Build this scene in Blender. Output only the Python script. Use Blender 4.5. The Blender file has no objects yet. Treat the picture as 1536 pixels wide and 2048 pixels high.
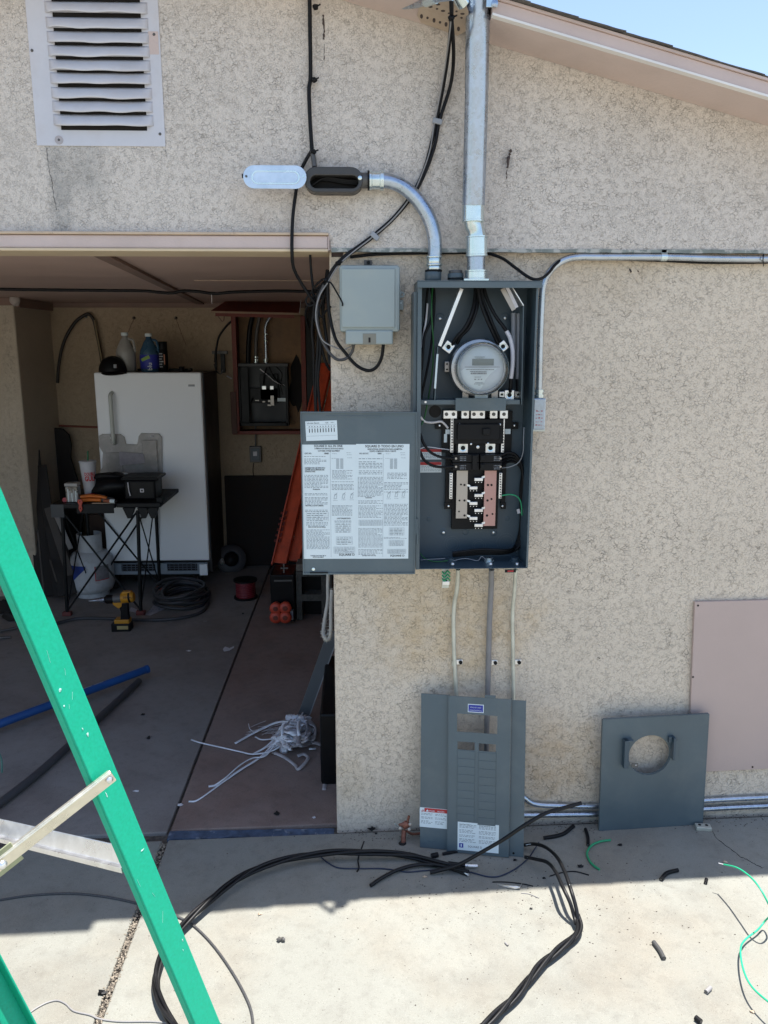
import bpy, bmesh, math, random
from mathutils import Vector, Matrix
R = math.radians
random.seed(11)
SC = bpy.context.scene

# ------------------------------------------------------------------ camera, sky, sun, exposure
CAM = Vector((0.0, -2.58, 1.70)); PITCH = R(11.8); YAW = R(1.9); FPX = 1600.0
FWD = Vector((math.sin(YAW)*math.cos(PITCH), math.cos(YAW)*math.cos(PITCH), -math.sin(PITCH)))
RGT = Vector((math.cos(YAW), -math.sin(YAW), 0.0)); UPV = RGT.cross(FWD)
cd = bpy.data.cameras.new('camera'); cam = bpy.data.objects.new('camera', cd); SC.collection.objects.link(cam)
cd.sensor_fit = 'HORIZONTAL'; cd.sensor_width = 36; cd.lens = FPX/1536*36; cd.clip_start = .05; cd.clip_end = 2000
rm = Matrix((RGT, UPV, -FWD)).transposed().to_4x4(); rm.translation = CAM; cam.matrix_world = rm
SC.camera = cam
SUNV = Vector((.13, .051, 1.0)).normalized()       # direction towards the sun
w = bpy.data.worlds.new('World'); SC.world = w; w.use_nodes = True
wn = w.node_tree.nodes; wl = w.node_tree.links
sky = wn.new('ShaderNodeTexSky'); sky.sky_type = 'NISHITA'; sky.sun_disc = False
sky.sun_elevation = math.asin(SUNV.z); sky.sun_rotation = math.atan2(SUNV.x, SUNV.y)
sky.altitude = 700; sky.air_density = 1.0; sky.dust_density = 1.8; sky.ozone_density = 0.4
wl.new(sky.outputs[0], wn['Background'].inputs[0]); wn['Background'].inputs[1].default_value = 0.128
sl = bpy.data.lights.new('sun', 'SUN'); sl.energy = 5.0; sl.angle = R(.55); sl.color = (1, .965, .91)
so = bpy.data.objects.new('sun', sl); SC.collection.objects.link(so)
so.rotation_euler = SUNV.to_track_quat('Z', 'Y').to_euler()
SC.view_settings.view_transform = 'Standard'; SC.view_settings.look = 'None'
SC.view_settings.exposure = 1.06; SC.view_settings.gamma = 1; SC.view_settings.use_curve_mapping = False
SC.cycles.max_bounces = 8; SC.cycles.diffuse_bounces = 5

# ------------------------------------------------------------------ where a picture point stands in the place
TILT = .022
def gz(x): return TILT*x
def ray(px, py): return FWD + RGT*((px-768)/FPX) - UPV*((py-1024)/FPX)
def P(px, py, Y=0.0):
    d = ray(px, py); return CAM + d*((Y-CAM.y)/d.y)
def G(px, py, h=0.0):
    d = ray(px, py); t = (h - CAM.z + TILT*CAM.x)/(d.z - TILT*d.x); return CAM + d*t
def GX(px, py, X):
    d = ray(px, py); return CAM + d*((X-CAM.x)/d.x)

# ------------------------------------------------------------------ mesh builder
class MB:
    def __init__(s, M=None): s.v = []; s.f = []; s.M = M
    def add(s, vs, fs):
        n = len(s.v)
        s.v += [(s.M @ Vector(p)) if s.M else Vector(p) for p in vs]
        s.f += [[i+n for i in f] for f in fs]; return s
    def box(s, x0, y0, z0, x1, y1, z1):
        return s.add([(x0,y0,z0),(x1,y0,z0),(x1,y1,z0),(x0,y1,z0),(x0,y0,z1),(x1,y0,z1),(x1,y1,z1),(x0,y1,z1)],
                     [(0,3,2,1),(4,5,6,7),(0,1,5,4),(1,2,6,5),(2,3,7,6),(3,0,4,7)])
    def prism(s, poly, vec):
        n = len(poly); vec = Vector(vec); a = [Vector(p) for p in poly]; b = [p+vec for p in a]
        return s.add(a+b, [list(range(n))[::-1], [i+n for i in range(n)]] + [[i,(i+1)%n,(i+1)%n+n,i+n] for i in range(n)])
    def beam(s, p0, p1, w_, t_, side=None):           # rectangular bar from p0 to p1; w_ along side
        p0 = Vector(p0); p1 = Vector(p1); d = (p1-p0).normalized()
        sd = Vector(side) if side is not None else (Vector((0,0,1)) if abs(d.z) < .9 else Vector((1,0,0)))
        sd = (sd - d*sd.dot(d)).normalized(); o = d.cross(sd)
        q = [p0+sd*w_/2+o*t_/2, p0-sd*w_/2+o*t_/2, p0-sd*w_/2-o*t_/2, p0+sd*w_/2-o*t_/2]
        return s.prism(q, p1-p0)
    def cyl(s, p0, p1, r0, r1=None, n=14, caps=True):
        return s.tube([p0, p1], [r0, r0 if r1 is None else r1], n, caps)
    def tube(s, pts, r, n=8, caps=True):
        pts = [Vector(p) for p in pts]; m = len(pts)
        rr = r if isinstance(r, (list, tuple)) else [r]*m
        t0 = (pts[1]-pts[0]).normalized(); a = t0.orthogonal().normalized(); vs = []
        for i, p in enumerate(pts):
            t = (pts[min(i+1,m-1)]-pts[max(i-1,0)]).normalized()
            a = (a - t*a.dot(t)); a = a.normalized() if a.length > 1e-6 else t.orthogonal().normalized(); b = t.cross(a)
            for k in range(n):
                g = 2*math.pi*k/n; vs.append(p + (a*math.cos(g)+b*math.sin(g))*rr[i])
        fs = [[i*n+k, i*n+(k+1)%n, (i+1)*n+(k+1)%n, (i+1)*n+k] for i in range(m-1) for k in range(n)]
        if caps: fs += [list(range(n))[::-1], [(m-1)*n+k for k in range(n)]]
        return s.add(vs, fs)
    def lathe(s, prof, c, ax=(0,0,1), n=28, caps=True):
        c = Vector(c); ax = Vector(ax).normalized(); a = ax.orthogonal().normalized(); b = ax.cross(a); vs = []
        for r, h in prof:
            for k in range(n):
                g = 2*math.pi*k/n; vs.append(c + ax*h + (a*math.cos(g)+b*math.sin(g))*max(r,1e-5))
        m = len(prof)
        fs = [[i*n+k, i*n+(k+1)%n, (i+1)*n+(k+1)%n, (i+1)*n+k] for i in range(m-1) for k in range(n)]
        if caps: fs += [list(range(n))[::-1], [(m-1)*n+k for k in range(n)]]
        return s.add(vs, fs)
    def blob(s, c, r, seed=0, amp=.12, n=14, m=9, ax=None):
        rnd = random.Random(seed); ph = [rnd.uniform(0,6.28) for _ in range(6)]; vs = []
        for i in range(m+1):
            th = math.pi*i/m
            for k in range(n):
                g = 2*math.pi*k/n
                q = 1+amp*(math.sin(2*g+ph[0])*math.sin(3*th+ph[1])+.6*math.sin(3*g+ph[2]+2*th)+.4*math.sin(5*g+ph[3])*math.sin(4*th+ph[4]))
                vs.append((c[0]+r[0]*q*math.sin(th)*math.cos(g), c[1]+r[1]*q*math.sin(th)*math.sin(g), c[2]+r[2]*q*math.cos(th)))
        return s.add(vs, [[i*n+k,(i+1)*n+k,(i+1)*n+(k+1)%n,i*n+(k+1)%n] for i in range(m) for k in range(n)])
    def plate(s, u0, u1, v0, v1, holes, n0, n1, axes=(0,2,1)):
        # rectangle u0..u1 x v0..v1 with rectangular holes, thick from n0 to n1; axes = which of x,y,z carry u,v,n
        us = sorted({u0,u1}|{h[0] for h in holes}|{h[1] for h in holes}); vs_ = sorted({v0,v1}|{h[2] for h in holes}|{h[3] for h in holes})
        def solid(i, j):
            if i < 0 or j < 0 or i >= len(us)-1 or j >= len(vs_)-1: return False
            u = (us[i]+us[i+1])/2; v = (vs_[j]+vs_[j+1])/2
            return not any(h[0] < u < h[1] and h[2] < v < h[3] for h in holes)
        def pt(u, v, n):
            q = [0,0,0]; q[axes[0]] = u; q[axes[1]] = v; q[axes[2]] = n; return tuple(q)
        for i in range(len(us)-1):
            for j in range(len(vs_)-1):
                if not solid(i, j): continue
                a,b,c,d = us[i],us[i+1],vs_[j],vs_[j+1]
                quads = [[pt(a,c,n0),pt(b,c,n0),pt(b,d,n0),pt(a,d,n0)], [pt(a,c,n1),pt(a,d,n1),pt(b,d,n1),pt(b,c,n1)]]
                if not solid(i-1,j): quads.append([pt(a,c,n0),pt(a,d,n0),pt(a,d,n1),pt(a,c,n1)])
                if not solid(i+1,j): quads.append([pt(b,c,n0),pt(b,c,n1),pt(b,d,n1),pt(b,d,n0)])
                if not solid(i,j-1): quads.append([pt(a,c,n0),pt(a,c,n1),pt(b,c,n1),pt(b,c,n0)])
                if not solid(i,j+1): quads.append([pt(a,d,n0),pt(b,d,n0),pt(b,d,n1),pt(a,d,n1)])
                for q in quads: s.add(q, [(0,1,2,3)])
        return s
    def build(s, name, m, parent=None, smooth=None, bevel=0, label=None, cat=None, group=None, kind=None, weld=True):
        root = parent
        while root is not None and root.parent is not None: root = root.parent
        if root is not None: o0 = root.location.copy()
        else:
            o0 = Vector((sum(p.x for p in s.v)/len(s.v), sum(p.y for p in s.v)/len(s.v), min(p.z for p in s.v)))
        me = bpy.data.meshes.new(name); me.from_pydata([tuple(p-o0) for p in s.v], [], s.f)
        bm = bmesh.new(); bm.from_mesh(me)
        if weld: bmesh.ops.remove_doubles(bm, verts=bm.verts, dist=1e-6)
        bmesh.ops.recalc_face_normals(bm, faces=bm.faces); bm.to_mesh(me); bm.free()
        if smooth is not None:
            me.polygons.foreach_set('use_smooth', [True]*len(me.polygons)); me.set_sharp_from_angle(angle=R(smooth))
        me.materials.append(m)
        o = bpy.data.objects.new(name, me); SC.collection.objects.link(o)
        if parent is None: o.location = o0
        else: o.parent = parent
        if bevel:
            b = o.modifiers.new('bevel', 'BEVEL'); b.width = bevel; b.segments = 2; b.limit_method = 'ANGLE'; b.angle_limit = R(40)
        tag(o, label, cat, group, kind); return o
def tag(o, label=None, cat=None, group=None, kind=None):
    if label: o['label'] = label
    if cat: o['category'] = cat
    if group: o['group'] = group
    if kind: o['kind'] = kind
    return o
def thing(name, label, cat, loc, group=None):
    o = bpy.data.objects.new(name, None); SC.collection.objects.link(o); o.location = loc; o.empty_display_size = .1
    return tag(o, label, cat, group)
def sm(pts, k=6):                                      # smooth curve through points
    pts = [Vector(p) for p in pts]
    if len(pts) < 3: return pts
    q = [pts[0]*2-pts[1]] + pts + [pts[-1]*2-pts[-2]]; out = []
    for i in range(1, len(q)-2):
        for j in range(k):
            t = j/k; a,b,c,d = q[i-1],q[i],q[i+1],q[i+2]
            out.append(.5*((2*b)+(c-a)*t+(2*a-5*b+4*c-d)*t*t+(3*b-a-3*c+d)*t**3))
    return out+[pts[-1]]
def pc(l, Y): return [P(a, b, (c[0] if c else Y)) for a, b, *c in l]
def gc(l, h): return [G(a, b, (c[0] if c else h)) for a, b, *c in l]
def frame(A, B, C):                                    # u from A to B, v towards C, n out of the face
    A = Vector(A); u = (Vector(B)-A).normalized(); v = Vector(C)-A; v = (v-u*v.dot(u)).normalized(); n = u.cross(v)
    M = Matrix((u, v, n)).transposed().to_4x4(); M.translation = A; return M
def gbox(m, px0, py0, px1, py1, Yf, Yb):               # box whose front face fills that stretch of the view at depth Yf
    ym = (py0+py1)/2; xm = (px0+px1)/2
    return m.box(P(px0,ym,Yf).x, Yf, P(xm,py1,Yf).z, P(px1,ym,Yf).x, Yb, P(xm,py0,Yf).z)
def one(px0, py0, px1, py1, Yf, Yb): return gbox(MB(), px0, py0, px1, py1, Yf, Yb)
def textmesh(mb, txt, size, u, v, n=0.0, align='LEFT', M=None, sx=1.0, bold=0.0):
    c = bpy.data.curves.new('t', 'FONT'); c.body = txt; c.size = size; c.align_x = align; c.resolution_u = 2; c.offset = bold*size
    o = bpy.data.objects.new('t', c); me = bpy.data.meshes.new_from_object(o)
    vs = [(p.co.x*sx+u, p.co.y+v, n) for p in me.vertices]; fs = [list(f.vertices) for f in me.polygons]
    if M is not None: vs = [M @ Vector(q) for q in vs]
    mb.add(vs, fs); bpy.data.objects.remove(o); bpy.data.curves.remove(c); bpy.data.meshes.remove(me)
def dashes(mb, u0, u1, v, h, n, rnd, fill=1.0):        # one line of small print, too small to read
    u = u0
    while u < u0+(u1-u0)*fill:
        l = rnd.uniform(.8, 3.2)*h; e = min(u+l, u1)
        mb.add([(u,v,n),(e,v,n),(e,v+h*.42,n),(u,v+h*.42,n)], [(0,1,2,3)]); u = e+h*.75

# ------------------------------------------------------------------ materials
def nd(t, ty, **kw):
    n = t.nodes.new(ty)
    for k, v in kw.items():
        if k in n.inputs: n.inputs[k].default_value = v
        else: setattr(n, k, v)
    return n
def mat(name, col, rough=.6, metal=0.0, var=.12, scale=6.0, bump=0.0, bscale=60.0, spec=.5, dirt=None, dscale=2.0, damt=.4, dlo=.5, dhi=.7, coat=0.0, detail=6, trans=0.0):
    m = bpy.data.materials.new(name); m.use_nodes = True; t = m.node_tree; b = t.nodes['Principled BSDF']; L = t.links.new
    b.inputs['Roughness'].default_value = rough; b.inputs['Metallic'].default_value = metal
    b.inputs['Specular IOR Level'].default_value = spec; b.inputs['Coat Weight'].default_value = coat
    if trans: b.inputs['Transmission Weight'].default_value = trans
    g = nd(t, 'ShaderNodeNewGeometry'); 
    n = nd(t, 'ShaderNodeTexNoise', Scale=scale, Detail=detail, Roughness=.6); L(g.outputs['Position'], n.inputs['Vector'])
    mr = nd(t, 'ShaderNodeMapRange'); mr.inputs[1].default_value = .3; mr.inputs[2].default_value = .7
    mr.inputs[3].default_value = 1-var; mr.inputs[4].default_value = 1+var; L(n.outputs[0], mr.inputs[0])
    h = nd(t, 'ShaderNodeHueSaturation'); h.inputs['Color'].default_value = (*col, 1); L(mr.outputs[0], h.inputs['Value'])
    out = h.outputs[0]
    if dirt:
        n2 = nd(t, 'ShaderNodeTexNoise', Scale=dscale, Detail=8, Roughness=.65); L(g.outputs['Position'], n2.inputs['Vector'])
        m2 = nd(t, 'ShaderNodeMapRange'); m2.inputs[1].default_value = dlo; m2.inputs[2].default_value = dhi; m2.inputs[4].default_value = damt
        L(n2.outputs[0], m2.inputs[0]); mx = nd(t, 'ShaderNodeMixRGB'); L(m2.outputs[0], mx.inputs[0]); L(out, mx.inputs[1]); mx.inputs[2].default_value = (*dirt, 1); out = mx.outputs[0]
    L(out, b.inputs['Base Color'])
    if rough > .15:
        m3 = nd(t, 'ShaderNodeMapRange'); m3.inputs[1].default_value = .3; m3.inputs[2].default_value = .7
        m3.inputs[3].default_value = max(rough-.08,.05); m3.inputs[4].default_value = min(rough+.08,1); L(n.outputs[0], m3.inputs[0]); L(m3.outputs[0], b.inputs['Roughness'])
    if bump:
        n4 = nd(t, 'ShaderNodeTexNoise', Scale=bscale, Detail=5, Roughness=.6); L(g.outputs['Position'], n4.inputs['Vector'])
        bp = nd(t, 'ShaderNodeBump'); bp.inputs['Strength'].default_value = bump; bp.inputs['Distance'].default_value = .01; L(n4.outputs[0], bp.inputs['Height']); L(bp.outputs[0], b.inputs['Normal'])
    return m
def stucco(name, col, pit=(.2,.17,.14), pitamt=.75, scale=1.0, stains_halo=()):
    # knocked-down stucco: flat plaster broken by short winding pits
    m = bpy.data.materials.new(name); m.use_nodes = True; t = m.node_tree; b = t.nodes['Principled BSDF']; L = t.links.new
    b.inputs['Roughness'].default_value = .95; b.inputs['Specular IOR Level'].default_value = .15
    g = nd(t, 'ShaderNodeNewGeometry'); pos = g.outputs['Position']
    def noise(sc, det=4, ro=.6, vec=pos):
        n = nd(t, 'ShaderNodeTexNoise', Scale=sc, Detail=det, Roughness=ro); L(vec, n.inputs['Vector']); return n
    def rng(i, a, b_, c, d):
        r = nd(t, 'ShaderNodeMapRange'); L(i, r.inputs[0])
        for k, v in zip((1,2,3,4), (a,b_,c,d)): r.inputs[k].default_value = v
        return r.outputs[0]
    def mth(op, a, b_):
        q = nd(t, 'ShaderNodeMath', operation=op)
        for i, x in enumerate((a, b_)):
            if hasattr(x, 'links'): L(x, q.inputs[i])
            else: q.inputs[i].default_value = x
        return q.outputs[0]
    def warped(amp, sc, stretch):
        dn = noise(sc*scale, 4, .65); sub = nd(t, 'ShaderNodeVectorMath', operation='SUBTRACT'); L(dn.outputs['Color'], sub.inputs[0]); sub.inputs[1].default_value = (.5,.5,.5)
        sc_ = nd(t, 'ShaderNodeVectorMath', operation='SCALE'); L(sub.outputs[0], sc_.inputs[0]); sc_.inputs['Scale'].default_value = amp/scale
        ad = nd(t, 'ShaderNodeVectorMath', operation='ADD'); L(pos, ad.inputs[0]); L(sc_.outputs[0], ad.inputs[1])
        mu = nd(t, 'ShaderNodeVectorMath', operation='MULTIPLY'); L(ad.outputs[0], mu.inputs[0]); mu.inputs[1].default_value = (1,1,stretch); return mu.outputs[0]
    def cracks(vsc, amp, wsc, width, gsc, g0, g1):
        vo = nd(t, 'ShaderNodeTexVoronoi', feature='DISTANCE_TO_EDGE', Scale=vsc*scale); L(warped(amp, wsc, 1.35), vo.inputs['Vector'])
        return mth('MULTIPLY', rng(vo.outputs['Distance'], .0, width, 1, 0), rng(noise(gsc*scale, 4, .65).outputs[0], g0, g1, 0, 1))
    big = rng(noise(2.6, 5).outputs[0], .38, .64, .35, 1.2)
    longc = mth('MULTIPLY', cracks(48, .024, 46, .042, 26, .50, .58), big)
    fine = mth('MULTIPLY', cracks(92, .015, 85, .060, 48, .44, .54), .42)
    pits = mth('MAXIMUM', longc, fine)
    grain = noise(520, 3, .7); mid = noise(150*scale, 5, .7)
    v1 = rng(grain.outputs[0], .3, .7, .84, 1.14); v2 = rng(mid.outputs[0], .3, .7, .90, 1.08); v3 = rng(noise(2.1, 5).outputs[0], .3, .7, .93, 1.06)
    val = mth('MULTIPLY', mth('MULTIPLY', v1, v2), v3)
    h = nd(t, 'ShaderNodeHueSaturation'); h.inputs['Color'].default_value = (*col, 1); L(val, h.inputs['Value'])
    mx = nd(t, 'ShaderNodeMixRGB'); L(mth('MULTIPLY', pits, pitamt), mx.inputs[0]); L(h.outputs[0], mx.inputs[1]); mx.inputs[2].default_value = (*pit, 1)
    out = mx.outputs[0]
    # real marks and a painted warm halo, each with its own place: (centre, half-size, colour, amount)
    for (c, s, colr, amt) in stains_halo:
        sp = nd(t, 'ShaderNodeVectorMath', operation='SUBTRACT'); L(pos, sp.inputs[0]); sp.inputs[1].default_value = c
        wb = noise(9, 4); ws = nd(t, 'ShaderNodeVectorMath', operation='SUBTRACT'); L(wb.outputs['Color'], ws.inputs[0]); ws.inputs[1].default_value = (.5,.5,.5)
        w2 = nd(t, 'ShaderNodeVectorMath', operation='MULTIPLY'); L(ws.outputs[0], w2.inputs[0]); w2.inputs[1].default_value = (s[0]*1.3, 0, s[1]*.9)
        a2 = nd(t, 'ShaderNodeVectorMath', operation='ADD'); L(sp.outputs[0], a2.inputs[0]); L(w2.outputs[0], a2.inputs[1])
        dv = nd(t, 'ShaderNodeVectorMath', operation='DIVIDE'); L(a2.outputs[0], dv.inputs[0]); dv.inputs[1].default_value = (s[0], 1.0, s[1])
        ln = nd(t, 'ShaderNodeVectorMath', operation='LENGTH'); L(dv.outputs[0], ln.inputs[0])
        fa = mth('MULTIPLY', rng(ln.outputs['Value'], .35, 1.0, amt, 0), rng(noise(14, 5).outputs[0], .35, .6, .4, 1))
        m2 = nd(t, 'ShaderNodeMixRGB'); L(fa, m2.inputs[0]); L(out, m2.inputs[1]); m2.inputs[2].default_value = (*colr, 1); out = m2.outputs[0]
    L(out, b.inputs['Base Color'])
    hgt = mth('ADD', mth('MULTIPLY', pits, -1.0), mth('MULTIPLY', mid.outputs[0], .9))
    bp = nd(t, 'ShaderNodeBump'); bp.inputs['Strength'].default_value = .8; bp.inputs['Distance'].default_value = .004; L(hgt, bp.inputs['Height']); L(bp.outputs[0], b.inputs['Normal'])
    return m
def concrete(name, col, dark, warm, scale=1.0):
    m = bpy.data.materials.new(name); m.use_nodes = True; t = m.node_tree; b = t.nodes['Principled BSDF']; L = t.links.new
    b.inputs['Roughness'].default_value = .9; b.inputs['Specular IOR Level'].default_value = .25
    g = nd(t, 'ShaderNodeNewGeometry'); pos = g.outputs['Position']; out = None
    rgb = nd(t, 'ShaderNodeRGB'); rgb.outputs[0].default_value = (*col, 1); out = rgb.outputs[0]
    for sc, lo, hi, amt, c in ((1.7,.45,.68,.60,warm),(3.6,.48,.70,.35,dark),(1.0,.52,.62,.22,tuple(min(1,x*1.35) for x in col)),(26,.50,.75,.32,dark),(210,.56,.70,.50,dark),(620,.58,.70,.45,(.6,.58,.52)),(90,.66,.70,.55,dark)):
        n = nd(t, 'ShaderNodeTexNoise', Scale=sc*scale, Detail=8, Roughness=.62); L(pos, n.inputs['Vector'])
        r = nd(t, 'ShaderNodeMapRange'); L(n.outputs[0], r.inputs[0]); r.inputs[1].default_value = lo; r.inputs[2].default_value = hi; r.inputs[4].default_value = amt
        mx = nd(t, 'ShaderNodeMixRGB'); L(r.outputs[0], mx.inputs[0]); L(out, mx.inputs[1]); mx.inputs[2].default_value = (*c, 1); out = mx.outputs[0]
    L(out, b.inputs['Base Color'])
    n = nd(t, 'ShaderNodeTexNoise', Scale=180, Detail=6, Roughness=.7); L(pos, n.inputs['Vector'])
    bp = nd(t, 'ShaderNodeBump'); bp.inputs['Strength'].default_value = .35; bp.inputs['Distance'].default_value = .003; L(n.outputs[0], bp.inputs['Height']); L(bp.outputs[0], b.inputs['Normal'])
    return m
def galv(name, col=(.62,.66,.7), rough=.38, spangle=True, metal=.85):
    m = bpy.data.materials.new(name); m.use_nodes = True; t = m.node_tree; b = t.nodes['Principled BSDF']; L = t.links.new
    b.inputs['Metallic'].default_value = metal
    g = nd(t, 'ShaderNodeNewGeometry'); v = nd(t, 'ShaderNodeTexVoronoi', Scale=120); L(g.outputs['Position'], v.inputs['Vector'])
    n = nd(t, 'ShaderNodeTexNoise', Scale=25, Detail=6); L(g.outputs['Position'], n.inputs['Vector'])
    mx = nd(t, 'ShaderNodeMixRGB'); mx.inputs[0].default_value = .35 if spangle else .05; L(n.outputs[0], mx.inputs[1]); L(v.outputs['Color'], mx.inputs[2])
    bw = nd(t, 'ShaderNodeRGBToBW'); L(mx.outputs[0], bw.inputs[0])
    r = nd(t, 'ShaderNodeMapRange'); L(bw.outputs[0], r.inputs[0]); r.inputs[1].default_value = .3; r.inputs[2].default_value = .7; r.inputs[3].default_value = .82; r.inputs[4].default_value = 1.1
    h = nd(t, 'ShaderNodeHueSaturation'); h.inputs['Color'].default_value = (*col, 1); L(r.outputs[0], h.inputs['Value']); L(h.outputs[0], b.inputs['Base Color'])
    r2 = nd(t, 'ShaderNodeMapRange'); L(bw.outputs[0], r2.inputs[0]); r2.inputs[1].default_value = .3; r2.inputs[2].default_value = .7; r2.inputs[3].default_value = rough-.07; r2.inputs[4].default_value = rough+.1; L(r2.outputs[0], b.inputs['Roughness'])
    return m

# ------------------------------------------------------------------ materials of the place
def V3(p): return (p.x, p.y, p.z)
ST = [ (V3(P(170,330)), (.10,.16), (.26,.26,.25), .45), (V3(P(130,400)), (.05,.20), (.24,.24,.23), .6), (V3(P(600,420)), (.25,.10), (.42,.30,.22), .22),
       (V3(P(1210,560)), (.22,.12), (.52,.40,.27), .35), (V3(P(900,1250)), (.36,.26), (.60,.42,.22), .6), (V3(P(1110,1530)), (.20,.24), (.56,.38,.2), .6),  # entry below the panel: warm halo of light painted into the colour
       (V3(P(1010,330)), (.025,.06), (.2,.19,.19), .5), (V3(P(700,1560)), (.08,.12), (.55,.42,.26), .3) ]
m_st_up = stucco('stucco_upper', (.725,.650,.575), scale=1.6, pitamt=.36, stains_halo=ST[:4]+[ST[6]])
m_st_lo = stucco('stucco_lower', (.735,.625,.500), scale=1.1, pitamt=.56, stains_halo=ST[3:6]+[ST[7]])
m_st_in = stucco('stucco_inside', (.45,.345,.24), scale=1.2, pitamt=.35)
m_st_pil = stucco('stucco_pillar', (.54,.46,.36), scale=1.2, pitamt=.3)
m_pink = mat('pink_paint', (.60,.475,.425), .55, var=.06, scale=5, bump=.15, bscale=90, dirt=(.36,.27,.22), damt=.35)
m_pinkboard = mat('pink_board', (.49,.375,.33), .6, var=.05, scale=3, bump=.08, bscale=200, dirt=(.40,.33,.31), damt=.3)
m_tan = mat('tan_trim', (.55,.42,.30), .6, var=.12, scale=12, dirt=(.2,.13,.08), dscale=20, damt=.6, dlo=.6, dhi=.7)
m_white_edge = mat('white_drip', (.78,.74,.70), .4, var=.05)
m_ceil = mat('ceiling_board', (.50,.35,.29), .7, var=.08, scale=3, bump=.1, bscale=60)
m_batten = mat('ceiling_batten', (.22,.14,.11), .7, var=.15)
m_shingle = mat('shingle', (.11,.10,.09), .95, var=.35, scale=60, bump=.5, bscale=300)
m_vent = mat('vent_paint', (.60,.59,.62), .5, var=.05, scale=8, dirt=(.5,.42,.38), dscale=5, damt=.4)
m_dark = mat('dark_void', (.012,.010,.009), .9, var=.1)
m_rust = mat('rust_scar', (.07,.05,.045), .9, var=.4, scale=50)
m_screed = mat('screed_metal', (.22,.24,.22), .6, metal=.2, var=.3, scale=30, dirt=(.55,.53,.48), dscale=25, damt=.7, dlo=.5, dhi=.55)
m_conc = concrete('concrete_drive', (.240,.240,.212), (.12,.11,.095), (.25,.215,.165))
m_conc_in = concrete('concrete_garage', (.26,.20,.175), (.10,.08,.07), (.20,.11,.08))
m_conc_left = concrete('concrete_left', (.25,.235,.22), (.12,.10,.095), (.19,.15,.13))
m_joint = mat('joint_dirt', (.10,.085,.07), .95, var=.5, scale=80, bump=.6, bscale=200)
m_blue_thr = mat('blue_grey_paint', (.065,.095,.15), .6, var=.5, scale=35, dirt=(.3,.33,.36), dscale=30, damt=.6, dlo=.58, dhi=.66)
m_earth = concrete('far_yard', (.29,.26,.22), (.2,.16,.13), (.3,.25,.19), .3)
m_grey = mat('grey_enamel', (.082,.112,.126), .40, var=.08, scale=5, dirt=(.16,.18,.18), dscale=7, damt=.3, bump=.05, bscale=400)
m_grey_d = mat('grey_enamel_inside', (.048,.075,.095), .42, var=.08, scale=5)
m_galv = galv('galvanised_steel', (.44,.50,.58), .30, metal=.95)
m_zinc = galv('zinc_fitting', (.66,.74,.74), .22, spangle=False)
m_alu = galv('aluminium', (.80,.80,.80), .3, spangle=False, metal=.9)
m_cast = mat('cast_grey', (.11,.105,.10), .5, metal=.3, var=.15, scale=40)
m_black = mat('black_rubber', (.007,.007,.008), .5, spec=.22, var=.2, scale=20)
m_blk2 = mat('black_plastic', (.006,.006,.007), .42, spec=.2, var=.1)
m_greyd = mat('dark_grey_wire', (.055,.052,.052), .5, var=.1)
m_greyw = mat('grey_wire', (.25,.24,.235), .5, var=.1)
m_green = mat('green_wire', (.02,.28,.12), .4, var=.1)
m_greend = mat('green_wire_dark', (.015,.12,.03), .4, var=.1)
m_white = mat('white_paper', (.68,.75,.76), .7, var=.03)
m_print = mat('black_print', (.03,.03,.035), .7, var=.05)
m_print_g = mat('grey_print', (.13,.15,.17), .7, var=.1)
m_red_p = mat('red_print', (.45,.03,.03), .6, var=.05)
m_blue_p = mat('blue_print', (.02,.03,.28), .5, var=.05)
m_tape = mat('white_tape', (.62,.60,.62), .5, var=.08, scale=40)
m_sleeve = mat('grey_sleeve', (.30,.31,.33), .5, var=.08)
m_telbox = mat('telecom_plastic', (.30,.345,.335), .5, var=.05, scale=6, dirt=(.42,.40,.30), dscale=3, damt=.35)
m_pvc = mat('grey_pvc', (.21,.20,.20), .45, var=.1, scale=20)
m_emtw = galv('weathered_conduit', (.60,.60,.52), .5, spangle=False, metal=.55)
m_conduit = galv('emt', (.50,.54,.58), .28, spangle=False, metal=.9)
m_copper = mat('copper', (.27,.11,.075), .5, metal=.6, var=.3, scale=60)
m_bus = mat('tinned_bus', (.42,.38,.34), .4, metal=.6, var=.06)
m_busc = mat('copper_bus', (.48,.28,.25), .4, metal=.5, var=.06)
m_lug = galv('lug_metal', (.80,.80,.80), .3, spangle=False, metal=.8)

# ------------------------------------------------------------------ the setting: ground and slabs
def quadslab(name, pts, z1, m, th=.09):
    mb = MB(); mb.prism([Vector((x, y, gz(x)+z1)) for x, y in pts], (0,0,-th))
    return mb
def setting(mb, name, m, **k): return mb.build(name, m, None, kind='structure', **k)
mb = MB(); mb.add([(-400,-400,gz(-400)*0-.35),(400,-400,-.35),(400,400,-.35),(-400,400,-.35)], [(0,1,2,3)])
yard = setting(mb, 'ground', m_earth)
base = thing('driveway', None, None, (0,0,0)); tag(base, kind='structure')
MB().prism([Vector((x,y,gz(x)-.014)) for x, y in ((-9,-14),(9,-14),(9,6),(-9,6))], (0,0,-.2)).build('joint_bed', m_joint, base)
ja = G(516,1199); jb = G(382,1542); jc = G(340,1655); jd = G(195,2045)
def jx(y): # the long joint
    t = (y-jc.y)/(ja.y-jc.y); u = (y-jc.y)/(jd.y-jc.y)
    return jc.x+(ja.x-jc.x)*t if y > jc.y else jc.x+(jd.x-jc.x)*u
ty = G(500,1664).y; tl = G(0,1690).y; g = .0055
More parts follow.
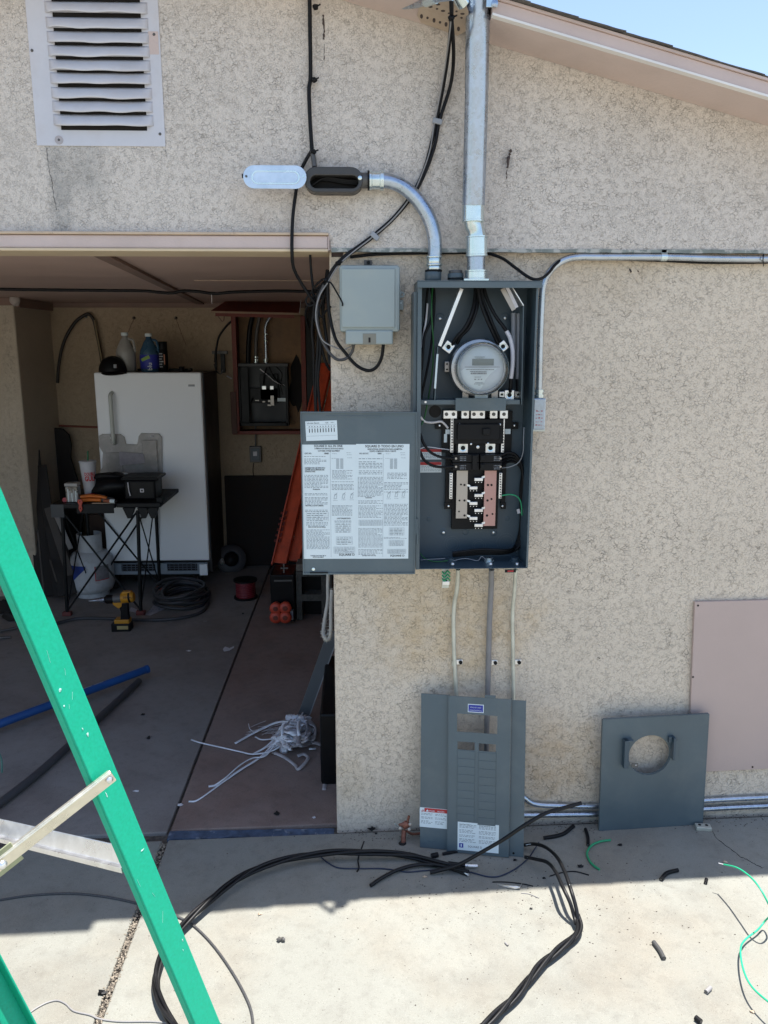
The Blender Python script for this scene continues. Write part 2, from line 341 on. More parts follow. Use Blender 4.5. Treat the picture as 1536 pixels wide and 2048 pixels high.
for name, pts, m in (('slab', [(jx(ty+.03)+g,ty+.03),(5,ty+.03),(5,5.5),(jx(5.5)+g,5.5)], m_conc_in),
                     ('slab', [(-8,tl+.02),(jx(ty)-g,ty+.02),(jx(5.5)-g,5.5),(-8,5.5)], m_conc_left),
                     ('slab', [(jx(-4)+.011,-4),(7,-4),(7,ty-.028),(jx(ty)+.010,ty-.028)], m_conc),
                     ('slab', [(-8,-4),(jx(-4)-.011,-4),(jx(ty)-.010,ty-.03),(-8,tl-.02)], m_conc),
                     ('slab', [(-8,-13),(jx(-4)-g,-13),(jx(-4)-g,-4-g*2),(-8,-4-g*2)], m_conc),
                     ('slab', [(jx(-4)+g,-13),(7,-13),(7,-4-g*2),(jx(-4)+g,-4-g*2)], m_conc)):
    quadslab(name, pts, 0, m).build('slab', m, base, bevel=.0045)
x0 = G(338,1668).x; x1 = P(668,1655).x
mb = MB()
N = 26; top = [Vector((x0+(x1-x0)*i/N, ty+.022+random.uniform(-.002,.002), gz(x0)+.001)) for i in range(N+1)]; bot = [Vector((p.x, ty-.024+random.uniform(-.005,.005), p.z)) for p in top]
mb.prism(top+bot[::-1], (0,0,-.02)); mb.build('threshold_strip', m_blue_thr, base)
# grit lying in the joint
rnd = random.Random(5); mb = MB()
for i in range(750):
    y = rnd.uniform(-1.1, ty-.05); x = jx(y)+rnd.gauss(0,.0075); r = rnd.uniform(.001,.0035)
    mb.blob((x, y, gz(x)+r*.2), (r, r, r*.7), i, n=5, m=4)
mb.build('joint_grit', mat('grit', (.26,.22,.17), .95, var=.4, scale=200), base, kind='stuff')
# hairline crack in the slab at right
ck = gc([(1425,1662),(1432,1676),(1450,1690),(1472,1706),(1480,1713),(1500,1722),(1512,1730),(1530,1738)], .0006)
mb = MB()
pts = []
for i in range(len(ck)-1):
    for k in range(6):
        t = k/6; p = ck[i].lerp(ck[i+1], t); pts.append(p+Vector((rnd.uniform(-.002,.002), rnd.uniform(-.003,.003), 0)))
mb.tube(pts, [rnd.uniform(.0004,.0013) for _ in pts], 4); mb.build('crack', m_dark, base)

# ------------------------------------------------------------------ the house
house = thing('house', 'house gable wall of beige stucco with pink trim and open carport storage', 'house', (0,0,0))
zo = P(900,503,-.03).z             # drip line of the upper stucco
xc = P(665,1000,0).x               # corner of the lower wall
zl0 = P(300,502,-.045).z; zl1 = P(300,470,-.045).z
# rake line on the wall: through two picture points
ra = P(1000,94,-.03); rb = P(1536,252,-.03); SL = (rb.z-ra.z)/(rb.x-ra.x)
XR = P(255,150,-.03).x             # ridge stands over the louvre
def zr(x): return ra.z+SL*(x-ra.x) if x > XR else ra.z+SL*(XR-ra.x)+SL*(XR-x)
XE = 2.45; XW = -4.1
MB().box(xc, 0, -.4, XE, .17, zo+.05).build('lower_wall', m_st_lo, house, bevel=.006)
xk = P(660,500,-.03).x
MB().prism([(xk,-.03,zo),(XE,-.03,zo),(XE,-.03,zr(XE)+.04),(XR,-.03,zr(XR)+.04),(XW,-.03,zr(XW)+.04),(XW,-.03,zl1-.01),(xk,-.03,zl1-.01)], (0,.18,0)).build('upper_wall', m_st_up, house, bevel=.004)
mb = MB(); xs = [xk+.004+(XE-xk-.01)*i/60 for i in range(61)]
mb.prism([Vector((x,-.034,zo-.001-random.uniform(0,.0025))) for x in xs]+[Vector((x,-.034,zo+.006+random.uniform(0,.003))) for x in xs[::-1]], (0,.02,0)); mb.build('weep_screed', m_screed, house)
mb = MB(); mb.box(XW, -.045, zl0+.008, P(655,486,-.045).x, .10, zl1); mb.build('lintel_board', m_pink, house, bevel=.004)
mb = MB(); mb.box(XW, -.052, zl1+.001, P(657,470,-.05).x, -.02, zl1+.009); mb.build('lintel_trim', m_tan, house, bevel=.002)
mb = MB(); mb.box(XW, -.051, zl0-.001, P(656,502,-.05).x, .1, zl0+.0075); mb.build('lintel_lip', mat('lip_paint', (.62,.49,.33), .55, var=.08), house, bevel=.002)
mb = MB(); mb.box(P(655.6,486,-.04).x, -.036, zo+.001, xk-.001, .1, zl1); mb.build('corner_block', m_pink, house)
YB = 3.62; zc = zl0+.03
MB().box(XW, .101, zc, XE, YB+.2, zc+.02).build('storage_ceiling', m_ceil, house)
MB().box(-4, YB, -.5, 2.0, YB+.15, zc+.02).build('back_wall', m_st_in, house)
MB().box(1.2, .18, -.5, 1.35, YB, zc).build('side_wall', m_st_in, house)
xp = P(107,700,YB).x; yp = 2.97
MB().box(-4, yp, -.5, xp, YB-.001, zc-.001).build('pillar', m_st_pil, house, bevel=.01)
# ceiling battens, wall trim, seams
a = P(180,503,.12); b = P(402,607,YB); a.z = zc; b.z = zc
MB().beam(a+Vector((0,0,-.006)), b+Vector((0,-.01,-.006)), .05, .014, side=(1,0,0)).build('ceiling_batten', m_batten, house)
MB().box(P(375,557,1.3).x, 1.45, zc-.003, 1.1, 1.458, zc-.0005).build('ceiling_seam', m_tan, house)
MB().box(xp, YB-.018, zc-.035, 1.2, YB-.001, zc-.001).build('wall_trim', m_batten, house)
MB().box(xp+.001, yp+.02, zc-.06, xp+.03, YB-.02, zc-.001).build('wall_trim', m_batten, house)
MB().box(-3.9, yp-.03, zc-.05, P(40,600,yp).x, yp-.001, zc-.001).build('wall_trim', m_batten, house)
mb = MB(); mb.blob(P(30,600,yp-.05), (.035,.03,.035), 2); mb.build('pipe_end', mat('pipe_end', (.42,.36,.32), .7), house, smooth=60)
# rake: soffit, fascia, drip edge, roof deck, shingles
def solve_d():
    best = (9, .2)
    for i in range(8, 60):
        d = i*.01; p = P(1400,153,-d-.03); e = abs(p.z - zr(p.x))
        if e < best[0]: best = (e, d)
    return best[1]
D = solve_d(); YF = -.03-D
def rake(name, m, x0, x1, y0, y1, o0, o1, **k):       # slab following the rake between offsets o0 and o1 above the line
    mb = MB(); mb.prism([(x0,y0,zr(x0)+o0),(x1,y0,zr(x1)+o0),(x1,y0,zr(x1)+o1),(x0,y0,zr(x0)+o1)], (0,y1-y0,0)); return mb.build(name, m, house, **k)
p = P(1400,112,YF); FH = p.z-zr(p.x)-.005
NA = P(836,0,YF).x; NB = P(934,20,YF).x; NC = P(978,20,-.16).x     # the rake is notched round the mast
for x0_, x1_ in ((XR, XE),(XW, XR)):
    cuts = [(x0_, x1_)] if x0_ < XR-.01 else [(x0_, NA), (NC, x1_)]
    for p_, q_ in cuts:
        rake('fascia', m_pink, p_, q_, YF, YF+.0195, .006, FH-.008, bevel=.002)
        rake('drip_edge', m_white_edge, p_, q_, YF-.004, YF+.018, -.0005, .0055)
    for p_, q_ in (cuts if len(cuts) == 1 else [(x0_, NB), (NC, x1_)]): rake('soffit', m_pink, p_, q_, YF+.02, -.031, 0, .012)
    rake('roof_deck', m_batten, x0_, x1_, YF+.02, 7.0, FH-.012, FH-.003)
    [rake('rake_metal', m_pink, p_, q_, YF-.006, YF+.03, FH-.0075, FH-.001) for p_, q_ in cuts]
MB().box(XW,-.02,0,XW+.1,7,zl0).build('far_wall', m_st_up, house)
MB().box(XE-.1,.18,-.3,XE,7,zr(XE)).build('far_wall', m_st_up, house)
MB().box(XW,6.9,-.3,XE,7,2.6).build('rear_wall', m_st_up, house)
# shingle courses: each course laps the one below
ca = math.cos(math.atan(SL)); sa = math.sin(math.atan(SL))
pitch = (P(1425,125,YF).x-P(1335,98,YF).x)/ca*1.0
sh0 = P(1058,8,YF).x
def shingle(x0_, x1_, lift, out, rise):
    sgn = 1 if x0_ >= XR-.001 else -1
    mb = MB(); n = 5; fr = []
    for i in range(n+1):
        x = x0_+(x1_-x0_)*i/n; t = i/n; t = t if sgn > 0 else 1-t
        fr.append((x, zr(x)+FH+lift+rise*t, YF-out+random.uniform(-.0015,.0015)))
    vs = []
    for x, z, y in fr: vs += [(x,y,z),(x,7.0,z),(x,7.0,z+.003),(x,y,z+.003)]
    fs = [[i*4+k,(i+1)*4+k,(i+1)*4+(k+1)%4,i*4+(k+1)%4] for i in range(n) for k in range(4)]+[[0,1,2,3],[n*4+3,n*4+2,n*4+1,n*4]]
    mb.add(vs, fs); return mb
k0 = int((XR-sh0)/pitch)
x = sh0+k0*pitch
while x < XE-.2:
    if x > XR: 
        out = .006+max(0, min(1, (1.3-x)/.9))*.018+max(0, min(1, (.4-x)/1.2))*.06  # overhang widened leftwards, out of view, to shape the ground shadow
        shingle(x-pitch*1.05, x, .0, out, random.uniform(-.001,.003)).build('shingle', m_shingle, house) if x-pitch*1.05 > XR else None
    x += pitch
x = XR
while x > XW+.3:
    shingle(x-pitch, x, .002, .055+ (XR-x)*.01, .012).build('shingle', m_shingle, house); x -= pitch  # unseen left side, overhang sized for the shadow edge it casts
MB().prism([(XR-.16,YF-.10,zr(XR-.16)+FH+.012),(XR,YF-.10,zr(XR)+FH+.02),(XR+.22,YF-.10,zr(XR+.22)+FH+.014),(XR+.22,YF-.10,zr(XR+.22)+FH+.03),(XR,YF-.10,zr(XR)+FH+.036),(XR-.16,YF-.10,zr(XR-.16)+FH+.028)], (0,7.3,0)).build('ridge_cap', m_shingle, house)
# scars, holes and cracks in the stucco
def scar(pts, r, Y, m=m_rust):
    mb = MB(); rr = random.Random(int(pts[0][0]))
    q = []
    for i in range(len(pts)-1):
        for k in range(7):
            t = k/7; a_ = P(pts[i][0]+(pts[i+1][0]-pts[i][0])*t, pts[i][1]+(pts[i+1][1]-pts[i][1])*t, Y); q.append(a_+Vector((rr.uniform(-.0015,.0015),0,0)))
    mb.tube(q, [rr.uniform(.1,1)*r for _ in q], 5); mb.build('scar', m, house)
scar([(646,30),(648,60),(647,82)], .004, -.031); scar([(649,88),(648,125)], .0014, -.031)
scar([(1022,298),(1018,312),(1014,340)], .006, -.031); scar([(1014,340),(1013,360)], .002, -.031)
m_crk = mat('crack_dark', (.16,.15,.14), .95, var=.2)
scar([(94,296),(96,330),(103,360),(108,395),(115,425)], .0013, -.0305, m_crk); scar([(330,300),(335,318)], .0010, -.0305, m_crk)
scar([(1259,538),(1263,546)], .004, -.001); scar([(1275,541),(1278,545)], .002, -.001)
scar([(1196,1315),(1200,1317)], .0025, -.001)
scar([(834,632),(830,640),(829,655)], .003, -.001)
mb = MB(); gbox(mb, 663,505, 686,514, -.002, .0); mb.build('broken_edge', m_rust, house)

# ------------------------------------------------------------------ attic louvre
vent = thing('attic_vent', 'white painted metal louvre vent screwed high on the gable wall', 'vent', P(200,292,-.03))
Yv = -.033
def vx(px, py): return P(px, py, Yv)
LV = [(82,296,7),(84,297,37),(87,298,68),(90,301,96),(93,301,124),(95,303,152),(98,305,178),(99,306,207),(101,307,234),(104,309,261)]
mb = MB()
# plate with a slot under every louvre
for k in (-2,-1): LV.insert(0, (LV[0][0]-2, LV[0][1]-1, LV[0][2]-30))
xl0 = P(74,292,Yv).x; xl1 = P(331,292,Yv).x; zt = P(190,-75,Yv).z; zb = P(190,292,Yv).z
def lz(i): return P(190, LV[i][2]-1, Yv).z
lx0 = P(100,150,Yv).x; lx1 = P(302,150,Yv).x
holes = [(lx0+.02, lx1-.02, lz(i)-.0005, lz(i)+.014) for i in range(len(LV))]
mb.plate(xl0, xl1, zb, zt, holes, Yv, Yv+.0025); mb.build('face_plate', m_vent, vent, bevel=.0008)
gb = MB().box(xl0+.01, Yv+.0026, zb+.01, xl1-.01, Yv+.0028, zt-.01); gb.build('backing', m_dark, vent)
rv = random.Random(4)
for i in range(len(LV)):
    mb = MB(); z = lz(i)+.0125; W_ = lx1-lx0; nu = 28; nv = 6; vs = []
    dent = [rv.uniform(-.0015,.0015) for _ in range(5)]
    for a_ in range(nu+1):
        u = a_/nu; env = min(1, u/.1, (1-u)/.1); env = env*env*(3-2*env)
        dz = sum(dent[q]*math.sin((q+1)*math.pi*u) for q in range(5))
        for b_ in range(nv+1):
            t = b_/nv
            vs.append((lx0+W_*u, Yv-.0004-(.018*env+.0005)*math.sin(t*math.pi/2)**1.0, z+.029-(.029+ (.004*env))*t+dz*t))
    fs = [[p_*(nv+1)+q, (p_+1)*(nv+1)+q, (p_+1)*(nv+1)+q+1, p_*(nv+1)+q+1] for p_ in range(nu) for q in range(nv)]
    mb.add(vs, fs); o = mb.build('louvre', m_vent, vent, smooth=50)
    s_ = o.modifiers.new('thick', 'SOLIDIFY'); s_.thickness = .0012
for px, py in ((118,280),(320,268),(308,69),(64,101)):
    p = vx(px, py); MB().lathe([(.001,.003),(.003,.0025),(.0042,.001),(.0042,0)], p+Vector((0,-.0,0)), (0,-1,0), 10).build('screw', m_cast, vent, smooth=40)
MB().lathe([(.012,.0016),(.012,0)], vx(118,280), (0,-1,0), 16).build('washer', mat('worn_washer', (.42,.38,.38), .6), vent)
p = P(300,84,Yv-.0012); MB().box(p.x-.004,Yv-.0006,p.z-.032,p.x+.012+.012,Yv,p.z+.028).build('bare_patch', m_pink, vent)

# ------------------------------------------------------------------ perforated strap plate on the rake
def yrake(px, py, o=-.012):                               # a point of the view lying on the soffit
    d = ray(px, py); a_ = CAM.z - ra.z - o + SL*ra.x; den = SL*d.x - d.z; t = a_/den; return CAM + d*t
sp = thing('strap_plate', 'tan perforated metal strap plate bent under the rake beside the mast', 'metal plate', yrake(890,40))
mb = MB(); out_ = [(840,8),(858,-4),(930,2),(937,22),(936,50),(930,62),(915,70),(905,66),(842,44),(834,30)]
mb.prism([yrake(a_,b_,-.004) for a_,b_ in out_], (0,-.0003,-.0025)); mb.build('plate', mat('tan_plate', (.50,.39,.29), .5, metal=.1, dirt=(.35,.22,.15), dscale=30, damt=.4), sp, bevel=.001)
for i, (px, py, w_, h_) in enumerate(((876,9,4.5,2),(861,14,4.5,2),(874,18,2.5,1.7),(886,22,4.5,2),(898,27,2.5,1.8),(925,28,4.5,2),(913,23,2.5,1.8),(923,36,2.5,1.8),(843,33,3,4.5),(855,36,2.5,2.5),(868,41,3,4.5),(880,45,2.5,2.5),(892,49,3,4.5),(917,58,3,4.5),(908,33,3,2))):
    mb = MB(); n_ = 12
    mb.prism([yrake(px+w_*math.cos(2*math.pi*k/n_), py+h_*math.sin(2*math.pi*k/n_), -.0072) for k in range(n_)], (0,0,.0005)); mb.build('slot', m_rust, sp)

# ------------------------------------------------------------------ service mast
mast = thing('service_mast', 'thick galvanised steel service mast rising from the panel past the roof edge', 'conduit', P(952,558,-.09))
mb = MB(); Ym = -.10
a_ = P(958,-60,Ym-.06); b_ = P(946,405,Ym+.005)
rm_ = (P(977,200,Ym).x-P(931,200,Ym).x)/2
mb.tube([P(958,-60,-.20),P(956,0,-.185),P(953,200,-.14),P(947,410,-.105)], rm_, 24); mb.build('pipe', m_galv, mast, smooth=40)
def sleeve(name, x_, y0_, y1_, hw, m, par, Y=Ym, lip=True):
    p0 = P(x_, y0_, Y); p1 = P(x_, y1_, Y); r_ = hw/625; L_ = (p0-p1).length; ax = (p1-p0).normalized()
    prof = [(r_*.9,0),(r_*1.04,.0),(r_*1.04,.004),(r_,.005),(r_,L_-.005),(r_*1.04,L_-.004),(r_*1.04,L_),(r_*.9,L_)] if lip else [(r_*.96,0),(r_,.002),(r_,L_-.002),(r_*.96,L_)]
    return MB().lathe(prof, p0, ax, 24).build(name, m, par, smooth=35)
sleeve('coupling', 946, 404, 444, 20, m_zinc, mast)
MB().tube(pc([(946,440),(948,452),(952,462),(953,474),(952,482)], Ym+.01), [17/625,17.5/625,16/625,17/625,17/625], 20).build('offset_nipple', m_zinc, mast, smooth=50)
sleeve('coupling', 953, 473, 513, 20, m_zinc, mast, Ym+.01)
sleeve('connector', 952, 512, 545, 17, m_galv, mast, Ym+.01)
sleeve('hub', 952, 541, 560, 20.5, m_zinc, mast, Ym+.01); gbox(MB(), 928,557, 978,561.5, Ym-.03, Ym+.05).build('flange', m_zinc, mast, bevel=.001)
p = P(985,12,YF); MB().box(p.x-.018,YF-.009,p.z-.006,p.x+.012,YF-.006,p.z+.018).build('clamp_ear', m_zinc, mast, bevel=.001); MB().lathe([(.009,0),(.009,.005),(.003,.007)], p+Vector((0.004,-.009,.002)), (0,-1,0), 12).build('bolt', m_galv, mast, smooth=30)
MB().lathe([(rm_*1.06,0),(rm_*1.06,.012)], P(956.3,2,-.185), (0,0,1), 24).build('clamp_band', m_zinc, mast, smooth=40)
sc_ = thing('stub_conduit', 'short curved grey flexible conduit stub under the rake left of the mast', 'conduit', P(800,5,-.12))
MB().tube(sm(pc([(700,-14,-.05),(745,-2,-.06),(790,11,-.07),(830,10,-.14),(862,0,-.24),(905,-6,-.30)], -.11)), .0085, 12).build('tube', m_galv, sc_, smooth=50)
MB().cyl(P(852,4,-.215), P(872,-3,-.255), .0125, n=14).build('coupling', m_zinc, sc_, smooth=30)
MB().cyl(P(913,-14,-.27), P(927,8,-.25), .018, n=16).build('elbow', m_zinc, sc_, smooth=30)

# ------------------------------------------------------------------ LB fitting, its loose cover, EMT bend
lb = thing('pull_elbow', 'dark grey conduit body left open beneath the vertical black cable', 'conduit fitting', P(670,380,-.05))
def stadium(px0, py0, px1, py1, Y, n=12):
    c0 = P(px0, (py0+py1)/2, Y); c1 = P(px1, (py0+py1)/2, Y); r_ = (P(px0, py0, Y).z-P(px0, py1, Y).z)/2; xa = c0.x+r_; xb = c1.x-r_; z = c0.z
    return [Vector((xa-r_*math.sin(math.pi*k/n), Y, z+r_*math.cos(math.pi*k/n))) for k in range(n+1)]+[Vector((xb+r_*math.sin(math.pi*k/n), Y, z-r_*math.cos(math.pi*k/n))) for k in range(n+1)]
def ringpart(outer, inner, dy, mb):                       # stadium ring
    n = len(outer); vs = outer+inner+[p+Vector((0,dy,0)) for p in outer]+[p+Vector((0,dy,0)) for p in inner]
    fs = []
    for i in range(n):
        j = (i+1)%n; fs += [[i,j,n+j,n+i],[2*n+i,3*n+i,3*n+j,2*n+j],[i,2*n+i,2*n+j,j],[n+i,n+j,3*n+j,3*n+i]]
    return mb.add(vs, fs)
o_ = stadium(608,333,726,384,-.085); i_ = stadium(620,350,717,376,-.085)
m_lb = mat('dark_cast', (.045,.042,.040), .42, var=.15, scale=40)
mb = MB(); ringpart(o_, i_, .05, mb); mb.build('body', m_lb, lb, smooth=40, bevel=.002)
MB().prism([p+Vector((0,.045,0)) for p in o_], (0,.02,0)).build('back', m_dark, lb)
mb = MB()
for k in range(3): mb.tube(sm(pc([(622,366+k*3),(650,360-k*2),(690,366-k*3),(716,368-k*3)], -.05-.003*k)), .0036, 6)
mb.build('wires_inside', m_black, lb, smooth=50)
MB().lathe([(.006,0),(.006,.003),(.003,.004)], P(720,356,-.086), (0,-1,0), 12).build('screw', m_zinc, lb, smooth=30)
MB().cyl(P(722,361,-.06), P(737,361,-.06), .022, n=18).build('hub', m_cast, lb, smooth=30)
MB().cyl(P(735,361,-.06), P(739,361,-.06), .028, n=20).build('lock_ring', m_blk2, lb, smooth=30)
MB().box(*[q for q in (P(630,386,-.06).x,-.06,P(630,388,-.06).z,P(638,386,-.06).x,-.04,P(630,382,-.06).z)]).build('lug_tab', m_cast, lb)
cv = thing('fitting_cover', 'silver oval cover swung open left of the dark conduit body', 'cover plate', P(550,376,-.095))
o_ = stadium(486,330,613,377,-.098); mb = MB(); mb.prism(o_, (0,.002,0)); mb.build('plate', galv('bright_cover', (.60,.68,.78), .35, spangle=False), cv, bevel=.0006)
mb = MB(); ringpart(stadium(502,340,600,368,-.0995), stadium(506,343.5,596,364.5,-.0995), .0015, mb); mb.build('raised_rim', m_zinc, cv, smooth=40, bevel=.0005)
for px in (492.5, 607): MB().lathe([(.0035,0),(.0035,.002)], P(px,352.5,-.098), (0,-1,0), 10).build('screw', m_cast if px < 500 else m_zinc, cv)
MB().cyl(P(484,352,-.09), P(490,352,-.09), .006, n=10).build('clip', m_blk2, cv)
em = thing('curved_conduit', 'galvanised conduit bending from the open fitting down into the panel top', 'conduit', P(868,560,-.07))
Yc = -.065
sleeve_y = lambda n_, x0_, x1_, y_, hw, m: MB().lathe([(hw/625*.9,0),(hw/625,0),(hw/625,.006),(hw/625*.92,.008),(hw/625*.92,(x1_-x0_)/625-.012),(hw/625*1.05,(x1_-x0_)/625-.010),(hw/625*1.05,(x1_-x0_)/625)], P(x0_,y_,Yc), (1,0,0), 22).build(n_, m, em, smooth=35)
sleeve_y('connector', 739, 765, 361, 17, m_zinc)
MB().tube(sm(pc([(760,361),(780,363),(803,372),(825,389),(845,413),(860,441),(868,470),(870,495),(869,520)], Yc), 8), 13.2/625, 20).build('pipe', m_galv, em, smooth=50)
for y0_, y1_, hw in ((512,516,15.5),(516,530,14),(528,532,16),(532,541,14)): sleeve('connector', 868, y0_, y1_, hw, m_zinc, em, Yc, lip=False)
sleeve('gasket', 867, 540, 544, 16.5, m_blk2, em, Yc, lip=False)
sleeve('hub', 866, 544, 561, 16, m_grey, em, Yc, lip=False)
st = thing('capped_hub', 'small grey capped hub on the panel top between the two conduits', 'conduit fitting', P(911,560,-.07))
sleeve('hub', 911, 547, 560, 15, m_grey, st, -.07, lip=False); sleeve('ring', 911, 541, 547, 13, m_cast, st, -.07, lip=False); sleeve('ring', 911, 556, 559, 15.6, m_blk2, st, -.07, lip=False)

# ------------------------------------------------------------------ the meter and breaker panel
PF = -.150
panel = thing('electrical_panel', 'open grey meter and breaker panel on the stucco wall with exposed busbars', 'electrical panel', P(950,1138,-.07))
xl = P(833.5,850,PF).x; xr = P(1066,850,PF).x; zt = P(950,562,PF).z; zb = P(950,1138,PF).z; th = .0022
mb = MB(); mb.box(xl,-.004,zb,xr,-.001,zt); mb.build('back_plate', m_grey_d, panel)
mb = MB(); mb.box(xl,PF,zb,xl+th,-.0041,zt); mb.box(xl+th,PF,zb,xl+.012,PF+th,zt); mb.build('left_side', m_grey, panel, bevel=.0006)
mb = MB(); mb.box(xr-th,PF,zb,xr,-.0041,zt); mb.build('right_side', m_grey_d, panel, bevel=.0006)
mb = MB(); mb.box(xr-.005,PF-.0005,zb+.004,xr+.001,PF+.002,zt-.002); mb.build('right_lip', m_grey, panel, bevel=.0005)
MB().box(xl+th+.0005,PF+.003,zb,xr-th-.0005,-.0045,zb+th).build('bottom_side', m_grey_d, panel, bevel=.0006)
mb = MB(); mb.box(xl-.002,PF-.010,zt-.002,xr+.010,-.0001,zt+.0005); mb.box(xl-.002,PF-.010,zt-.020,xr+.010,PF-.008,zt-.0025); mb.build('rain_lip', m_grey, panel, bevel=.0008)
mb = MB(); mb.box(xl-.010,PF+.02,zb+.02,xl-.0005,-.004,zt-.03); mb.build('side_flange', m_grey, panel, bevel=.0008)
Yi = -.012
def pb(name, px0, py0, px1, py1, Yf, m, Yb=None, bevel=.0008, parent=None): return one(px0,py0,px1,py1,Yf,Yb if Yb is not None else Yf+.01).build(name, m, parent or panel, bevel=bevel)
# pressed bosses and knock-outs
for px, py, r_ in ((880,635,9),(1010,634,9),(858,1038,5),(1015,1037,5),(931,1064,6.5),(887,1064,8),(987,1065,8)):
    MB().lathe([(r_/650*.55,.0008),(r_/650*.8,.0012),(r_/650,0)], P(px,py,-.004), (0,-1,0), 22, caps=False).build('pressed_boss', m_grey_d, panel, smooth=60)
for px, py, r_ in ((904,1088,17),(1012,1085,20),(958,1092,14),(870,823,12)):
    mb = MB(); n_ = 30; c_ = P(px,py,-.0042)
    for rr_ in (r_, r_*.72):
        mb.tube([c_+Vector((rr_/640*math.cos(2*math.pi*k/n_),0,rr_/640*math.sin(2*math.pi*k/n_))) for k in range(n_+1)], .0006, 4)
    mb.build('knockout_ring', m_grey, panel, smooth=60)
MB().lathe([(11/640,.003),(12.5/640,.003),(12.5/640,0)], P(870,823,-.004), (0,-1,0), 24).build('hole_plug', m_blk2, panel, smooth=30)
for px, py in ((887,1065),(987,1065),(880,637),(1010,636)):
    MB().lathe([(.001,.004),(.004,.003),(.0048,0)], P(px,py,-.005), (0,-1,0), 12).build('screw', m_lug, panel, smooth=50)
# upper compartment: bright barrier strips
def strip(name, pts, w_, t_, m, Y): MB().beam(P(*pts[0],Y), P(*pts[1],Y), w_, t_, side=(1,0,0)).build(name, m, panel, bevel=.0004)
strip('barrier_edge', ((922,578),(878,692)), .0105, .04, m_lug, -.085)
strip('barrier_edge', ((874,694),(868,800)), .003, .05, m_grey, -.085)
strip('barrier_label', ((875,708),(870,777)), .006, .002, m_white, -.113)
strip('barrier_edge', ((1022,576),(1044,612)), .003, .05, m_lug, -.085)
strip('barrier_edge', ((1044,612),(1040,808)), .003, .05, m_grey, -.085)
strip('label_holder', ((1005,577),(1028,620)), .014, .002, m_bus, -.10)
strip('label_holder', ((1014,574),(1034,615)), .010, .002, m_tape, -.101)
pb('divider_bar', 842,800,1040,809, -.112, m_grey, -.03)
pb('divider_plate', 911,796,1012,822, -.128, m_grey, -.125, .002)
MB().lathe([(.0035,0),(.0035,.002)], P(851,804,-.113), (0,-1,0), 10).build('screw', m_lug, panel)
# line side lugs
def lug(px, py, s_, ang, Y, m=m_lug, par=None):
    c_ = P(px,py,Y); h = s_/2/640; M_ = Matrix.Translation(c_) @ Matrix.Rotation(R(ang), 4, 'Y')
    mb = MB(M_); mb.box(-h,0,-h,h,.02,h); o = mb.build('lug', m, par or panel, bevel=.001)
    MB().lathe([(h*.62,.0006),(h*.72,.0012),(h*.72,0)], c_, (0,-1,0), 18).build('lug_ring', m_zinc, o, smooth=30)
    MB().lathe([(h*.46,.0016),(h*.46,0)], c_, (0,-1,0), 14).build('set_screw', m_blk2, o)
lug(897,694,19,35,-.07); lug(1006,693,18,-38,-.07); lug(1019,790,19,0,-.075); lug(1004,789,11,0,-.07); lug(1036,789,12,0,-.07,m_bus)
pb('jaw', 925,782,937,800, -.09, m_bus); pb('jaw', 983,780,996,798, -.09, m_bus); pb('jaw', 950,790,976,797, -.10, m_white)
pb('terminal_ear', 889,723,899,744, -.05, m_bus, bevel=.002)
for py in (728,739): MB().lathe([(.003,.001),(.003,0)], P(894,py,-.051), (0,-1,0), 8).build('ear_hole', m_blk2, panel)
# service conductors
def wire(name, pts, r_, m, par=None, Y=-.08, k=7, n_=8): return MB().tube(sm([P(a,b,(c[0] if c else Y)) for a,b,*c in pts], k), r_, n_).build(name, m, par or panel, smooth=60)
wire('line_conductor', [(951,570,-.06),(950,595,-.07),(944,625,-.085),(930,655,-.09),(913,675,-.085),(904,690,-.065)], .0056, m_black)
wire('line_conductor', [(956,570,-.06),(955,600,-.07),(951,625,-.08),(938,655,-.08),(922,672,-.075),(914,687,-.06)], .0056, m_black)
wire('line_conductor', [(956,570,-.08),(960,600,-.085),(972,635,-.09),(984,662,-.085),(997,690,-.065)], .0056, m_black)
wire('line_conductor', [(961,570,-.07),(966,600,-.075),(978,630,-.08),(990,660,-.08),(1003,688,-.06)], .0056, m_black)
wire('neutral_conductor', [(966,570,-.06),(975,600,-.07),(990,630,-.08),(1006,652,-.085),(1014,664,-.085)], .0056, m_black)
wire('white_taped_end', [(1013,662,-.086),(1020,676,-.088),(1025,700,-.088),(1025,730,-.088),(1022,757,-.086)], .0066, m_tape)
wire('grey_sleeve', [(1027,626,-.04),(1027,700,-.04),(1026,735,-.04)], .008, m_sleeve); wire('grey_sleeve', [(1036,627,-.035),(1036,700,-.035),(1035,758,-.04)], .0065, m_sleeve)
wire('black_tail', [(1022,757,-.084),(1021,775,-.08),(1020,785,-.07)], .006, m_black); wire('black_tail', [(1035,757,-.04),(1035,790,-.05)], .006, m_black)
# left-hand riser bundle
wire('branch_wire', [(856,574,-.05),(853,600,-.055),(850,640,-.06),(845,665,-.065),(843,700,-.07),(842,760,-.07),(843,800,-.06)], .0036, m_black)
wire('branch_wire', [(862,574,-.05),(866,605,-.06),(862,640,-.07),(850,668,-.075),(846,700,-.08),(843,740,-.08)], .0042, m_black)
wire('branch_wire', [(868,574,-.05),(869,600,-.055),(867,640,-.055),(861,700,-.06),(852,750,-.07),(843,790,-.07)], .0036, m_black)
wire('ground_wire', [(865,574,-.06),(863,610,-.075),(864,645,-.075),(867,690,-.07),(865,740,-.06),(858,790,-.05),(850,830,-.05),(843,850,-.06)], .0024, m_greend)
wire('white_stripe_wire', [(855,607,-.063),(852,640,-.066),(847,670,-.07),(844,695,-.075)], .0032, m_tape)
wire('white_wire', [(841,834,-.06),(850,843,-.05),(865,845,-.045),(881,843,-.04),(889,848,-.035),(896,856,-.03)], .0036, m_tape)
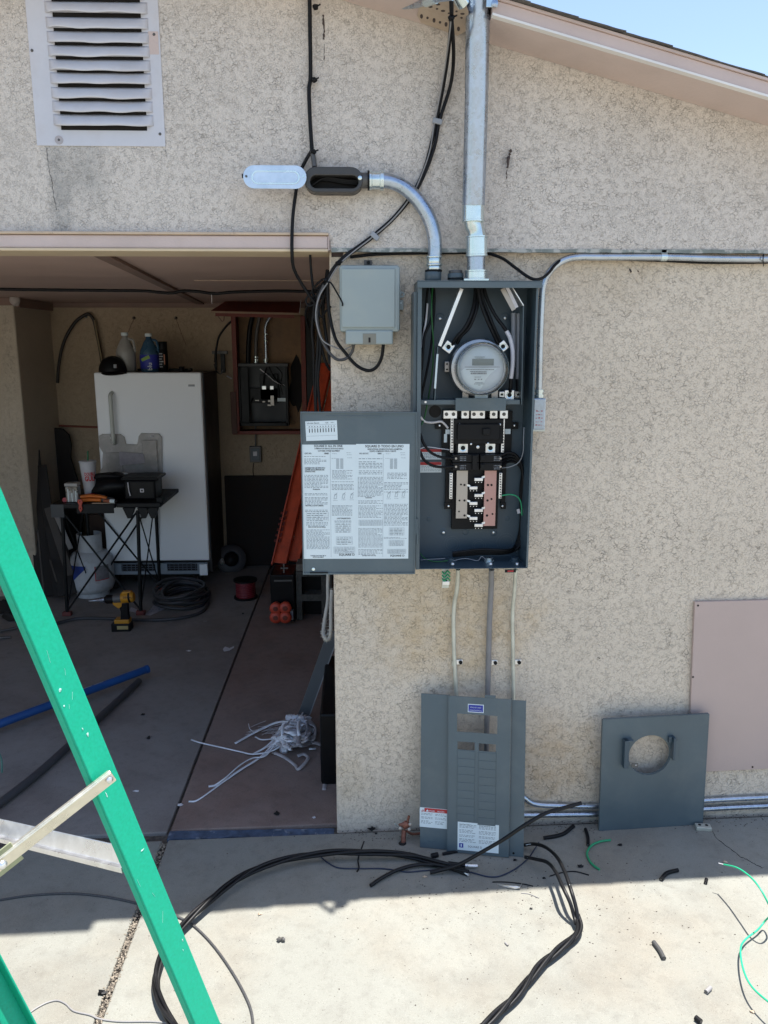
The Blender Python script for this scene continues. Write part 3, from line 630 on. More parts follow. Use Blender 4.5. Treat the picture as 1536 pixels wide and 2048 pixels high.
wire('white_wire', [(840,897,-.06),(855,894,-.05),(880,897,-.045),(902,900,-.03)], .0016, m_tape)
# interior: black base, neutral bars, lugs, main breaker, branch breakers, stabs
pb('bracket_ear', 871,845,896,858, -.02, m_blk2); pb('bracket_ear', 1015,845,1037,858, -.02, m_blk2)
pb('base_frame', 884,822,906,905, -.022, m_blk2); pb('base_frame', 1006,822,1024,905, -.022, m_blk2)
pb('base_frame', 891,905,906,1010, -.022, m_blk2); pb('base_frame', 1003,905,1012,1010, -.022, m_blk2)
pb('base_pan', 905,822,998,1058, -.026, m_blk2, -.006)
pb('lower_ear', 889,1005,906,1018, -.024, m_blk2); pb('lower_ear', 1002,1005,1012,1018, -.024, m_blk2)
pb('side_tag', 888,868,894,885, -.0235, m_white, -.022, 0); pb('side_tag', 891,859,900,868, -.0236, m_white, -.022, 0); pb('side_tag', 1010,858,1021,868, -.0236, m_white, -.022, 0)
def nbar(px, py0, py1, nscrew):
    o = pb('neutral_bar', px-3, py0, px+3, py1, -.045, m_lug, -.025)
    for i in range(nscrew):
        MB().lathe([(.0026,.0012),(.0026,0)], P(px, py0+(i+.5)*(py1-py0)/nscrew, -.0455), (0,-1,0), 8).build('screw', m_cast, o)
nbar(904,837,905,12); nbar(902,946,998,10); nbar(1006,838,905,12); nbar(1001,946,997,10)
for px0, px1, m_ in ((887,914,m_lug),(923,938,m_lug),(942,970,m_lug),(980,995,m_lug),(1000,1016,m_lug)):
    o = pb('top_lug', px0, 821, px1, 837, -.055, m_, -.03)
    for q in ((px0+px1)/2,) if px1-px0 < 18 else ((px0+6),(px1-7)):
        MB().lathe([(.0048,.003),(.0056,.002),(.0056,0)], P(q,828.5,-.0555), (0,-1,0), 12).build('screw', m_cast, o, smooth=40)
pb('main_breaker', 908,838,1007,888, -.060, m_blk2, -.027, .002)
pb('main_breaker_step', 915,848,1000,880, -.072, m_blk2, -.0605, .002)
pb('main_switch', 966,857,981,870, -.082, m_black, -.0725, .002)
pb('lug_block', 911,888,998,910, -.040, m_blk2, -.027)
lug(926,896,20,0,-.048); lug(981,896,20,0,-.048); MB().lathe([(.001,.004),(.005,.003),(.0055,0)], P(955.5,894,-.041), (0,-1,0), 12).build('screw', m_lug, panel, smooth=50)
for px, py in ((919,849),(1000,849),(942,888),(976,887),(897,1012),(1005,1012),(879,851),(1029,851)):
    MB().lathe([(.001,.003),(.003,.0022),(.0033,0)], P(px,py,-.063 if 900<px<1001 and py<900 else -.026), (0,-1,0), 10).build('screw', m_lug, panel, smooth=50)
for i, (px0, px1, py0, py1) in enumerate(((905,958,909,925),(905,958,926,941),(960,1004,909,925),(960,1004,926,941))):
    o = pb('branch_breaker', px0, py0, px1, py1, -.070, m_blk2, -.03, .0015)
    hx = px1-9 if i < 2 else px0+4
    one(hx-2, py0+3, hx+6, py1-4, -.078, -.0702).build('toggle', m_black, o, bevel=.0008)
    tx = px0+17 if i < 2 else px1-14
    mb = MB(); rr_ = random.Random(i)
    for k in range(3): 
        c0 = P(tx-2, py0+5+k*3.4, -.0706); c1 = P(tx+9, py0+5+k*3.4, -.0706); mb.M = None
        mbx = c0.x
        while mbx < c1.x: mb.box(mbx,-.0706,c0.z-.0012,mbx+rr_.uniform(.001,.003),-.0701,c0.z+.0012); mbx += .0042
    mb.build('rating_print', m_sleeve, o)
    MB().lathe([(.0035,.001),(.0035,0)], P(px0+7 if i < 2 else px1-3, (py0+py1)/2, -.0706), (0,-1,0), 10).build('terminal_screw', m_bus, o)
pb('handle_tie', 945,911,954,940, -.082, m_blk2, -.0785)
pb('busbar', 912.5,941,935,1037, -.045, m_bus, -.042); pb('busbar', 968,941,992,1052, -.045, m_busc, -.042)
for i, py in enumerate((956,973,988,1004,1018,1034,1048)):
    left = i % 2 == 1
    o = pb('stab', 939,py,955,py+6, -.052, m_lug, -.043) if left else pb('stab', 949,py,966,py+6, -.052, m_lug, -.043)
    q = [P(934,py-5,-.0455),P(940,py-3,-.048),P(942,py+2,-.05),P(934,py-1,-.0455)] if left else [P(970,py-5,-.0455),P(964,py-3,-.048),P(962,py+2,-.05),P(970,py-1,-.0455)]
    MB().prism(q, (0,.003,0)).build('stab_arm', m_lug, o)
    for s2 in range(3): MB().lathe([(.0015,.001),(.0015,0)], P((941 if left else 951)+s2*6, py+8.5, -.050), (0,-1,0), 8).build('rivet', m_lug, o)
for px, py, r_ in ((922,969,2),(929,970,2.4),(976,970,2.4),(983,970,2.4),(919,1001,2),(929,1001,2.4),(975,1001,2.4),(983,998,2.2),(918,1023,1.8),(929,1031,2.4),(974,1031,2.6),(985,1028,2)):
    MB().lathe([(r_/640,.0006),(r_/640,0)], P(px,py,-.0455), (0,-1,0), 10).build('bus_hole', m_blk2, panel)
# wires to breakers and the right-hand gutter bundle
wire('branch_wire', [(840,867,-.10),(848,888,-.105),(862,905,-.10),(882,914,-.09),(908,917,-.07)], .0044, m_black)
wire('branch_wire', [(840,902,-.10),(847,918,-.105),(862,930,-.10),(882,934,-.09),(908,933,-.07)], .0044, m_black)
for k in range(4):
    wire('gutter_wire', [(1000,912+k*7,-.05),(1018,905+k*6,-.05+.008*k),(1034,912+k*5,-.05+.008*k),(1044,935+k*3,-.05+.006*k),(1047-k*2,980,-.045+.006*k),(1047-k*2,1050,-.04+.006*k),(1040-k*3,1090,-.04+.008*k),(1015,1106-k*2,-.05-.008*k),(960,1108-k*3,-.05-.008*k),(905,1112-k*2,-.06-.006*k)], .0042, m_black)
wire('ground_wire', [(1004,991,-.05),(1020,989,-.06),(1034,993,-.07),(1042,1006,-.07),(1044,1030,-.06)], .0024, m_green)
wire('grey_wire', [(1048,855,-.08),(1047,880,-.085),(1046,905,-.08),(1038,924,-.07),(1022,933,-.06),(1004,936,-.045)], .0014, m_sleeve)
wire('ground_wire', [(840,1106,-.06),(850,1117,-.07),(868,1123,-.08),(890,1122,-.08),(903,1118,-.07)], .0016, m_greend)
wire('thin_wire', [(842,1120,-.09),(870,1118,-.09),(890,1117,-.09)], .0008, m_sleeve)
wire('thin_wire', [(905,1122,-.09),(930,1117,-.09),(955,1121,-.09),(963,1113,-.09),(972,1119,-.09)], .0009, m_sleeve)
for px in (905, 981, 1034):
    z = zb+.0025; c_ = P(px,1130,-.11); 
    o = MB().lathe([(.017,0),(.017,.005),(.012,.006),(.012,.014),(.010,.014)], (c_.x,-.075,z), (0,0,1), 18).build('bottom_connector', m_zinc if px == 981 else m_grey_d, panel, smooth=30)
    MB().lathe([(.001,.008),(.005,.006),(.0062,.003),(.0062,0)], P(px,1128,-.12), (0,-1,0), 12).build('connector_screw', m_lug, o, smooth=50)
    MB().cyl(P(px,1128,-.12), P(px,1128,-.08), .003, n=6).build('screw_shank', m_zinc, o)
for px, py, w_ in ((865,1121,5),(917,1120,6),(984,1034,6)):
    pass
strip('loose_tag', ((1036,1018),(1038,1027)), .010, .0015, m_tape, -.03)
# warning labels on the back plate
for y0_, y1_ in ((898,919),(924,945)):
    o = pb('warning_label', 840,y0_,883,y1_, -.0052, m_white, -.0045, 0)
    one(840.2,y0_+.2,882.8,y0_+6,-.0056,-.0053).build('red_header', m_red_p, o)
mb = MB(); rr_ = random.Random(3)
for y0_ in (898, 924):
    for k in range(4):
        c0 = P(843,y0_+9+k*3,-.0054); c1 = P(880,y0_+9+k*3,-.0054); x_ = c0.x
        while x_ < c1.x: mb.add([(x_,-.0054,c0.z),(x_+.004,-.0054,c0.z),(x_+.004,-.0054,c0.z+.0013),(x_,-.0054,c0.z+.0013)], [(0,1,2,3)]); x_ += rr_.uniform(.005,.008)
mb.build('label_print', m_print_g, panel)
# under the panel: lettered sticker and bracket
pb('bottom_sticker', 1010,1139,1032,1145, -.152, m_black, -.149, 0); pb('bottom_sticker_band', 1015,1141,1027,1143.5, -.1525, m_red_p, -.1521, 0)

# the hinged cover, swung fully open to the left
HF = -.163
q0 = P(606,1148,HF); q1 = P(830,1147,HF); q2 = P(605.5,823.5,HF)
MD = frame(q0, (q1.x,q1.y,q1.z), (q0.x,q2.y,q2.z)); DW = (q1-q0).length; DH = q2.z-q0.z
mb = MB(MD); mb.box(0,0,-.004,DW,DH,0); mb.box(0,0,-.018,DW,.002,-.0041); mb.box(0,DH-.002,-.018,DW,DH,-.0041); mb.box(0,.0021,-.018,.002,DH-.0021,-.0041); mb.box(DW-.002,.0021,-.018,DW,DH-.0021,-.0041)
door = mb.build('cover_door', m_grey, panel, bevel=.0012, label='grey hinged cover swung open, its inside pasted with white instruction sheets')
ru = MB(MD); ru.box(0,-.001,0,DW,.004,.004); ru.box(0,.004,0,.003,DH-.003,.004); ru.box(0,DH-.004,0,DW,DH,.004); ru.box(DW-.003,.004,0,DW,DH-.004,.004); ru.build('door_flange', m_grey, door, bevel=.001)
sD = 1/ ( (831-606)/DW )
def du(px): return (px-606)*sD
def dv(py): return (1148-py)*(DH/(1148-823.5))
MB(MD).box(du(655),dv(833),.0001,du(763),dv(831),.0012).build('pressed_rib', m_grey, door, bevel=.0004)
MB(MD).box(du(620),dv(1146),.0042,du(656),dv(1143.5),.0048).build('latch_slot', m_blk2, door)
MB(MD).lathe([(.0055,.0),(.005,.002),(.002,.003)], (du(627),dv(1138),0), (0,0,1), 14).build('door_screw', m_zinc, door, smooth=40)
la = MB(MD).box(du(608),dv(1116.5),.0001,du(714),dv(887),.0007).build('instruction_sheet', m_white, door)
lbz = MB(MD).box(du(713),dv(1116.5),.0008,du(817),dv(885.5),.0014).build('instruction_sheet', m_white, door)
Mr = MD @ Matrix.Translation((du(616.5),dv(880),0)) @ Matrix.Rotation(R(2.2),4,'Z')
lw = du(678)-du(617); lh = dv(842)-dv(880)
MB(Mr).box(0,0,.0001,lw,lh,.0008).build('rating_label', m_white, door)
rr_ = random.Random(21); pr = MB(); bd = MB()
def col(u0, u1, ya, yb, n_, dens=1.0, head=None):
    v = dv(ya); step = (dv(ya)-dv(yb))/n_
    for i in range(n_):
        if rr_.random() < .12*dens: continue
        dashes(pr, du(u0), du(u1), v-step*(i+1), step*.8, n_, rr_, rr_.choice((1,1,1,.95,.6)))
pr = MB(MD); bd = MB(MD)
def column(u0, u1, ya, yb, lines, z=.0017, gaps=.12):
    step = (yb-ya)/lines
    for i in range(lines):
        if rr_.random() < gaps: continue
        y = ya+step*(i+1); f = rr_.choice((1,1,1,.95,.7))
        dashes(pr, du(u0), du(u1), dv(y), (dv(ya)-dv(yb))/lines*.78, z, rr_, f)
def txt(mb, s_, px, py, h, align='CENTER', z=.0018, sx=1.0): textmesh(mb, s_, h*1.06, du(px), dv(py), z, align, MD, sx*.95, .022)
B1 = .0098
mbk = MB()
txt(mbk, 'SQUARE D ALL IN ONE', 659, 891.5, .0082, z=.0011); txt(mbk, 'SQUARE D TODO EN UNO', 768, 892, .0095)
txt(mbk, 'BASE INTEGRAL DE MEDICION PARA ACOMETIDA', 769, 897, .0058, sx=.8); txt(mbk, 'EQUIPO COMPRADO POR EL CLIENTE', 765, 901, .0058, sx=.8)
txt(mbk, 'COMBINATION SERVICE ENTRANCE DEVICE', 660, 896, .0055, z=.0011, sx=.8); txt(mbk, 'CUSTOMER OWNED EQUIPMENT', 660, 900.5, .0055, z=.0011, sx=.8)
for u, s_ in ((613,'CAT. NO.'),(651,'SERIES'),(719,'NO. DE CAT.'),(755,'SERIE')): txt(mbk, s_, u, 905.5, .0058, 'LEFT', z=.0018, sx=.85)
txt(mbk, 'SQUARE D', 694, 1110, .0085, z=.0011, sx=1.2); txt(mbk, 'SQUARE D', 795, 1112, .0078, sx=1.2)
for s_, u, y in (('SUITABLE FOR USE WITH 75°C',613,934),('COPPER OR ALUMINUM LINE',613,937.5),('CONDUCTORS',613,941),('Accessories',628,976),('Accesorios',731,993),('NEUTRAL LUG KIT LABORS',613,1009),('Short Circuit Current Rating',618,1052),('LUG TORQUE DATA',675,1035)):
    txt(mbk, s_, u, y, .0056, 'LEFT', z=.0018, sx=.8)
txt(mbk, 'SUITABLE ONLY FOR USE AS', 637, 1111, .0044, z=.0011, sx=.85); txt(mbk, 'SERVICE EQUIPMENT', 637, 1114, .0044, z=.0011, sx=.85)
txt(mbk, 'SUITABLE ONLY FOR USE', 738, 1111, .0044, sx=.85)
column(612,655,908,930,9,.0011); column(612,658,945,972,10,.0011); column(612,657,979,1005,10,.0011); column(612,657,1012,1020,3,.0011); column(614,657,1040,1048,3,.0011); column(614,660,1055,1096,17,.0011,.04)
column(666,706,936,955,8,.0011); column(665,708,958,976,7,.0011); column(665,705,1006,1030,10,.0011); column(670,704,1037,1041,2,.0011)
column(718,764,909,945,12); column(716,765,949,990,16,gaps=.06); column(717,765,996,1032,14); column(717,765,1052,1108,22,gaps=.05)
column(774,812,938,954,6); column(768,815,957,981,9); column(768,815,1003,1048,17,gaps=.05); column(768,815,1071,1075,2)
for u0, u1, ya, yb in ((614,658,1021,1039),(671,702,1042,1062),(673,705,1071,1087),(668,710,1092,1105),(718,765,1037,1048),(778,808,1053,1068),(778,808,1078,1090),(775,812,1097,1106)):
    z = .0011 if u1 < 712 else .0018; n_ = 5
    for i in range(n_+1):
        y = ya+(yb-ya)*i/n_; pr.add([(du(u0),dv(y),z),(du(u1),dv(y),z),(du(u1),dv(y)+.0004,z),(du(u0),dv(y)+.0004,z)], [(0,1,2,3)])
    for f in (0,.55,1): 
        u = du(u0+(u1-u0)*f); pr.add([(u,dv(yb),z),(u+.0004,dv(yb),z),(u+.0004,dv(ya),z),(u,dv(ya),z)], [(0,1,2,3)])
    column(u0+2,u1-2,ya,yb,n_,z,.0)
for u in (662.5,): pr.add([(du(u),dv(1113),.0011),(du(u)+.0005,dv(1113),.0011),(du(u)+.0005,dv(898),.0011),(du(u),dv(898),.0011)], [(0,1,2,3)])
for u in (765.7,): pr.add([(du(u),dv(1113),.0018),(du(u)+.0005,dv(1113),.0018),(du(u)+.0005,dv(905),.0018),(du(u),dv(905),.0018)], [(0,1,2,3)])
for ux in (674,779):                                     # small panel diagrams
    z = .0011 if ux < 700 else .0018
    for i in range(13):
        for s2 in (0,8): pr.add([(du(ux+s2),dv(915+i*1.6),z),(du(ux+s2+6),dv(915+i*1.6),z),(du(ux+s2+6),dv(915+i*1.6)+.0009,z),(du(ux+s2),dv(915+i*1.6)+.0009,z)], [(0,1,2,3)])
    for u, y in ((ux-8,905),(ux-9,914),(ux+20,903),(ux+21,907),(ux+22,913)): dashes(pr, du(u), du(u+9), dv(y), .002, z, rr_)
for base_ in ((671,994),(687,993),(703,993),(776,991),(791,990),(805,989)):   # three little tag drawings on each sheet
    u, y = base_; z = .0011 if u < 712 else .0018
    for (a0,b0,a1,b1) in ((-2,0,0,-9),(0,-9,4,-9),(4,-9,3,0),(3,0,-2,0),(0,-6,3,-10),(3,-10,5,-12)):
        A_ = Vector((du(u+a0),dv(y+b0),z)); B_ = Vector((du(u+a1),dv(y+b1),z)); d_ = (B_-A_).normalized(); s2 = Vector((-d_.y,d_.x,0))*.0004
        pr.add([A_-s2,B_-s2,B_+s2,A_+s2], [(0,1,2,3)])
    dashes(pr, du(u-3), du(u+5), dv(y+3.5), .002, z, rr_)
pr2 = MB(Mr)
for i in range(10): pr2.add([(.010+i*.0083,lh*.42,.0011),(.0125+i*.0083,lh*.42,.0011),(.0125+i*.0083,lh*.62,.0011),(.010+i*.0083,lh*.62,.0011)], [(0,1,2,3)]); pr2.add([(.010+i*.0083,lh*.70,.0011),(.0125+i*.0083,lh*.70,.0011),(.0125+i*.0083,lh*.74,.0011),(.010+i*.0083,lh*.74,.0011)], [(0,1,2,3)])
for f in (.24,.66,.80): pr2.add([(.003,lh*f,.0011),(lw-.003,lh*f,.0011),(lw-.003,lh*f+.0004,.0011),(.003,lh*f+.0004,.0011)], [(0,1,2,3)])
textmesh(mbk, 'Schneider Electric', .0075, .004, lh*.86, .0011, 'LEFT', Mr, .7); textmesh(mbk, '100A', .006, lw*.62, lh*.86, .0011, 'LEFT', Mr, .8); textmesh(mbk, 'Series 1', .005, lw*.8, lh*.88, .0011, 'LEFT', Mr, .7)
mbk.build('headings', m_print, door, weld=False); pr.build('small_print', m_print_g, door, weld=False); pr2.build('label_table', m_print, door, weld=False)
for y0_, y1_ in ((866,892),(1037,1068)):
    MB().cyl(P(833,y0_,-.160), P(833,y1_,-.160), .0042, n=10).build('hinge_knuckle', m_grey, door, smooth=40)
    MB().cyl(P(834,y0_+20,-.158), P(834,y1_+20,-.158), .0042, n=10).build('hinge_knuckle', m_grey, door, smooth=40)

# ------------------------------------------------------------------ the meter
met = thing('electricity_meter', 'round glass electricity meter plugged into the open panel', 'meter', P(955,790,-.12))
cm = P(957,736,-.075); RM = 57.5/640
MB().lathe([(RM*.9,-.01),(RM*.985,-.01),(RM,-.002),(RM,.010),(RM*.96,.016),(RM*.88,.018),(RM*.86,.018),(RM*.86,0)], cm, (0,-1,0), 56).build('base_ring', galv('meter_ring', (.42,.42,.43), .3, spangle=False), met, smooth=40)
MB().lathe([(RM*.84,.0),(RM*.84,.055)], cm, (0,-1,0), 48).build('inner_drum', galv('meter_drum', (.85,.84,.80), .25, spangle=False, metal=.9), met, smooth=40)
fr_ = MB(); fr_.lathe([(RM*.78,.0551),(RM*.78,.060),(RM*.75,.062)], cm, (0,-1,0), 48); fr_.build('face_disc', mat('meter_face', (.55,.60,.63), .5), met, smooth=30)
FY = cm.y-.0625; k_ = 1/655
def mf(px, py): return Vector(((px-960)*k_+cm.x, FY, cm.z-(py-735)*k_))
def mrect(mb, x0_, y0_, x1_, y1_, dy=0): a_ = mf(x0_,y1_); b_ = mf(x1_,y0_); mb.box(a_.x, FY-.0003-dy, a_.z, b_.x, FY-dy, b_.z); return mb
mrect(MB(), 941,716,984,729).build('display', mat('lcd', (.14,.18,.19), .25), met); mb = mrect(MB(), 927,731.5,996,732.3); mb.build('face_line', m_print_g, met)
n_ = 20; Rf = RM*.75
mb = MB(); pts = [mf(927,734),mf(992,734),mf(978,745),mf(968,757),mf(962,771)]
for k in range(7): 
    g_ = math.radians(268-k*13.5); pts.append(Vector((cm.x+Rf*.93*math.cos(g_)-.001, FY, cm.z+Rf*.93*math.sin(g_))))
mb.prism(pts, (0,-.0003,0)); mb.build('name_plate', m_white, met)
mb = MB(); rr_ = random.Random(8)
for x0_, x1_, y_, h in ((945,966,713,1.2),(948,963,715,1),(929,985,737.5,1.4),(937,970,741.5,1.6),(946,960,752,1),(946,950,757,2),(953,956,757,2),(959,962,757,2),(948,964,763,1),(946,966,765.5,1),(954,958,768,1)):
    x_ = x0_
    while x_ < x1_: l_ = rr_.uniform(.8,2.4); mrect(mb, x_, y_-h, min(x_+l_,x1_), y_, .0006); x_ += l_+.6
x_ = 938.5
while x_ < 970: l_ = rr_.choice((.35,.6,1.0)); mrect(mb, x_, 742.7, x_+l_, 746, .0006); x_ += l_+.45
mb.build('face_print', m_print_g, met, weld=False)
def glass(name, tint=(1,1,1), amt=.0):
    m = bpy.data.materials.new(name); m.use_nodes = True; t = m.node_tree; t.nodes.clear(); L = t.links.new
    o = nd(t, 'ShaderNodeOutputMaterial'); tr = nd(t, 'ShaderNodeBsdfTransparent'); tr.inputs[0].default_value = (*tint, 1); gl = nd(t, 'ShaderNodeBsdfGlossy'); gl.inputs['Roughness'].default_value = .04
    fz = nd(t, 'ShaderNodeFresnel'); fz.inputs[0].default_value = 1.5; ad = nd(t, 'ShaderNodeMath', operation='ADD'); ad.inputs[1].default_value = amt; L(fz.outputs[0], ad.inputs[0])
    mx = nd(t, 'ShaderNodeMixShader'); L(ad.outputs[0], mx.inputs[0]); L(tr.outputs[0], mx.inputs[1]); L(gl.outputs[0], mx.inputs[2]); L(mx.outputs[0], o.inputs[0]); return m
m_glass = glass('clear_glass', (.93,.95,.96), .03)
MB().lathe([(RM*.86,.014),(RM*.875,.020),(RM*.865,.045),(RM*.86,.085),(RM*.845,.094),(RM*.80,.099),(RM*.77,.100),(RM*.755,.097),(RM*.4,.0985),(.0,.099)], cm, (0,-1,0), 64, caps=False).build('glass_cover', m_glass, met, smooth=50)
MB().lathe([(RM*.76,.0625),(RM*.79,.066),(RM*.815,.064),(RM*.82,.058),(RM*.78,.056)], cm, (0,-1,0), 56, caps=False).build('glint_ring', m_alu, met, smooth=60)  # bright ring added to imitate the highlight round the face
MB().lathe([(RM*.865,.083),(RM*.88,.086),(RM*.875,.090),(RM*.855,.092)], cm, (0,-1,0), 56, caps=False).build('cover_band', m_zinc, met, smooth=60)

# ------------------------------------------------------------------ telecom box and cables
tb = thing('telecom_box', 'pale grey plastic telephone box beside the open panel', 'junction box', P(740,690,-.02))
Yt = -.085
pb('housing', 679,530,800,664, Yt, m_telbox, -.001, .009, tb)
pb('lid', 683,537,790,655, Yt-.006, m_telbox, Yt-.0005, .006, tb)
pb('lower_lid', 691,660,786,689, Yt-.004, m_telbox, -.003, .005, tb)
pb('keyhole_pocket', 726,667,752,688, Yt-.0055, mat('pocket', (.22,.21,.17), .6), Yt-.0045, .0005, tb); pb('key_slot', 737,675,741,685, Yt-.0062, m_dark, Yt-.0056, 0, tb)
pb('mount_tab', 728,520,744,530, -.008, m_cast, -.001, .001, tb); MB().lathe([(.006,0),(.005,.004)], P(737,525,-.009), (0,-1,0), 10).build('tab_screw', m_blk2, tb, smooth=30)
mb = MB(); ringpart([P(804,589,-.03)+Vector((.0085*math.cos(2*math.pi*k/16),0,.0085*math.sin(2*math.pi*k/16))) for k in range(16)], [P(804,589,-.03)+Vector((.004*math.cos(2*math.pi*k/16),0,.004*math.sin(2*math.pi*k/16))) for k in range(16)], .008, mb); mb.box(P(797,589,-.03).x,-.03,P(797,596,-.03).z,P(803,589,-.03).x,-.022,P(797,582,-.03).z); mb.build('hasp', m_telbox, tb, bevel=.0005)
pb('hasp_tab', 797,600,807,620, -.03, m_telbox, -.02, .002, tb)
for y in (606,): MB().lathe([(.0025,.0006),(.0025,0)], P(802,y,-.0305), (0,-1,0), 8).build('hasp_hole', m_white, tb)
def cable(name, label, pts, r_, m, Y=-.03, k=8, group=None, cat='cable'):
    return MB().tube(sm([P(a,b,(c[0] if c else Y)) for a,b,*c in pts], k), r_, 8).build(name, m, None, smooth=60, label=label, cat=cat, group=group)
cable('cable', 'thick black cable running straight down from the roof above the fitting cover', [(619,-20,-.06),(620,60,-.05),(621,150,-.045),(618,180,-.045),(620,240,-.045),(624,302,-.05)], .0058, m_black)
MB().tube(pc([(624,302,-.05),(627,316,-.05),(629,334,-.055)],0), .0075, 10).build('cable_sleeve', m_cast, None, smooth=50, label='short grey sleeve entering the top of the dark conduit body', cat='cable sleeve')
cable('cable', 'black cable dropping behind the oval cover and into the carport corner', [(624,300,-.05),(612,320,-.045),(598,350,-.04),(591,390,-.045),(586,430,-.05),(584,470,-.055),(584,505,-.058),(587,535,-.03),(600,562,.0),(618,590,.02),(632,612,.03),(637,650,.04),(636,690,.05),(633,740,.06),(632,800,.07),(634,860,.08)], .0052, m_black)
cable('cable', 'thin black cable hanging inside the opening near its right jamb', [(620,498,.03),(622,540,.04),(626,575,.04),(628,610,.05),(624,660,.06),(627,700,.07),(628,760,.08),(632,840,.08)], .004, m_black)
for i, (off, lab) in enumerate((((0,0),'black cable of the arcing bundle, left strand from the strap plate'),((7,1),'black cable of the arcing bundle, right strand from the strap plate'))):
    d = off[0]
    cable('cable', lab, [(903-d*.2,-16,-.30),(903,30,-.25),(896+d*1.6,110,-.11),(887+d*2,170,-.055),(873+d*.9,240,-.042),(862+d*1.1,290,-.042),(848+d*.6,340,-.042),(826+d*.5,385,-.042),(790+d*.3,432,-.04),(750,468+d*.4,-.04),(715,494+d*.4,-.045),(690,512+d*.5,-.04),(668,535+d*.4,-.035),(652,565+d*.3,-.025)], .0052, m_black, group='black cables arcing from the roof to the telephone box')
cable('cable', 'thin grey wire of the arcing bundle fanned out beside the black strands', [(905,-16,-.305),(902,40,-.24),(892,120,-.11),(880,190,-.06),(869,245,-.046),(860,300,-.046),(845,345,-.047),(824,390,-.047),(786,438,-.046),(745,474,-.046),(705,505,-.05),(676,532,-.045),(655,566,-.035),(640,590,-.03),(632,620,-.03),(634,650,-.03),(645,680,-.03),(668,694,-.03),(686,699,-.03),(700,694,-.03),(706,688,-.03)], .0021, m_greyw)
cable('cable', 'black telephone cable looping under the pale grey box to its right end', [(655,560,-.03),(656,600,-.02),(661,640,-.02),(672,680,-.03),(690,705,-.03),(712,730,-.03),(735,741,-.03),(752,735,-.03),(763,715,-.035),(767,686,-.04)], .0052, m_black)
cable('cable', 'dark grey cable looping low at the wall corner into the box', [(648,570,-.03),(636,600,-.02),(634,640,-.02),(642,675,-.02),(655,700,-.02),(672,718,-.03),(690,718,-.03),(703,706,-.03),(708,688,-.035)], .0046, m_greyd)
cable('cable', 'black cable entering the carport corner behind the loops', [(650,565,.0),(641,590,.02),(634,620,.03),(640,680,.05),(650,720,.06),(660,740,.08)], .005, m_black)
for i, (lab, pts, r_) in enumerate((('black wire knotted in the corner tangle, crossing to the left',[(652,560,.0),(640,572,.02),(622,586,.04),(612,600,.05),(618,612,.05),(632,606,.04),(645,594,.02),(655,588,.01)],.0034),
    ('black wire in the corner tangle dropping along the jamb',[(648,566,.0),(634,590,.03),(628,625,.05),(636,660,.05),(641,700,.05),(636,760,.06),(641,830,.07)],.0045),
    ('black wire in the corner tangle curling back to the wall corner',[(655,575,-.01),(645,600,.02),(638,622,.03),(643,634,.02),(652,622,.0),(662,613,-.01)],.003),
    ('short black wire loop topmost in the corner tangle',[(656,556,-.02),(644,560,.0),(632,570,.02),(624,582,.03),(630,592,.03),(644,585,.02)],.0032),
    ('thick black wire dropping behind the corner tangle',[(655,540,.02),(650,580,.05),(646,620,.06),(652,670,.06),(660,720,.05),(668,740,.04)],.0055),
    ('black wire hooking over the red cabinet side from the tangle',[(640,585,.04),(626,600,.2),(616,612,.4),(612,630,.6),(618,655,.7)],.006))):
    cable('cable', lab, pts, r_, m_black, group='black wires tangled at the carport corner')
cable('cable_tie', 'long black cable tie tail lying over the pale grey box', [(655,564,-.04),(662,566,-.045),(672,582,-.06),(684,604,-.093),(685,612,-.094)], .0025, m_blk2, k=4, cat='cable tie')
for (px, py, lab, m) in ((874,243,'small grey cable clamp holding the arcing bundle high on the wall',m_sleeve),(749,472,'small grey cable clamp on the arcing bundle above the carport corner',m_sleeve)):
    p = P(px,py,-.045); M_ = Matrix.Translation(p) @ Matrix.Rotation(R(12 if px > 800 else 40),4,'Y')
    mb = MB(M_); mb.box(-.013,-.008,-.0075,.015,.008,.0075); mb.build('cable_clamp', m, None, bevel=.002, label=lab, cat='clamp')
for (px, py, Y_, lab) in ((903,36,-.25,'black cable tie bunching the cables just below the strap plate'),(652,560,-.03,'black cable tie gathering cables at the carport corner'),(676,527,-.045,'black cable tie with a cut tail above the pale grey box'),(628,160,-.05,'black cable clip half way down the straight cable'),(631,14,-.055,'silver-topped cable clip at the top of the straight cable'),(627,304,-.055,'black cable tie where the straight cable divides')):
    mb = MB(); p = P(px,py,Y_); mb.blob(p, (.009,.009,.007), int(px), .2, 10, 6); mb.cyl(p, p+Vector((.014,-.008,.004)), .0022, n=6); mb.build('cable_tie', m_blk2, None, smooth=50, label=lab, cat='cable tie')
cable('cable', 'black cable sagging from the stucco ledge and looping over the panel corner', [(700,514,-.012),(760,508,-.012),(870,506,-.012),(940,505,-.012),(975,507,-.02),(1005,517,-.04),(1030,535,-.07),(1055,553,-.10),(1070,559,-.11),(1085,556,-.10),(1098,545,-.07),(1112,528,-.045),(1130,519,-.03),(1180,517,-.022),(1300,520,-.018),(1420,525,-.014),(1560,524,-.014)], .0047, m_black)

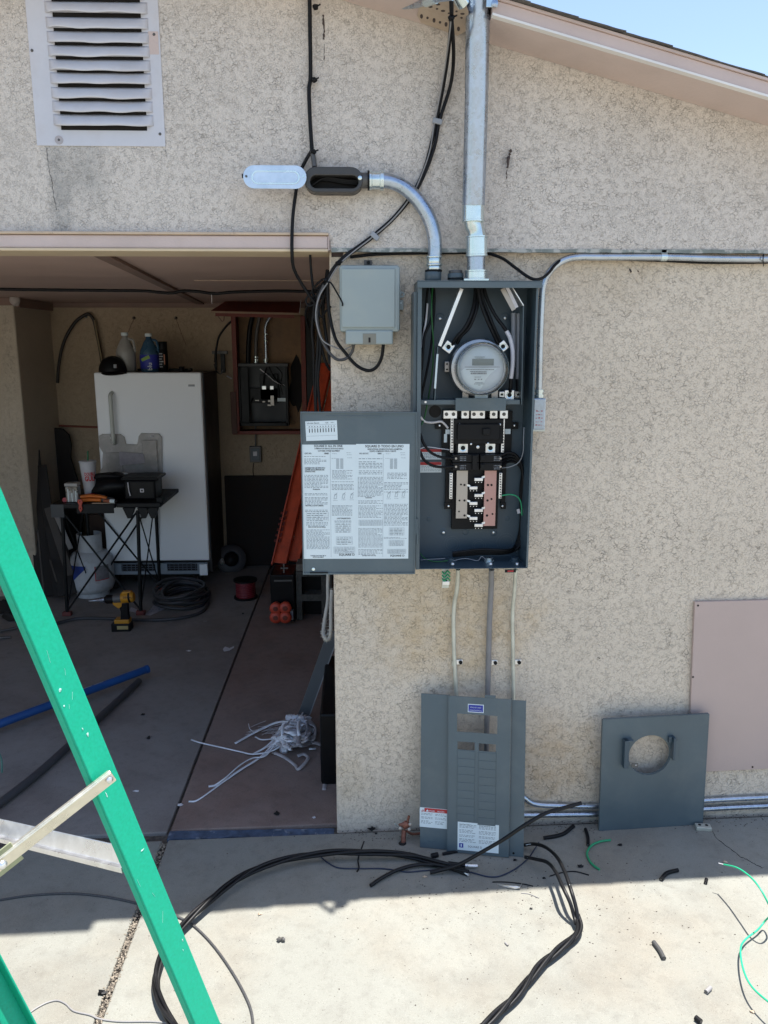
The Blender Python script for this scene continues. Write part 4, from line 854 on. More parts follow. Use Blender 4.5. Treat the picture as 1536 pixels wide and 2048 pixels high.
# ------------------------------------------------------------------ right-hand conduit and small box
rc = thing('wall_conduit', 'galvanised conduit running under the stucco ledge and bending down beside the panel', 'conduit', P(1080,790,-.03))
Yr = -.030
MB().tube(sm(pc([(1580,518),(1440,517),(1330,514),(1200,514),(1160,514),(1135,518),(1112,530),(1095,550),(1086,575),(1083,610),(1080,690),(1078,785)], Yr), 7), .0105, 16).build('pipe', m_conduit, rc, smooth=50)
MB().cyl(P(1321,514,Yr), P(1333,514,Yr), .0125, n=16).build('coupling', m_zinc, rc, smooth=30)
MB().box(P(1322,505,-.03).x,-.034,P(1322,509,-.03).z,P(1333,505,-.03).x,-.0305,P(1322,499,-.03).z).build('strap', m_zinc, rc, bevel=.001)
for y0_, y1_, hw in ((779,784,9.5),(784,789,8),(789,795,10)): 
    p0 = P(1078.5,y0_,Yr); p1 = P(1078.5,y1_,Yr); MB().cyl(p0, p1, hw/625, n=14).build('connector', m_zinc, rc, smooth=30)
cable('cable_tie', 'thin black tie around the horizontal conduit at right', [(1527,508,-.045),(1526,520,-.05),(1527,532,-.03)], .0016, m_blk2, k=3, cat='cable tie')
jb_ = thing('handy_box', 'narrow silver outlet box with red lettering at the conduit end', 'junction box', P(1078,862,-.02))
pb('box', 1066,797,1091,862, -.060, m_galv, -.001, .002, jb_); pb('cover', 1068,799,1089,858, -.0625, galv('box_cover',(.42,.46,.50),.45), -.0605, .001, jb_)
pb('bottom_strip', 1066,859,1090,863, -.064, m_emtw, -.0605, .0005, jb_)
mb = MB(); rr_ = random.Random(2)
for k in range(5):
    for q in range(3):
        p = P(1073+q*5+rr_.uniform(-1,1), 822+k*7, -.0629); mb.box(p.x-.0025,-.0631,p.z-.0018,p.x+.0025,-.0628,p.z+rr_.uniform(-.001,.0025))
mb.build('red_lettering', mat('faded_red', (.42,.10,.12), .6), jb_)

# ------------------------------------------------------------------ conduits below the panel
def drop(lab, pts, r_, m, strap, stm, tw):
    t_ = thing('wall_pipe', lab, 'conduit', P(pts[-1][0],pts[-1][1],-.02), 'conduits dropping from the panel')
    MB().tube(sm([P(a,b,c) for a,b,c in pts], 6), r_, 16).build('pipe', m, t_, smooth=50)
    x_, y_ = strap; p = P(x_,y_,-r_-.004)
    MB().cyl(P(x_,y_-5,-r_-.003), P(x_,y_+5,-r_-.003), r_*1.13, n=18).build('strap_band', stm, t_, smooth=40)
    e = P(x_+tw,y_-2,-.004); MB().box(p.x+r_,-.006,e.z-.009,e.x+.008,-.003,e.z+.009).build('strap_ear', m_lug, t_, bevel=.002)
    MB().lathe([(.0065,0),(.0062,.004),(.001,.005)], e+Vector((0,-.003,0)), (0,-1,0), 14).build('strap_bolt', m_blk2, t_, smooth=40)
drop('left weathered steel conduit with a kink just below the panel', [(916,1139,-.06),(915,1165,-.045),(913,1185,-.035),(909,1205,-.02),(907,1240,-.015),(908,1300,-.014),(911,1360,-.014),(914,1405,-.014)], 4.6/640, m_emtw, (908,1326), m_emtw, 13)
drop('middle grey plastic conduit below the panel', [(983,1139,-.05),(982,1180,-.03),(979,1240,-.02),(977,1320,-.018),(975,1400,-.018),(973,1480,-.018),(972,1600,-.018)], 6.0/640, m_pvc, (977.5,1327), m_lug, 13)
drop('right slim steel conduit below the panel', [(1031,1139,-.06),(1029,1180,-.035),(1025,1230,-.016),(1026,1300,-.014),(1027,1400,-.014),(1027,1440,-.014)], 4.3/640, m_emtw, (1026,1326), m_emtw, 12)
ug = thing('ground_bracket', 'green and silver grounding bracket hanging below the panel left corner', 'bracket', P(890,1178,-.1))
pb('bracket_plate', 884,1138,898,1176, -.105, m_emtw, -.102, .001, ug); pb('bracket_foot', 885,1163,899,1170, -.110, m_lug, -.1055, .001, ug)
for k in range(3): MB().tube(sm(pc([(884,1143+k*7,-.108),(889,1148+k*7,-.112),(895,1142+k*7,-.112),(900,1147+k*7,-.108)],0),4), .0026, 6).build('green_wire_turn', m_green, ug, smooth=60)
MB().lathe([(.004,.002),(.004,0)], P(892,1160,-.1105), (0,-1,0), 10).build('bracket_bolt', m_blk2, ug)

# ================================================================== inside the carport storage
m_frz = mat('freezer_white', (.84,.86,.88), .35, var=.03, scale=2)
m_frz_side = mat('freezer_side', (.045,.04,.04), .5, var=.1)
m_grille = mat('grille_grey', (.10,.12,.15), .6)
FY_ = 3.0
fx0 = P(198,900,FY_).x; fx1 = P(409,900,FY_).x
fz_b = G(300,1180).z+.0; ztop = P(300,745,FY_).z
frz = thing('upright_freezer', 'white upright freezer with a single door against the back wall', 'freezer', ((fx0+fx1)/2, FY_+.3, fz_b))
frz.rotation_euler = (0,0,0)
def fb(name, px0, py0, px1, py1, dy0, dy1, m, bevel=.003, par=None): return one(px0,py0,px1,py1,FY_+dy0,FY_+dy1).build(name, m, par or frz, bevel=bevel)
x0 = P(203,900,FY_).x; x1 = P(412,900,FY_).x
MB().box(fx0+.005,FY_+.07,P(300,1150,FY_).z,fx1+.006,YB-.03,ztop-.006).build('cabinet', m_frz_side, frz, bevel=.004)
MB().box(fx0+.004,FY_+.05,P(300,1124,FY_).z,fx1+.004,FY_+.069,ztop-.003).build('door_gasket', m_grille, frz)
dr = MB().box(fx0,FY_,P(300,1122,FY_).z,fx1,FY_+.05,ztop).build('door', m_frz, frz, bevel=.010)
mb = MB(); hx = P(225,800,FY_).x; za = P(225,786,FY_-.04).z; zb2 = P(225,888,FY_-.04).z
mb.tube(sm([(hx,FY_,za),(hx,FY_-.04,za-.015),(hx,FY_-.045,za-.06),(hx,FY_-.045,zb2+.06),(hx,FY_-.04,zb2+.015),(hx,FY_,zb2)],5), .014, 10); mb.build('door_handle', mat('handle_white', (.50,.52,.48), .35), dr, smooth=50)
bd = MB(); p = P(383,771,FY_-.001); bd.box(p.x-.022,FY_-.002,p.z-.007,p.x+.022,FY_-.0005,p.z+.007); bd.build('name_badge', m_sleeve, dr, bevel=.001)
g0 = P(216,1128,FY_); g1 = P(398,1149,FY_)
kick = MB().plate(g0.x, P(415,1135,FY_).x, g1.z, g0.z, [(P(a_,1138,FY_).x, P(b_,1138,FY_).x, P(1,1146,FY_).z, P(1,1131,FY_).z) for a_, b_ in ((242,310),(334,394))], FY_+.012, FY_+.03).build('kick_plate', mat('kick_blue_grey', (.22,.26,.30), .5), frz, bevel=.002)
MB().box(g0.x+.01,FY_+.031,g1.z+.002,P(410,1135,FY_).x,FY_+.05,g0.z-.001).build('grille_back', m_dark, frz)
for i in range(5):
    z = g1.z+.008+i*(g0.z-g1.z-.016)/4; mb = MB(); mb.box(P(242,1138,FY_).x,FY_+.014,z-.002,P(394,1138,FY_).x,FY_+.018,z+.002); mb.build('grille_slat', m_grille, kick)
for i in range(18):
    px = 244+i*8.6; mb = MB(); mb.box(P(px,1138,FY_).x-.002,FY_+.019,g1.z+.006,P(px,1138,FY_).x+.002,FY_+.022,g0.z-.006); mb.build('grille_bar', m_grille, kick)
fb('corner_cap', 399,1129,415,1151, -.004, .011, m_frz)
for px in (228, 400):
    p = P(px,1160,FY_+.05); MB().cyl((p.x,FY_+.08,fz_b-.002),(p.x,FY_+.08,P(px,1149,FY_).z+.01), .02, n=12).build('foot', m_dark, frz)

m_jug = glass('milky_jug', (.62,.62,.60), .05); m_jug.name = 'milky_plastic'
zt_ = ztop
def jug(name, label, px, w_, ytop, m, liquid=None, cap=m_white, Y=FY_+.18, extra=None):
    r_ = w_/2/ (1600/(Y+2.6)); c = P(px, 745, Y); t_ = thing(name, label, 'jug', (c.x, Y, zt_)); H_ = P(px, ytop, Y).z-zt_
    MB().lathe([(r_*.9,0),(r_,.01),(r_,H_*.48),(r_*.93,H_*.56),(r_*.55,H_*.78),(r_*.30,H_*.86),(r_*.28,H_*.93)], (c.x,Y,zt_), n=20).build('bottle', m, t_, smooth=50)
    MB().cyl((c.x,Y,zt_+H_*.92),(c.x,Y,zt_+H_), r_*.36, n=14).build('cap', cap, t_, smooth=30)
    MB().tube(sm([(c.x+r_*.30,Y-.0,zt_+H_*.84),(c.x+r_*.85,Y-.01,zt_+H_*.80),(c.x+r_*.98,Y-.01,zt_+H_*.62),(c.x+r_*.93,Y,zt_+H_*.50)],4), r_*.14, 6).build('jug_handle', m, t_, smooth=50)
    return t_, c, r_, H_
m_milky = mat('milky_plastic_solid', (.34,.33,.31), .3, var=.05)
jug('plastic_jug', 'cloudy plastic jug with a white cap standing on the freezer behind the black cap', 254, 37, 665, m_milky)
t_, c, r_, H_ = jug('blue_jug', 'jug of dark blue fluid with a white cap standing on the freezer', 301, 36, 667, mat('blue_fluid', (.035,.09,.15), .25))
MB().lathe([(r_*1.01,H_*.08),(r_*1.02,H_*.09),(r_*1.02,H_*.44),(r_*1.01,H_*.45)], (c.x,c.y,zt_), n=20, caps=False).build('wrap_label', m_blue_p, t_, smooth=50)
mb = MB(); mb.prism([(c.x-.045,c.y-r_*1.04,zt_+H_*.34),(c.x+.01,c.y-r_*1.04,zt_+H_*.44),(c.x+.02,c.y-r_*1.04,zt_+H_*.36),(c.x-.035,c.y-r_*1.04,zt_+H_*.27)], (0,.004,0)); mb.build('label_swoosh', mat('lime', (.18,.30,.05), .5), t_)
mb = MB(); Mx = Matrix.Translation((c.x+.030,c.y-r_*1.05,zt_+.01)) @ Matrix.Rotation(R(90),4,'X') @ Matrix.Rotation(R(90),4,'Z'); textmesh(mb, 'blu', .045, 0, 0, 0, 'LEFT', Mx); mb.build('label_text', m_white, t_)
c = P(328,745,FY_+.2); t_ = thing('spray_can', 'black aerosol can beside the blue jug on the freezer', 'can', (c.x,c.y,zt_)); H_ = P(328,683,c.y).z-zt_; r_ = .033
MB().lathe([(r_*.9,0),(r_,.004),(r_,H_*.72),(r_*.9,H_*.74)], (c.x,c.y,zt_), n=18).build('can_body', m_blk2, t_, smooth=40); MB().lathe([(r_*.95,H_*.741),(r_*.95,H_*.99),(r_*.9,H_)], (c.x,c.y,zt_), n=18).build('can_cap', m_black, t_, smooth=40)
mb = MB(); rr_ = random.Random(7)
for k in range(6): mb.box(c.x-.02,c.y-r_-.002,zt_+.03+k*.018,c.x-.02+rr_.uniform(.015,.035),c.y-r_*.8,zt_+.037+k*.018)
mb.build('can_print', m_sleeve, t_); MB().box(c.x+.012,c.y-r_-.0025,zt_+.05,c.x+.02,c.y-r_*.8,zt_+.12).build('can_stripe', mat('dull_orange', (.3,.1,.04), .5), t_)
c = P(364,745,FY_+.2); MB().lathe([(.02,0),(.02,.03),(.017,.035)], (c.x,c.y,zt_), n=14).build('small_cup', m_blk2, None, smooth=40, label='small dark cup at the right end of the freezer top', cat='cup')
c = P(226,745,FY_+.08); cap = thing('baseball_cap', 'black baseball cap resting on the left front corner of the freezer', 'cap', (c.x,c.y,zt_))
mb = MB(); n_ = 20; vs = []
for i in range(8):
    th = math.pi/2*i/7
    for k in range(n_): g_ = 2*math.pi*k/n_; vs.append((c.x+.095*math.cos(th)**.8*math.cos(g_), c.y+.085*math.cos(th)**.8*math.sin(g_), zt_+.002+.105*math.sin(th)*(1+.03*math.sin(3*g_))))
mb.add(vs, [[i*n_+k,i*n_+(k+1)%n_,(i+1)*n_+(k+1)%n_,(i+1)*n_+k] for i in range(7) for k in range(n_)]+[[7*n_+k for k in range(n_)]]); mb.build('crown', m_blk2, cap, smooth=60)
mb = MB(); vs = []
for i in range(13):
    g_ = R(200+i*11); vs += [(c.x+.01+.088*math.cos(g_), c.y+.08*math.sin(g_), zt_+.008), (c.x+.03+.10*math.cos(g_), c.y-.015+.135*math.sin(g_), zt_-.002-.012*math.sin(math.pi*i/12))]
mb.add(vs, [[2*i,2*i+1,2*i+3,2*i+2] for i in range(12)]); o = mb.build('peak', m_black, cap, smooth=60); s_ = o.modifiers.new('t','SOLIDIFY'); s_.thickness = .004
MB().box(c.x+.03,c.y-.082,zt_+.03,c.x+.05,c.y-.07,zt_+.055).build('patch', m_sleeve, cap, bevel=.002)
MB().blob((c.x,c.y,zt_+.107), (.007,.007,.004), 3).build('button', m_black, cap, smooth=50)
tr = P(345,745,FY_+.3); MB().box(P(262,745,FY_+.1).x,FY_+.26,zt_,P(372,745,FY_+.1).x,FY_+.34,zt_+.018).build('dark_tray', m_blk2, None, bevel=.004, label='low dark tray along the freezer top behind the jugs', cat='tray')

# hose on the wall nail, nails, red cord, ceiling cable
Yw = YB-.03
cable('hose', 'black and tan hose hooked over a nail on the back wall', [(115,766),(117,735),(123,700),(133,672),(150,645),(168,631),(178,629),(187,640),(193,665),(200,700),(206,740)], .012, mat('old_hose', (.03,.024,.02), .6, var=.4), Y=Yw, cat='hose')
cable('hose', 'tan rope strand running beside the black hose on the back wall', [(189,640),(194,668),(201,705),(208,745)], .007, mat('tan_rope', (.22,.17,.10), .8), Y=Yw-.025, cat='rope')
for px, py, lab in ((172,633,'nail head holding the black hose on the back wall'),(268,636,'left hook on the wall above the cloudy jug'),(352,636,'right hook on the wall above the freezer corner')):
    p = P(px,py,YB-.002); MB().lathe([(.012,.0),(.012,.004),(.008,.012),(.003,.03)], p, (0,-1,0), 10).build('wall_hook', m_galv if px < 200 else m_cast, None, smooth=40, label=lab, cat='hook')
cable('string', 'thin string hanging from the left wall hook', [(268,638),(262,650),(256,665)], .002, m_batten, Y=YB-.012, cat='string'); cable('string', 'thin string trailing from the right wall hook', [(352,638),(360,660),(372,690)], .0018, m_batten, Y=YB-.012, cat='string')
cable('cord', 'dull red cord stretched along the back wall left of the freezer', [(108,851),(150,853),(205,855)], .008, mat('dull_red', (.20,.05,.03), .6), Y=YB-.012, cat='cord')
cable('cable', 'long black cable strung under the carport ceiling', [(-30,578),(120,580),(230,581),(290,582),(320,585),(345,586),(365,582),(395,583),(430,587),(470,584),(560,582),(620,583),(655,582)], .007, m_black, Y=1.25)
cable('wire', 'thin white wire dangling from the ceiling cable', [(423,586),(424,608)], .0015, m_tape, Y=1.25, k=2, cat='wire')

# ------------------------------------------------------------------ old meter cabinet recessed in the back wall
m_redw = mat('red_painted_wood', (.16,.03,.018), .6, var=.2, scale=20, bump=.2)
m_wood = mat('old_board', (.20,.115,.055), .7, var=.25, scale=9, dirt=(.03,.02,.015), dscale=12, damt=.7, dlo=.6, dhi=.68)
YC = YB-.16
cab = thing('old_panel_cabinet', 'red framed wooden cabinet on the back wall holding an old breaker panel', 'cabinet', P(540,868,YC))
def cb(name, px0, py0, px1, py1, Yf, Yb, m, bevel=.002, par=None): return one(px0,py0,px1,py1,Yf,Yb).build(name, m, par or cab, bevel=bevel)
cb('back_board', 472,630,608,866, YB-.012, YB-.001, m_wood)
cb('side_board', 466,630,475,866, YC, YB-.001, m_redw); cb('side_board', 603,632,612,866, YC, YB-.001, m_redw)
cb('bottom_board', 466,862,612,869, YC, YB-.001, m_redw)
cb('lower_left_board', 462,784,473,868, YC-.012, YC-.001, mat('dull_brown', (.11,.05,.035), .7))
# lifted lid with hook
a0 = P(422,625,YC-.28); a1 = P(597,629,YC-.28); b0 = P(460,600,YC+.02); b1 = P(605,602,YC+.02)
mb = MB(); vs = [a0,a1,b1,b0]; mb.prism(vs, (0,0,.012)); mb.build('lifted_lid', m_redw, cab)
mb = MB(); mb.beam(a0+Vector((0,-.004,.004)), a1+Vector((0,-.004,.004)), .012, .006, side=(0,0,1)); mb.build('lid_edge', mat('bare_edge', (.30,.2,.13), .7), cab)
mb = MB(); mb.beam(a0+Vector((.03,0,-.014)), a1+Vector((-.03,0,-.014)), .022, .012, side=(0,0,1)); mb.build('lid_batten', m_redw, cab)
MB().tube(pc([(434,630),(444,643),(447,642),(449,629)], YC-.28), .004, 6).build('lid_hook', m_batten, cab, smooth=30)
MB().tube(pc([(603,590),(599,626)], YC-.28), .0018, 5).build('prop_wire', m_tape, cab)
MB().blob(P(594,770,YB-.013), (.055,.003,.16), 5, .3, 20, 12).build('burn_mark', m_dark, cab, smooth=60)
old = thing('old_breaker_panel', 'old black breaker panel open inside the red wooden cabinet', 'electrical panel', P(530,855,YB-.06))
Yo = YB-.13
mat('near_grey', (.04,.04,.042), .5)
for nm, q, yf, yb, m in (('back_plate',(476,732,576,852),YB-.02,YB-.013,mat('old_grey', (.016,.017,.020), .5)),('top_side',(476,727,576,733),Yo,YB-.013,bpy.data.materials['near_grey']),('left_side',(476,734,481,852),Yo,YB-.021,m_blk2),('right_side',(571,734,576,852),Yo,YB-.021,m_blk2),('bottom_side',(476,846,576,852),Yo,YB-.021,m_blk2)):
    one(*q, yf, yb).build(nm, m, old, bevel=.001)
one(472,735,477,866, Yo-.02, Yo+.05).build('cover_edge', m_sleeve, old); one(478,735,497,846, Yo+.02, Yo+.025).build('inner_cover', m_blk2, old)
Yq = YB-.06
for q, m in (((520,748,556,800),m_blk2),((498,776,558,806),m_blk2)): one(*q, Yq, YB-.021).build('breaker_base', m, old, bevel=.003)
for q, m in (((524,772,532,779),m_lug),((540,772,547,779),m_lug),((541,791,548,811),m_bus),((536,800,542,804),m_bus),((535,809,542,812),m_bus),((525,802,530,805),m_bus),((510,800,518,802),m_bus),((555,796,572,803),m_white),((486,755,489,765),m_bus),((488,817,491,823),m_bus),((571,770,574,810),m_lug)): one(*q, Yq-.008, Yq-.001).build('terminal', m, old, bevel=.0008)
for pts, r_, m in (([(544,728),(556,737),(564,748),(562,762)],.004,m_black),([(537,732),(543,745),(552,760),(568,772)],.005,m_black),([(520,738),(535,750),(552,764),(569,771)],.004,m_tape),([(557,760),(563,780),(566,790)],.004,m_black),([(533,735),(528,755),(527,770)],.006,m_black),([(506,795),(500,812),(504,846)],.004,m_blk2)):
    MB().tube(sm(pc(pts, Yq-.02),5), r_, 6).build('panel_wire', m, old, smooth=60)
for lab, pts, r_, m in (('bright ribbed conduit rising from the old breaker panel',[(533,727),(532,700),(531,670),(531,655),(534,645),(541,633)],.011,m_galv),('dark curved conduit left of the bright one above the old panel',[(512,727),(512,690),(514,660),(520,630)],.013,m_cast),('broad dark pipe at the left inside the red cabinet',[(496,732),(497,690),(500,655),(506,628)],.018,m_blk2)):
    MB().tube(sm(pc(pts, YB-.055),5), r_, 12).build('conduit', m, None, smooth=50, label=lab, cat='conduit')
for px, ys in ((532,((725,717),(683,680),(670,667))),(512,((726,718),(716,712)))):
    for y0_, y1_ in ys: MB().cyl(P(px,y0_,YB-.055), P(px,y1_,YB-.055), .018, n=12).build('connector', m_zinc, old, smooth=30)
cable('cable', 'black cable leaving the cabinet side and drooping behind the freezer', [(470,640),(460,645),(448,658),(438,674),(434,690),(431,710),(430,725)], .008, m_black, Y=YC+.03)
sw = thing('wall_switch_box', 'small metal switch box on the wall below the old cabinet', 'switch box', P(510,925,YB-.03))
one(499,893,522,925, YB-.045, YB-.001).build('box', m_cast, sw, bevel=.003); one(502,897,519,921, YB-.049, YB-.0455).build('box_cover', m_grey_d, sw, bevel=.002); one(506,903,514,912, YB-.054, YB-.0495).build('toggle_plate', m_tape, sw, bevel=.002)
cable('pipe', 'thin conduit linking the old panel with the little switch box', [(511,852),(511,893)], .006, m_cast, Y=YB-.03, k=2, cat='conduit'); cable('wire', 'thin cord hanging below the little switch box', [(507,926),(506,945),(512,965),(517,985)], .003, m_blk2, Y=YB-.02, cat='cord')
ht = thing('hanging_tools', 'dark hand tools hanging on the wall right of the freezer top', 'tools', P(440,760,YB-.06))
one(424,702,454,708, YB-.06, YB-.02).build('rack_bar', m_cast, ht); one(441,706,450,746, YB-.06, YB-.04).build('tool', m_blk2, ht, bevel=.004); one(429,706,434,740, YB-.05, YB-.035).build('tool', m_blk2, ht, bevel=.003); MB().tube(sm(pc([(428,728),(433,742),(441,748),(446,740)], YB-.06),5), .005, 6).build('tool_strap', m_cast, ht, smooth=60)
MB().cyl(P(454,752,YB-.03), P(463,757,YB-.05), .006, n=8).build('chalk_stub', m_tape, None, label='short pale peg on the wall left of the cabinet', cat='peg')
one(452,952,603,1131, YB-.05, YB-.02).build('dark_backboard', mat('charred_board', (.016,.010,.008), .85, var=.4, scale=12), None, bevel=.004, label='wide blackish board standing low against the back wall beneath the switch box', cat='board')
one(612,612,628,830, YB-.14, YB-.02).build('dark_post', m_blk2, None, bevel=.003, label='dark upright post right of the red cabinet', cat='post')
one(655,590,668,760, YB-.3, YB-.2).build('grey_board', mat('grey_board', (.16,.145,.135), .8, var=.2), None, bevel=.003, label='narrow grey board standing behind the wall corner', cat='board')
one(596,985,640,1160, YB-.12, YB-.05).build('dark_box', m_blk2, None, bevel=.006, label='black case standing in the back corner behind the orange ladder', cat='case')
one(598,1060,608,1140, YB-.6, YB-.4).build('purple_box', mat('dull_purple', (.10,.02,.05), .6), None, bevel=.004, label='narrow dull purple box beside the open panel cover', cat='box')
# orange extension ladder, partly hidden by the wall
m_or = mat('orange_fibreglass', (.52,.07,.025), .5, var=.15, scale=14, dirt=(.15,.03,.02), dscale=9, damt=.5)
ol = thing('extension_ladder', 'orange fibreglass extension ladder leaning in the carport corner', 'ladder', G(575,1135))
la0 = P(560,1128,2.55); la1 = P(652,728,3.35)
sd = Vector((1,0,0))
MB().beam(la0, la1, .095, .035, side=(1,-.3,0)).build('rail', m_or, ol, bevel=.003)
o2 = Vector((.105,.03,.01)); MB().beam(la0+o2*.9+Vector((-.0,0,0)), la1+o2, .075, .035, side=(1,-.3,0)).build('rail', m_or, ol, bevel=.003, label='second orange rail, nearer the wall corner')
MB().beam(la0.lerp(la1,.0)+Vector((-.052,-.02,0)), la1+Vector((-.052,-.02,0)), .008, .03, side=(1,0,0)).build('rail_flange', mat('orange_edge', (.5,.09,.05), .5), ol)
for f in (.12,.35,.58,.80): 
    c_ = la0.lerp(la1, f); MB().cyl(c_+Vector((0,.02,0)), c_+Vector((.45,.10,0)), .014, n=10).build('rung', m_alu, ol, smooth=40)
mb = MB(); fd = (la1-la0).normalized(); mb.beam(la0-fd*.10+Vector((.03,-.0,0)), la0+Vector((.045,-.0,0)), .17, .05, side=(1,-.3,0)); mb.build('foot_bracket', m_blk2, ol, bevel=.004)
Mx = frame(la0+fd*.16+Vector((-.03,-.030,0)), la0+fd*.16+Vector((-.03,-.030,0))+fd, la0+fd*.16+Vector((-.03,-.030,0))+Vector((-1,.3,0)))
mb = MB(Mx); xs_ = 0
for k in range(6): mb.box(xs_,0,0,xs_+.018,.045,.001); mb.box(xs_+.018,.0,0,xs_+.028,.012,.001); xs_ += .04
mb.build('dark_lettering', mat('dark_red', (.12,.015,.01), .6), ol)
st_ = thing('toolbox', 'tall black toolbox at the foot of the orange ladder', 'toolbox', G(568,1246))
yk = G(568,1246).y+.02
gbox(MB(), 541,1150,590,1244, yk+.0, yk+.25).build('box_body', m_blk2, st_, bevel=.008); gbox(MB(), 548,1160,584,1163, yk-.006, yk-.001).build('box_seam', m_cast, st_)
gbox(MB(), 566,1128,569,1146, yk+.01, yk+.02).build('latch_pin', m_cast, st_); gbox(MB(), 561,1135,576,1138, yk+.0, yk+.009).build('latch_bar', m_cast, st_)
orr = thing('caulk_tubes', 'cluster of four orange-capped tubes in front of the black toolbox', 'tubes', G(562,1244))
for i, (px, py) in enumerate(((552,1215),(571,1214),(552,1233),(571,1233))):
    c_ = P(px,py,yk-.06); mb = MB(); mb.lathe([(.020,.0),(.036,.006),(.039,.014),(.036,.026),(.030,.058)], c_+Vector((0,-.03,0)), (0,1,0), 18); o = mb.build('orange_cap', mat('orange_plastic', (.50,.06,.03), .45) if i == 0 else bpy.data.materials['orange_plastic'], orr, smooth=50)
    MB().lathe([(.012,.002),(.016,.0)], c_+Vector((0,-.031,0)), (0,-1,0), 10).build('cap_hollow', m_redw, o)
gbox(MB(), 580,1222,586,1240, yk-.05, yk-.01).build('silver_bracket', m_sleeve, orr)
# concrete block
cbk = thing('cinder_block', 'grey hollow concrete block stood on end beside the wall corner', 'concrete block', G(626,1254))
yq = yk+.02; x0_ = P(593,1200,yq).x; x1_ = P(664,1200,yq).x; zb_ = G(626,1256).z; z1_ = P(626,1143,yq).z
def hz(py): return P(626,py,yq).z
hx0 = P(604,1200,yq).x; hx1 = P(643,1200,yq).x
mb = MB(); mb.plate(x0_, x1_, zb_, z1_, [(hx0,hx1,hz(1189),hz(1153)),(hx0,hx1,hz(1240),hz(1202))], yq, yq+.19); MB().box(x0_+.004,yq+.10,zb_+.004,x1_-.004,yq+.11,z1_-.004).build('dark_backing', m_blk2, cbk); mb.build('block', mat('cinder', (.09,.085,.075), .95, var=.3, scale=60, bump=.8, bscale=200), cbk, bevel=.004)  # black plate added inside to give the holes their dark shade
gbox(MB(), 592,1129,612,1142, yq+.01, yq+.15).build('paving_piece', mat('cinder2', (.16,.14,.12), .95, var=.3, scale=50), None, bevel=.004, label='pale block fragment on top of the hollow concrete block', cat='block')
# fuzzy rope loop
rp = [(657,1140,.3),(656,1170,.3),(656,1200,.28),(652,1225,.26),(649,1245,.24),(647,1262,.22),(649,1274,.2),(655,1279,.2),(660,1272,.2),(662,1255,.2),(662,1220,.22),(664,1180,.24)]
mb = MB(); cl = sm([P(a,b,c) for a,b,c in rp], 7); mb.tube(cl, .0072, 8)
rr_ = random.Random(9)
for p in cl[len(cl)//3:]:
    for k in range(7): 
        d_ = Vector((rr_.gauss(0,1),rr_.gauss(0,1),rr_.gauss(0,1))).normalized(); mb.tube([p+d_*.004, p+d_*rr_.uniform(.009,.016)], [.0012,.0004], 3)
mb.build('rope', mat('frayed_rope', (.42,.40,.36), .9, var=.15), None, smooth=60, label='frayed white rope hanging in a loop beside the wall corner', cat='rope')

# ------------------------------------------------------------------ folding work stand and the clutter on it
m_std = mat('stand_black', (.008,.009,.010), .5, spec=.25)
ws = thing('work_stand', 'black folding work stand with crossed tube legs and red feet', 'work table', G(230,1225))
F = [G(135,1231), G(282,1229), G(187,1192), G(320,1179)]             # feet: front left, front right, rear left, rear right
TZ = P(250,1006,G(210,1230).y).z
yf_ = (F[0].y+F[1].y)/2; yr_ = (F[2].y+F[3].y)/2
T = [Vector((P(124,1020,yf_).x, yf_, TZ-.05)), Vector((P(275,1015,yf_).x, yf_, TZ-.05)), Vector((P(172,1010,yr_).x, yr_, TZ-.05)), Vector((P(311,1005,yr_).x, yr_, TZ-.05))]
for f_, t_2 in zip(F, T): MB().tube([f_+Vector((0,0,.02)), t_2], .0115, 10).build('leg', m_std, ws, smooth=40)
for f_ in F: MB().box(f_.x-.028,f_.y-.02,f_.z,f_.x+.028,f_.y+.02,f_.z+.028).build('foot', mat('red_foot', (.16,.035,.03), .6) if 'red_foot' not in bpy.data.materials else bpy.data.materials['red_foot'], ws, bevel=.004)
for a_, b_ in ((0,1),(1,0),(2,3),(3,2),(0,2),(2,0),(1,3),(3,1)):
    MB().tube([F[a_]+Vector((0,0,.03)), T[b_]], .0065 if a_+b_ in (1,5) else .0045, 8).build('cross_brace', m_std, ws, smooth=40)
xL = P(105,1015,yf_).x; xM = P(233,1015,yf_).x; xR_ = P(322,1010,yf_).x
MB().box(xL, yf_-.03, TZ-.028, xM, yr_+.06, TZ).build('top_panel', m_std, ws, bevel=.004)
MB().box(xM+.002, yf_-.01, TZ-.028, xR_, yr_+.06, TZ-.001).build('top_panel', m_std, ws, bevel=.004)
MB().box(xL, yf_-.032, TZ-.085, P(133,1040,yf_).x, yf_-.0305, TZ-.001).build('apron', mat('apron', (.04,.045,.05), .5), ws, bevel=.002)
MB().box(P(158,1030,yf_).x, yf_-.034, TZ-.06, P(232,1030,yf_).x, yf_-.0305, TZ-.001).build('apron', m_std, ws, bevel=.002)
for px in (258, 287, 305): 
    p = P(px,1030,yf_-.01); MB().prism([(p.x-.04,p.y,TZ-.03),(p.x+.04,p.y,TZ-.03),(p.x+.012,p.y,TZ-.10),(p.x-.012,p.y,TZ-.10)], (0,.03,0)).build('leg_bracket', m_std, ws, bevel=.003)
MB().box(P(310,990,yf_).x, yf_+.02, TZ-.01, P(323,990,yf_).x, yf_+.06, TZ+.03).build('side_clamp', m_std, ws, bevel=.004)
def on(px, py, Y=None):                                   # point on the stand top
    return Vector((P(px,py,Y or (yf_+.15)).x, Y or (yf_+.15), TZ))
def item(name, label, cat, px, Y): p = Vector((P(px,1000,Y).x, Y, TZ)); return thing(name, label, cat, p), p
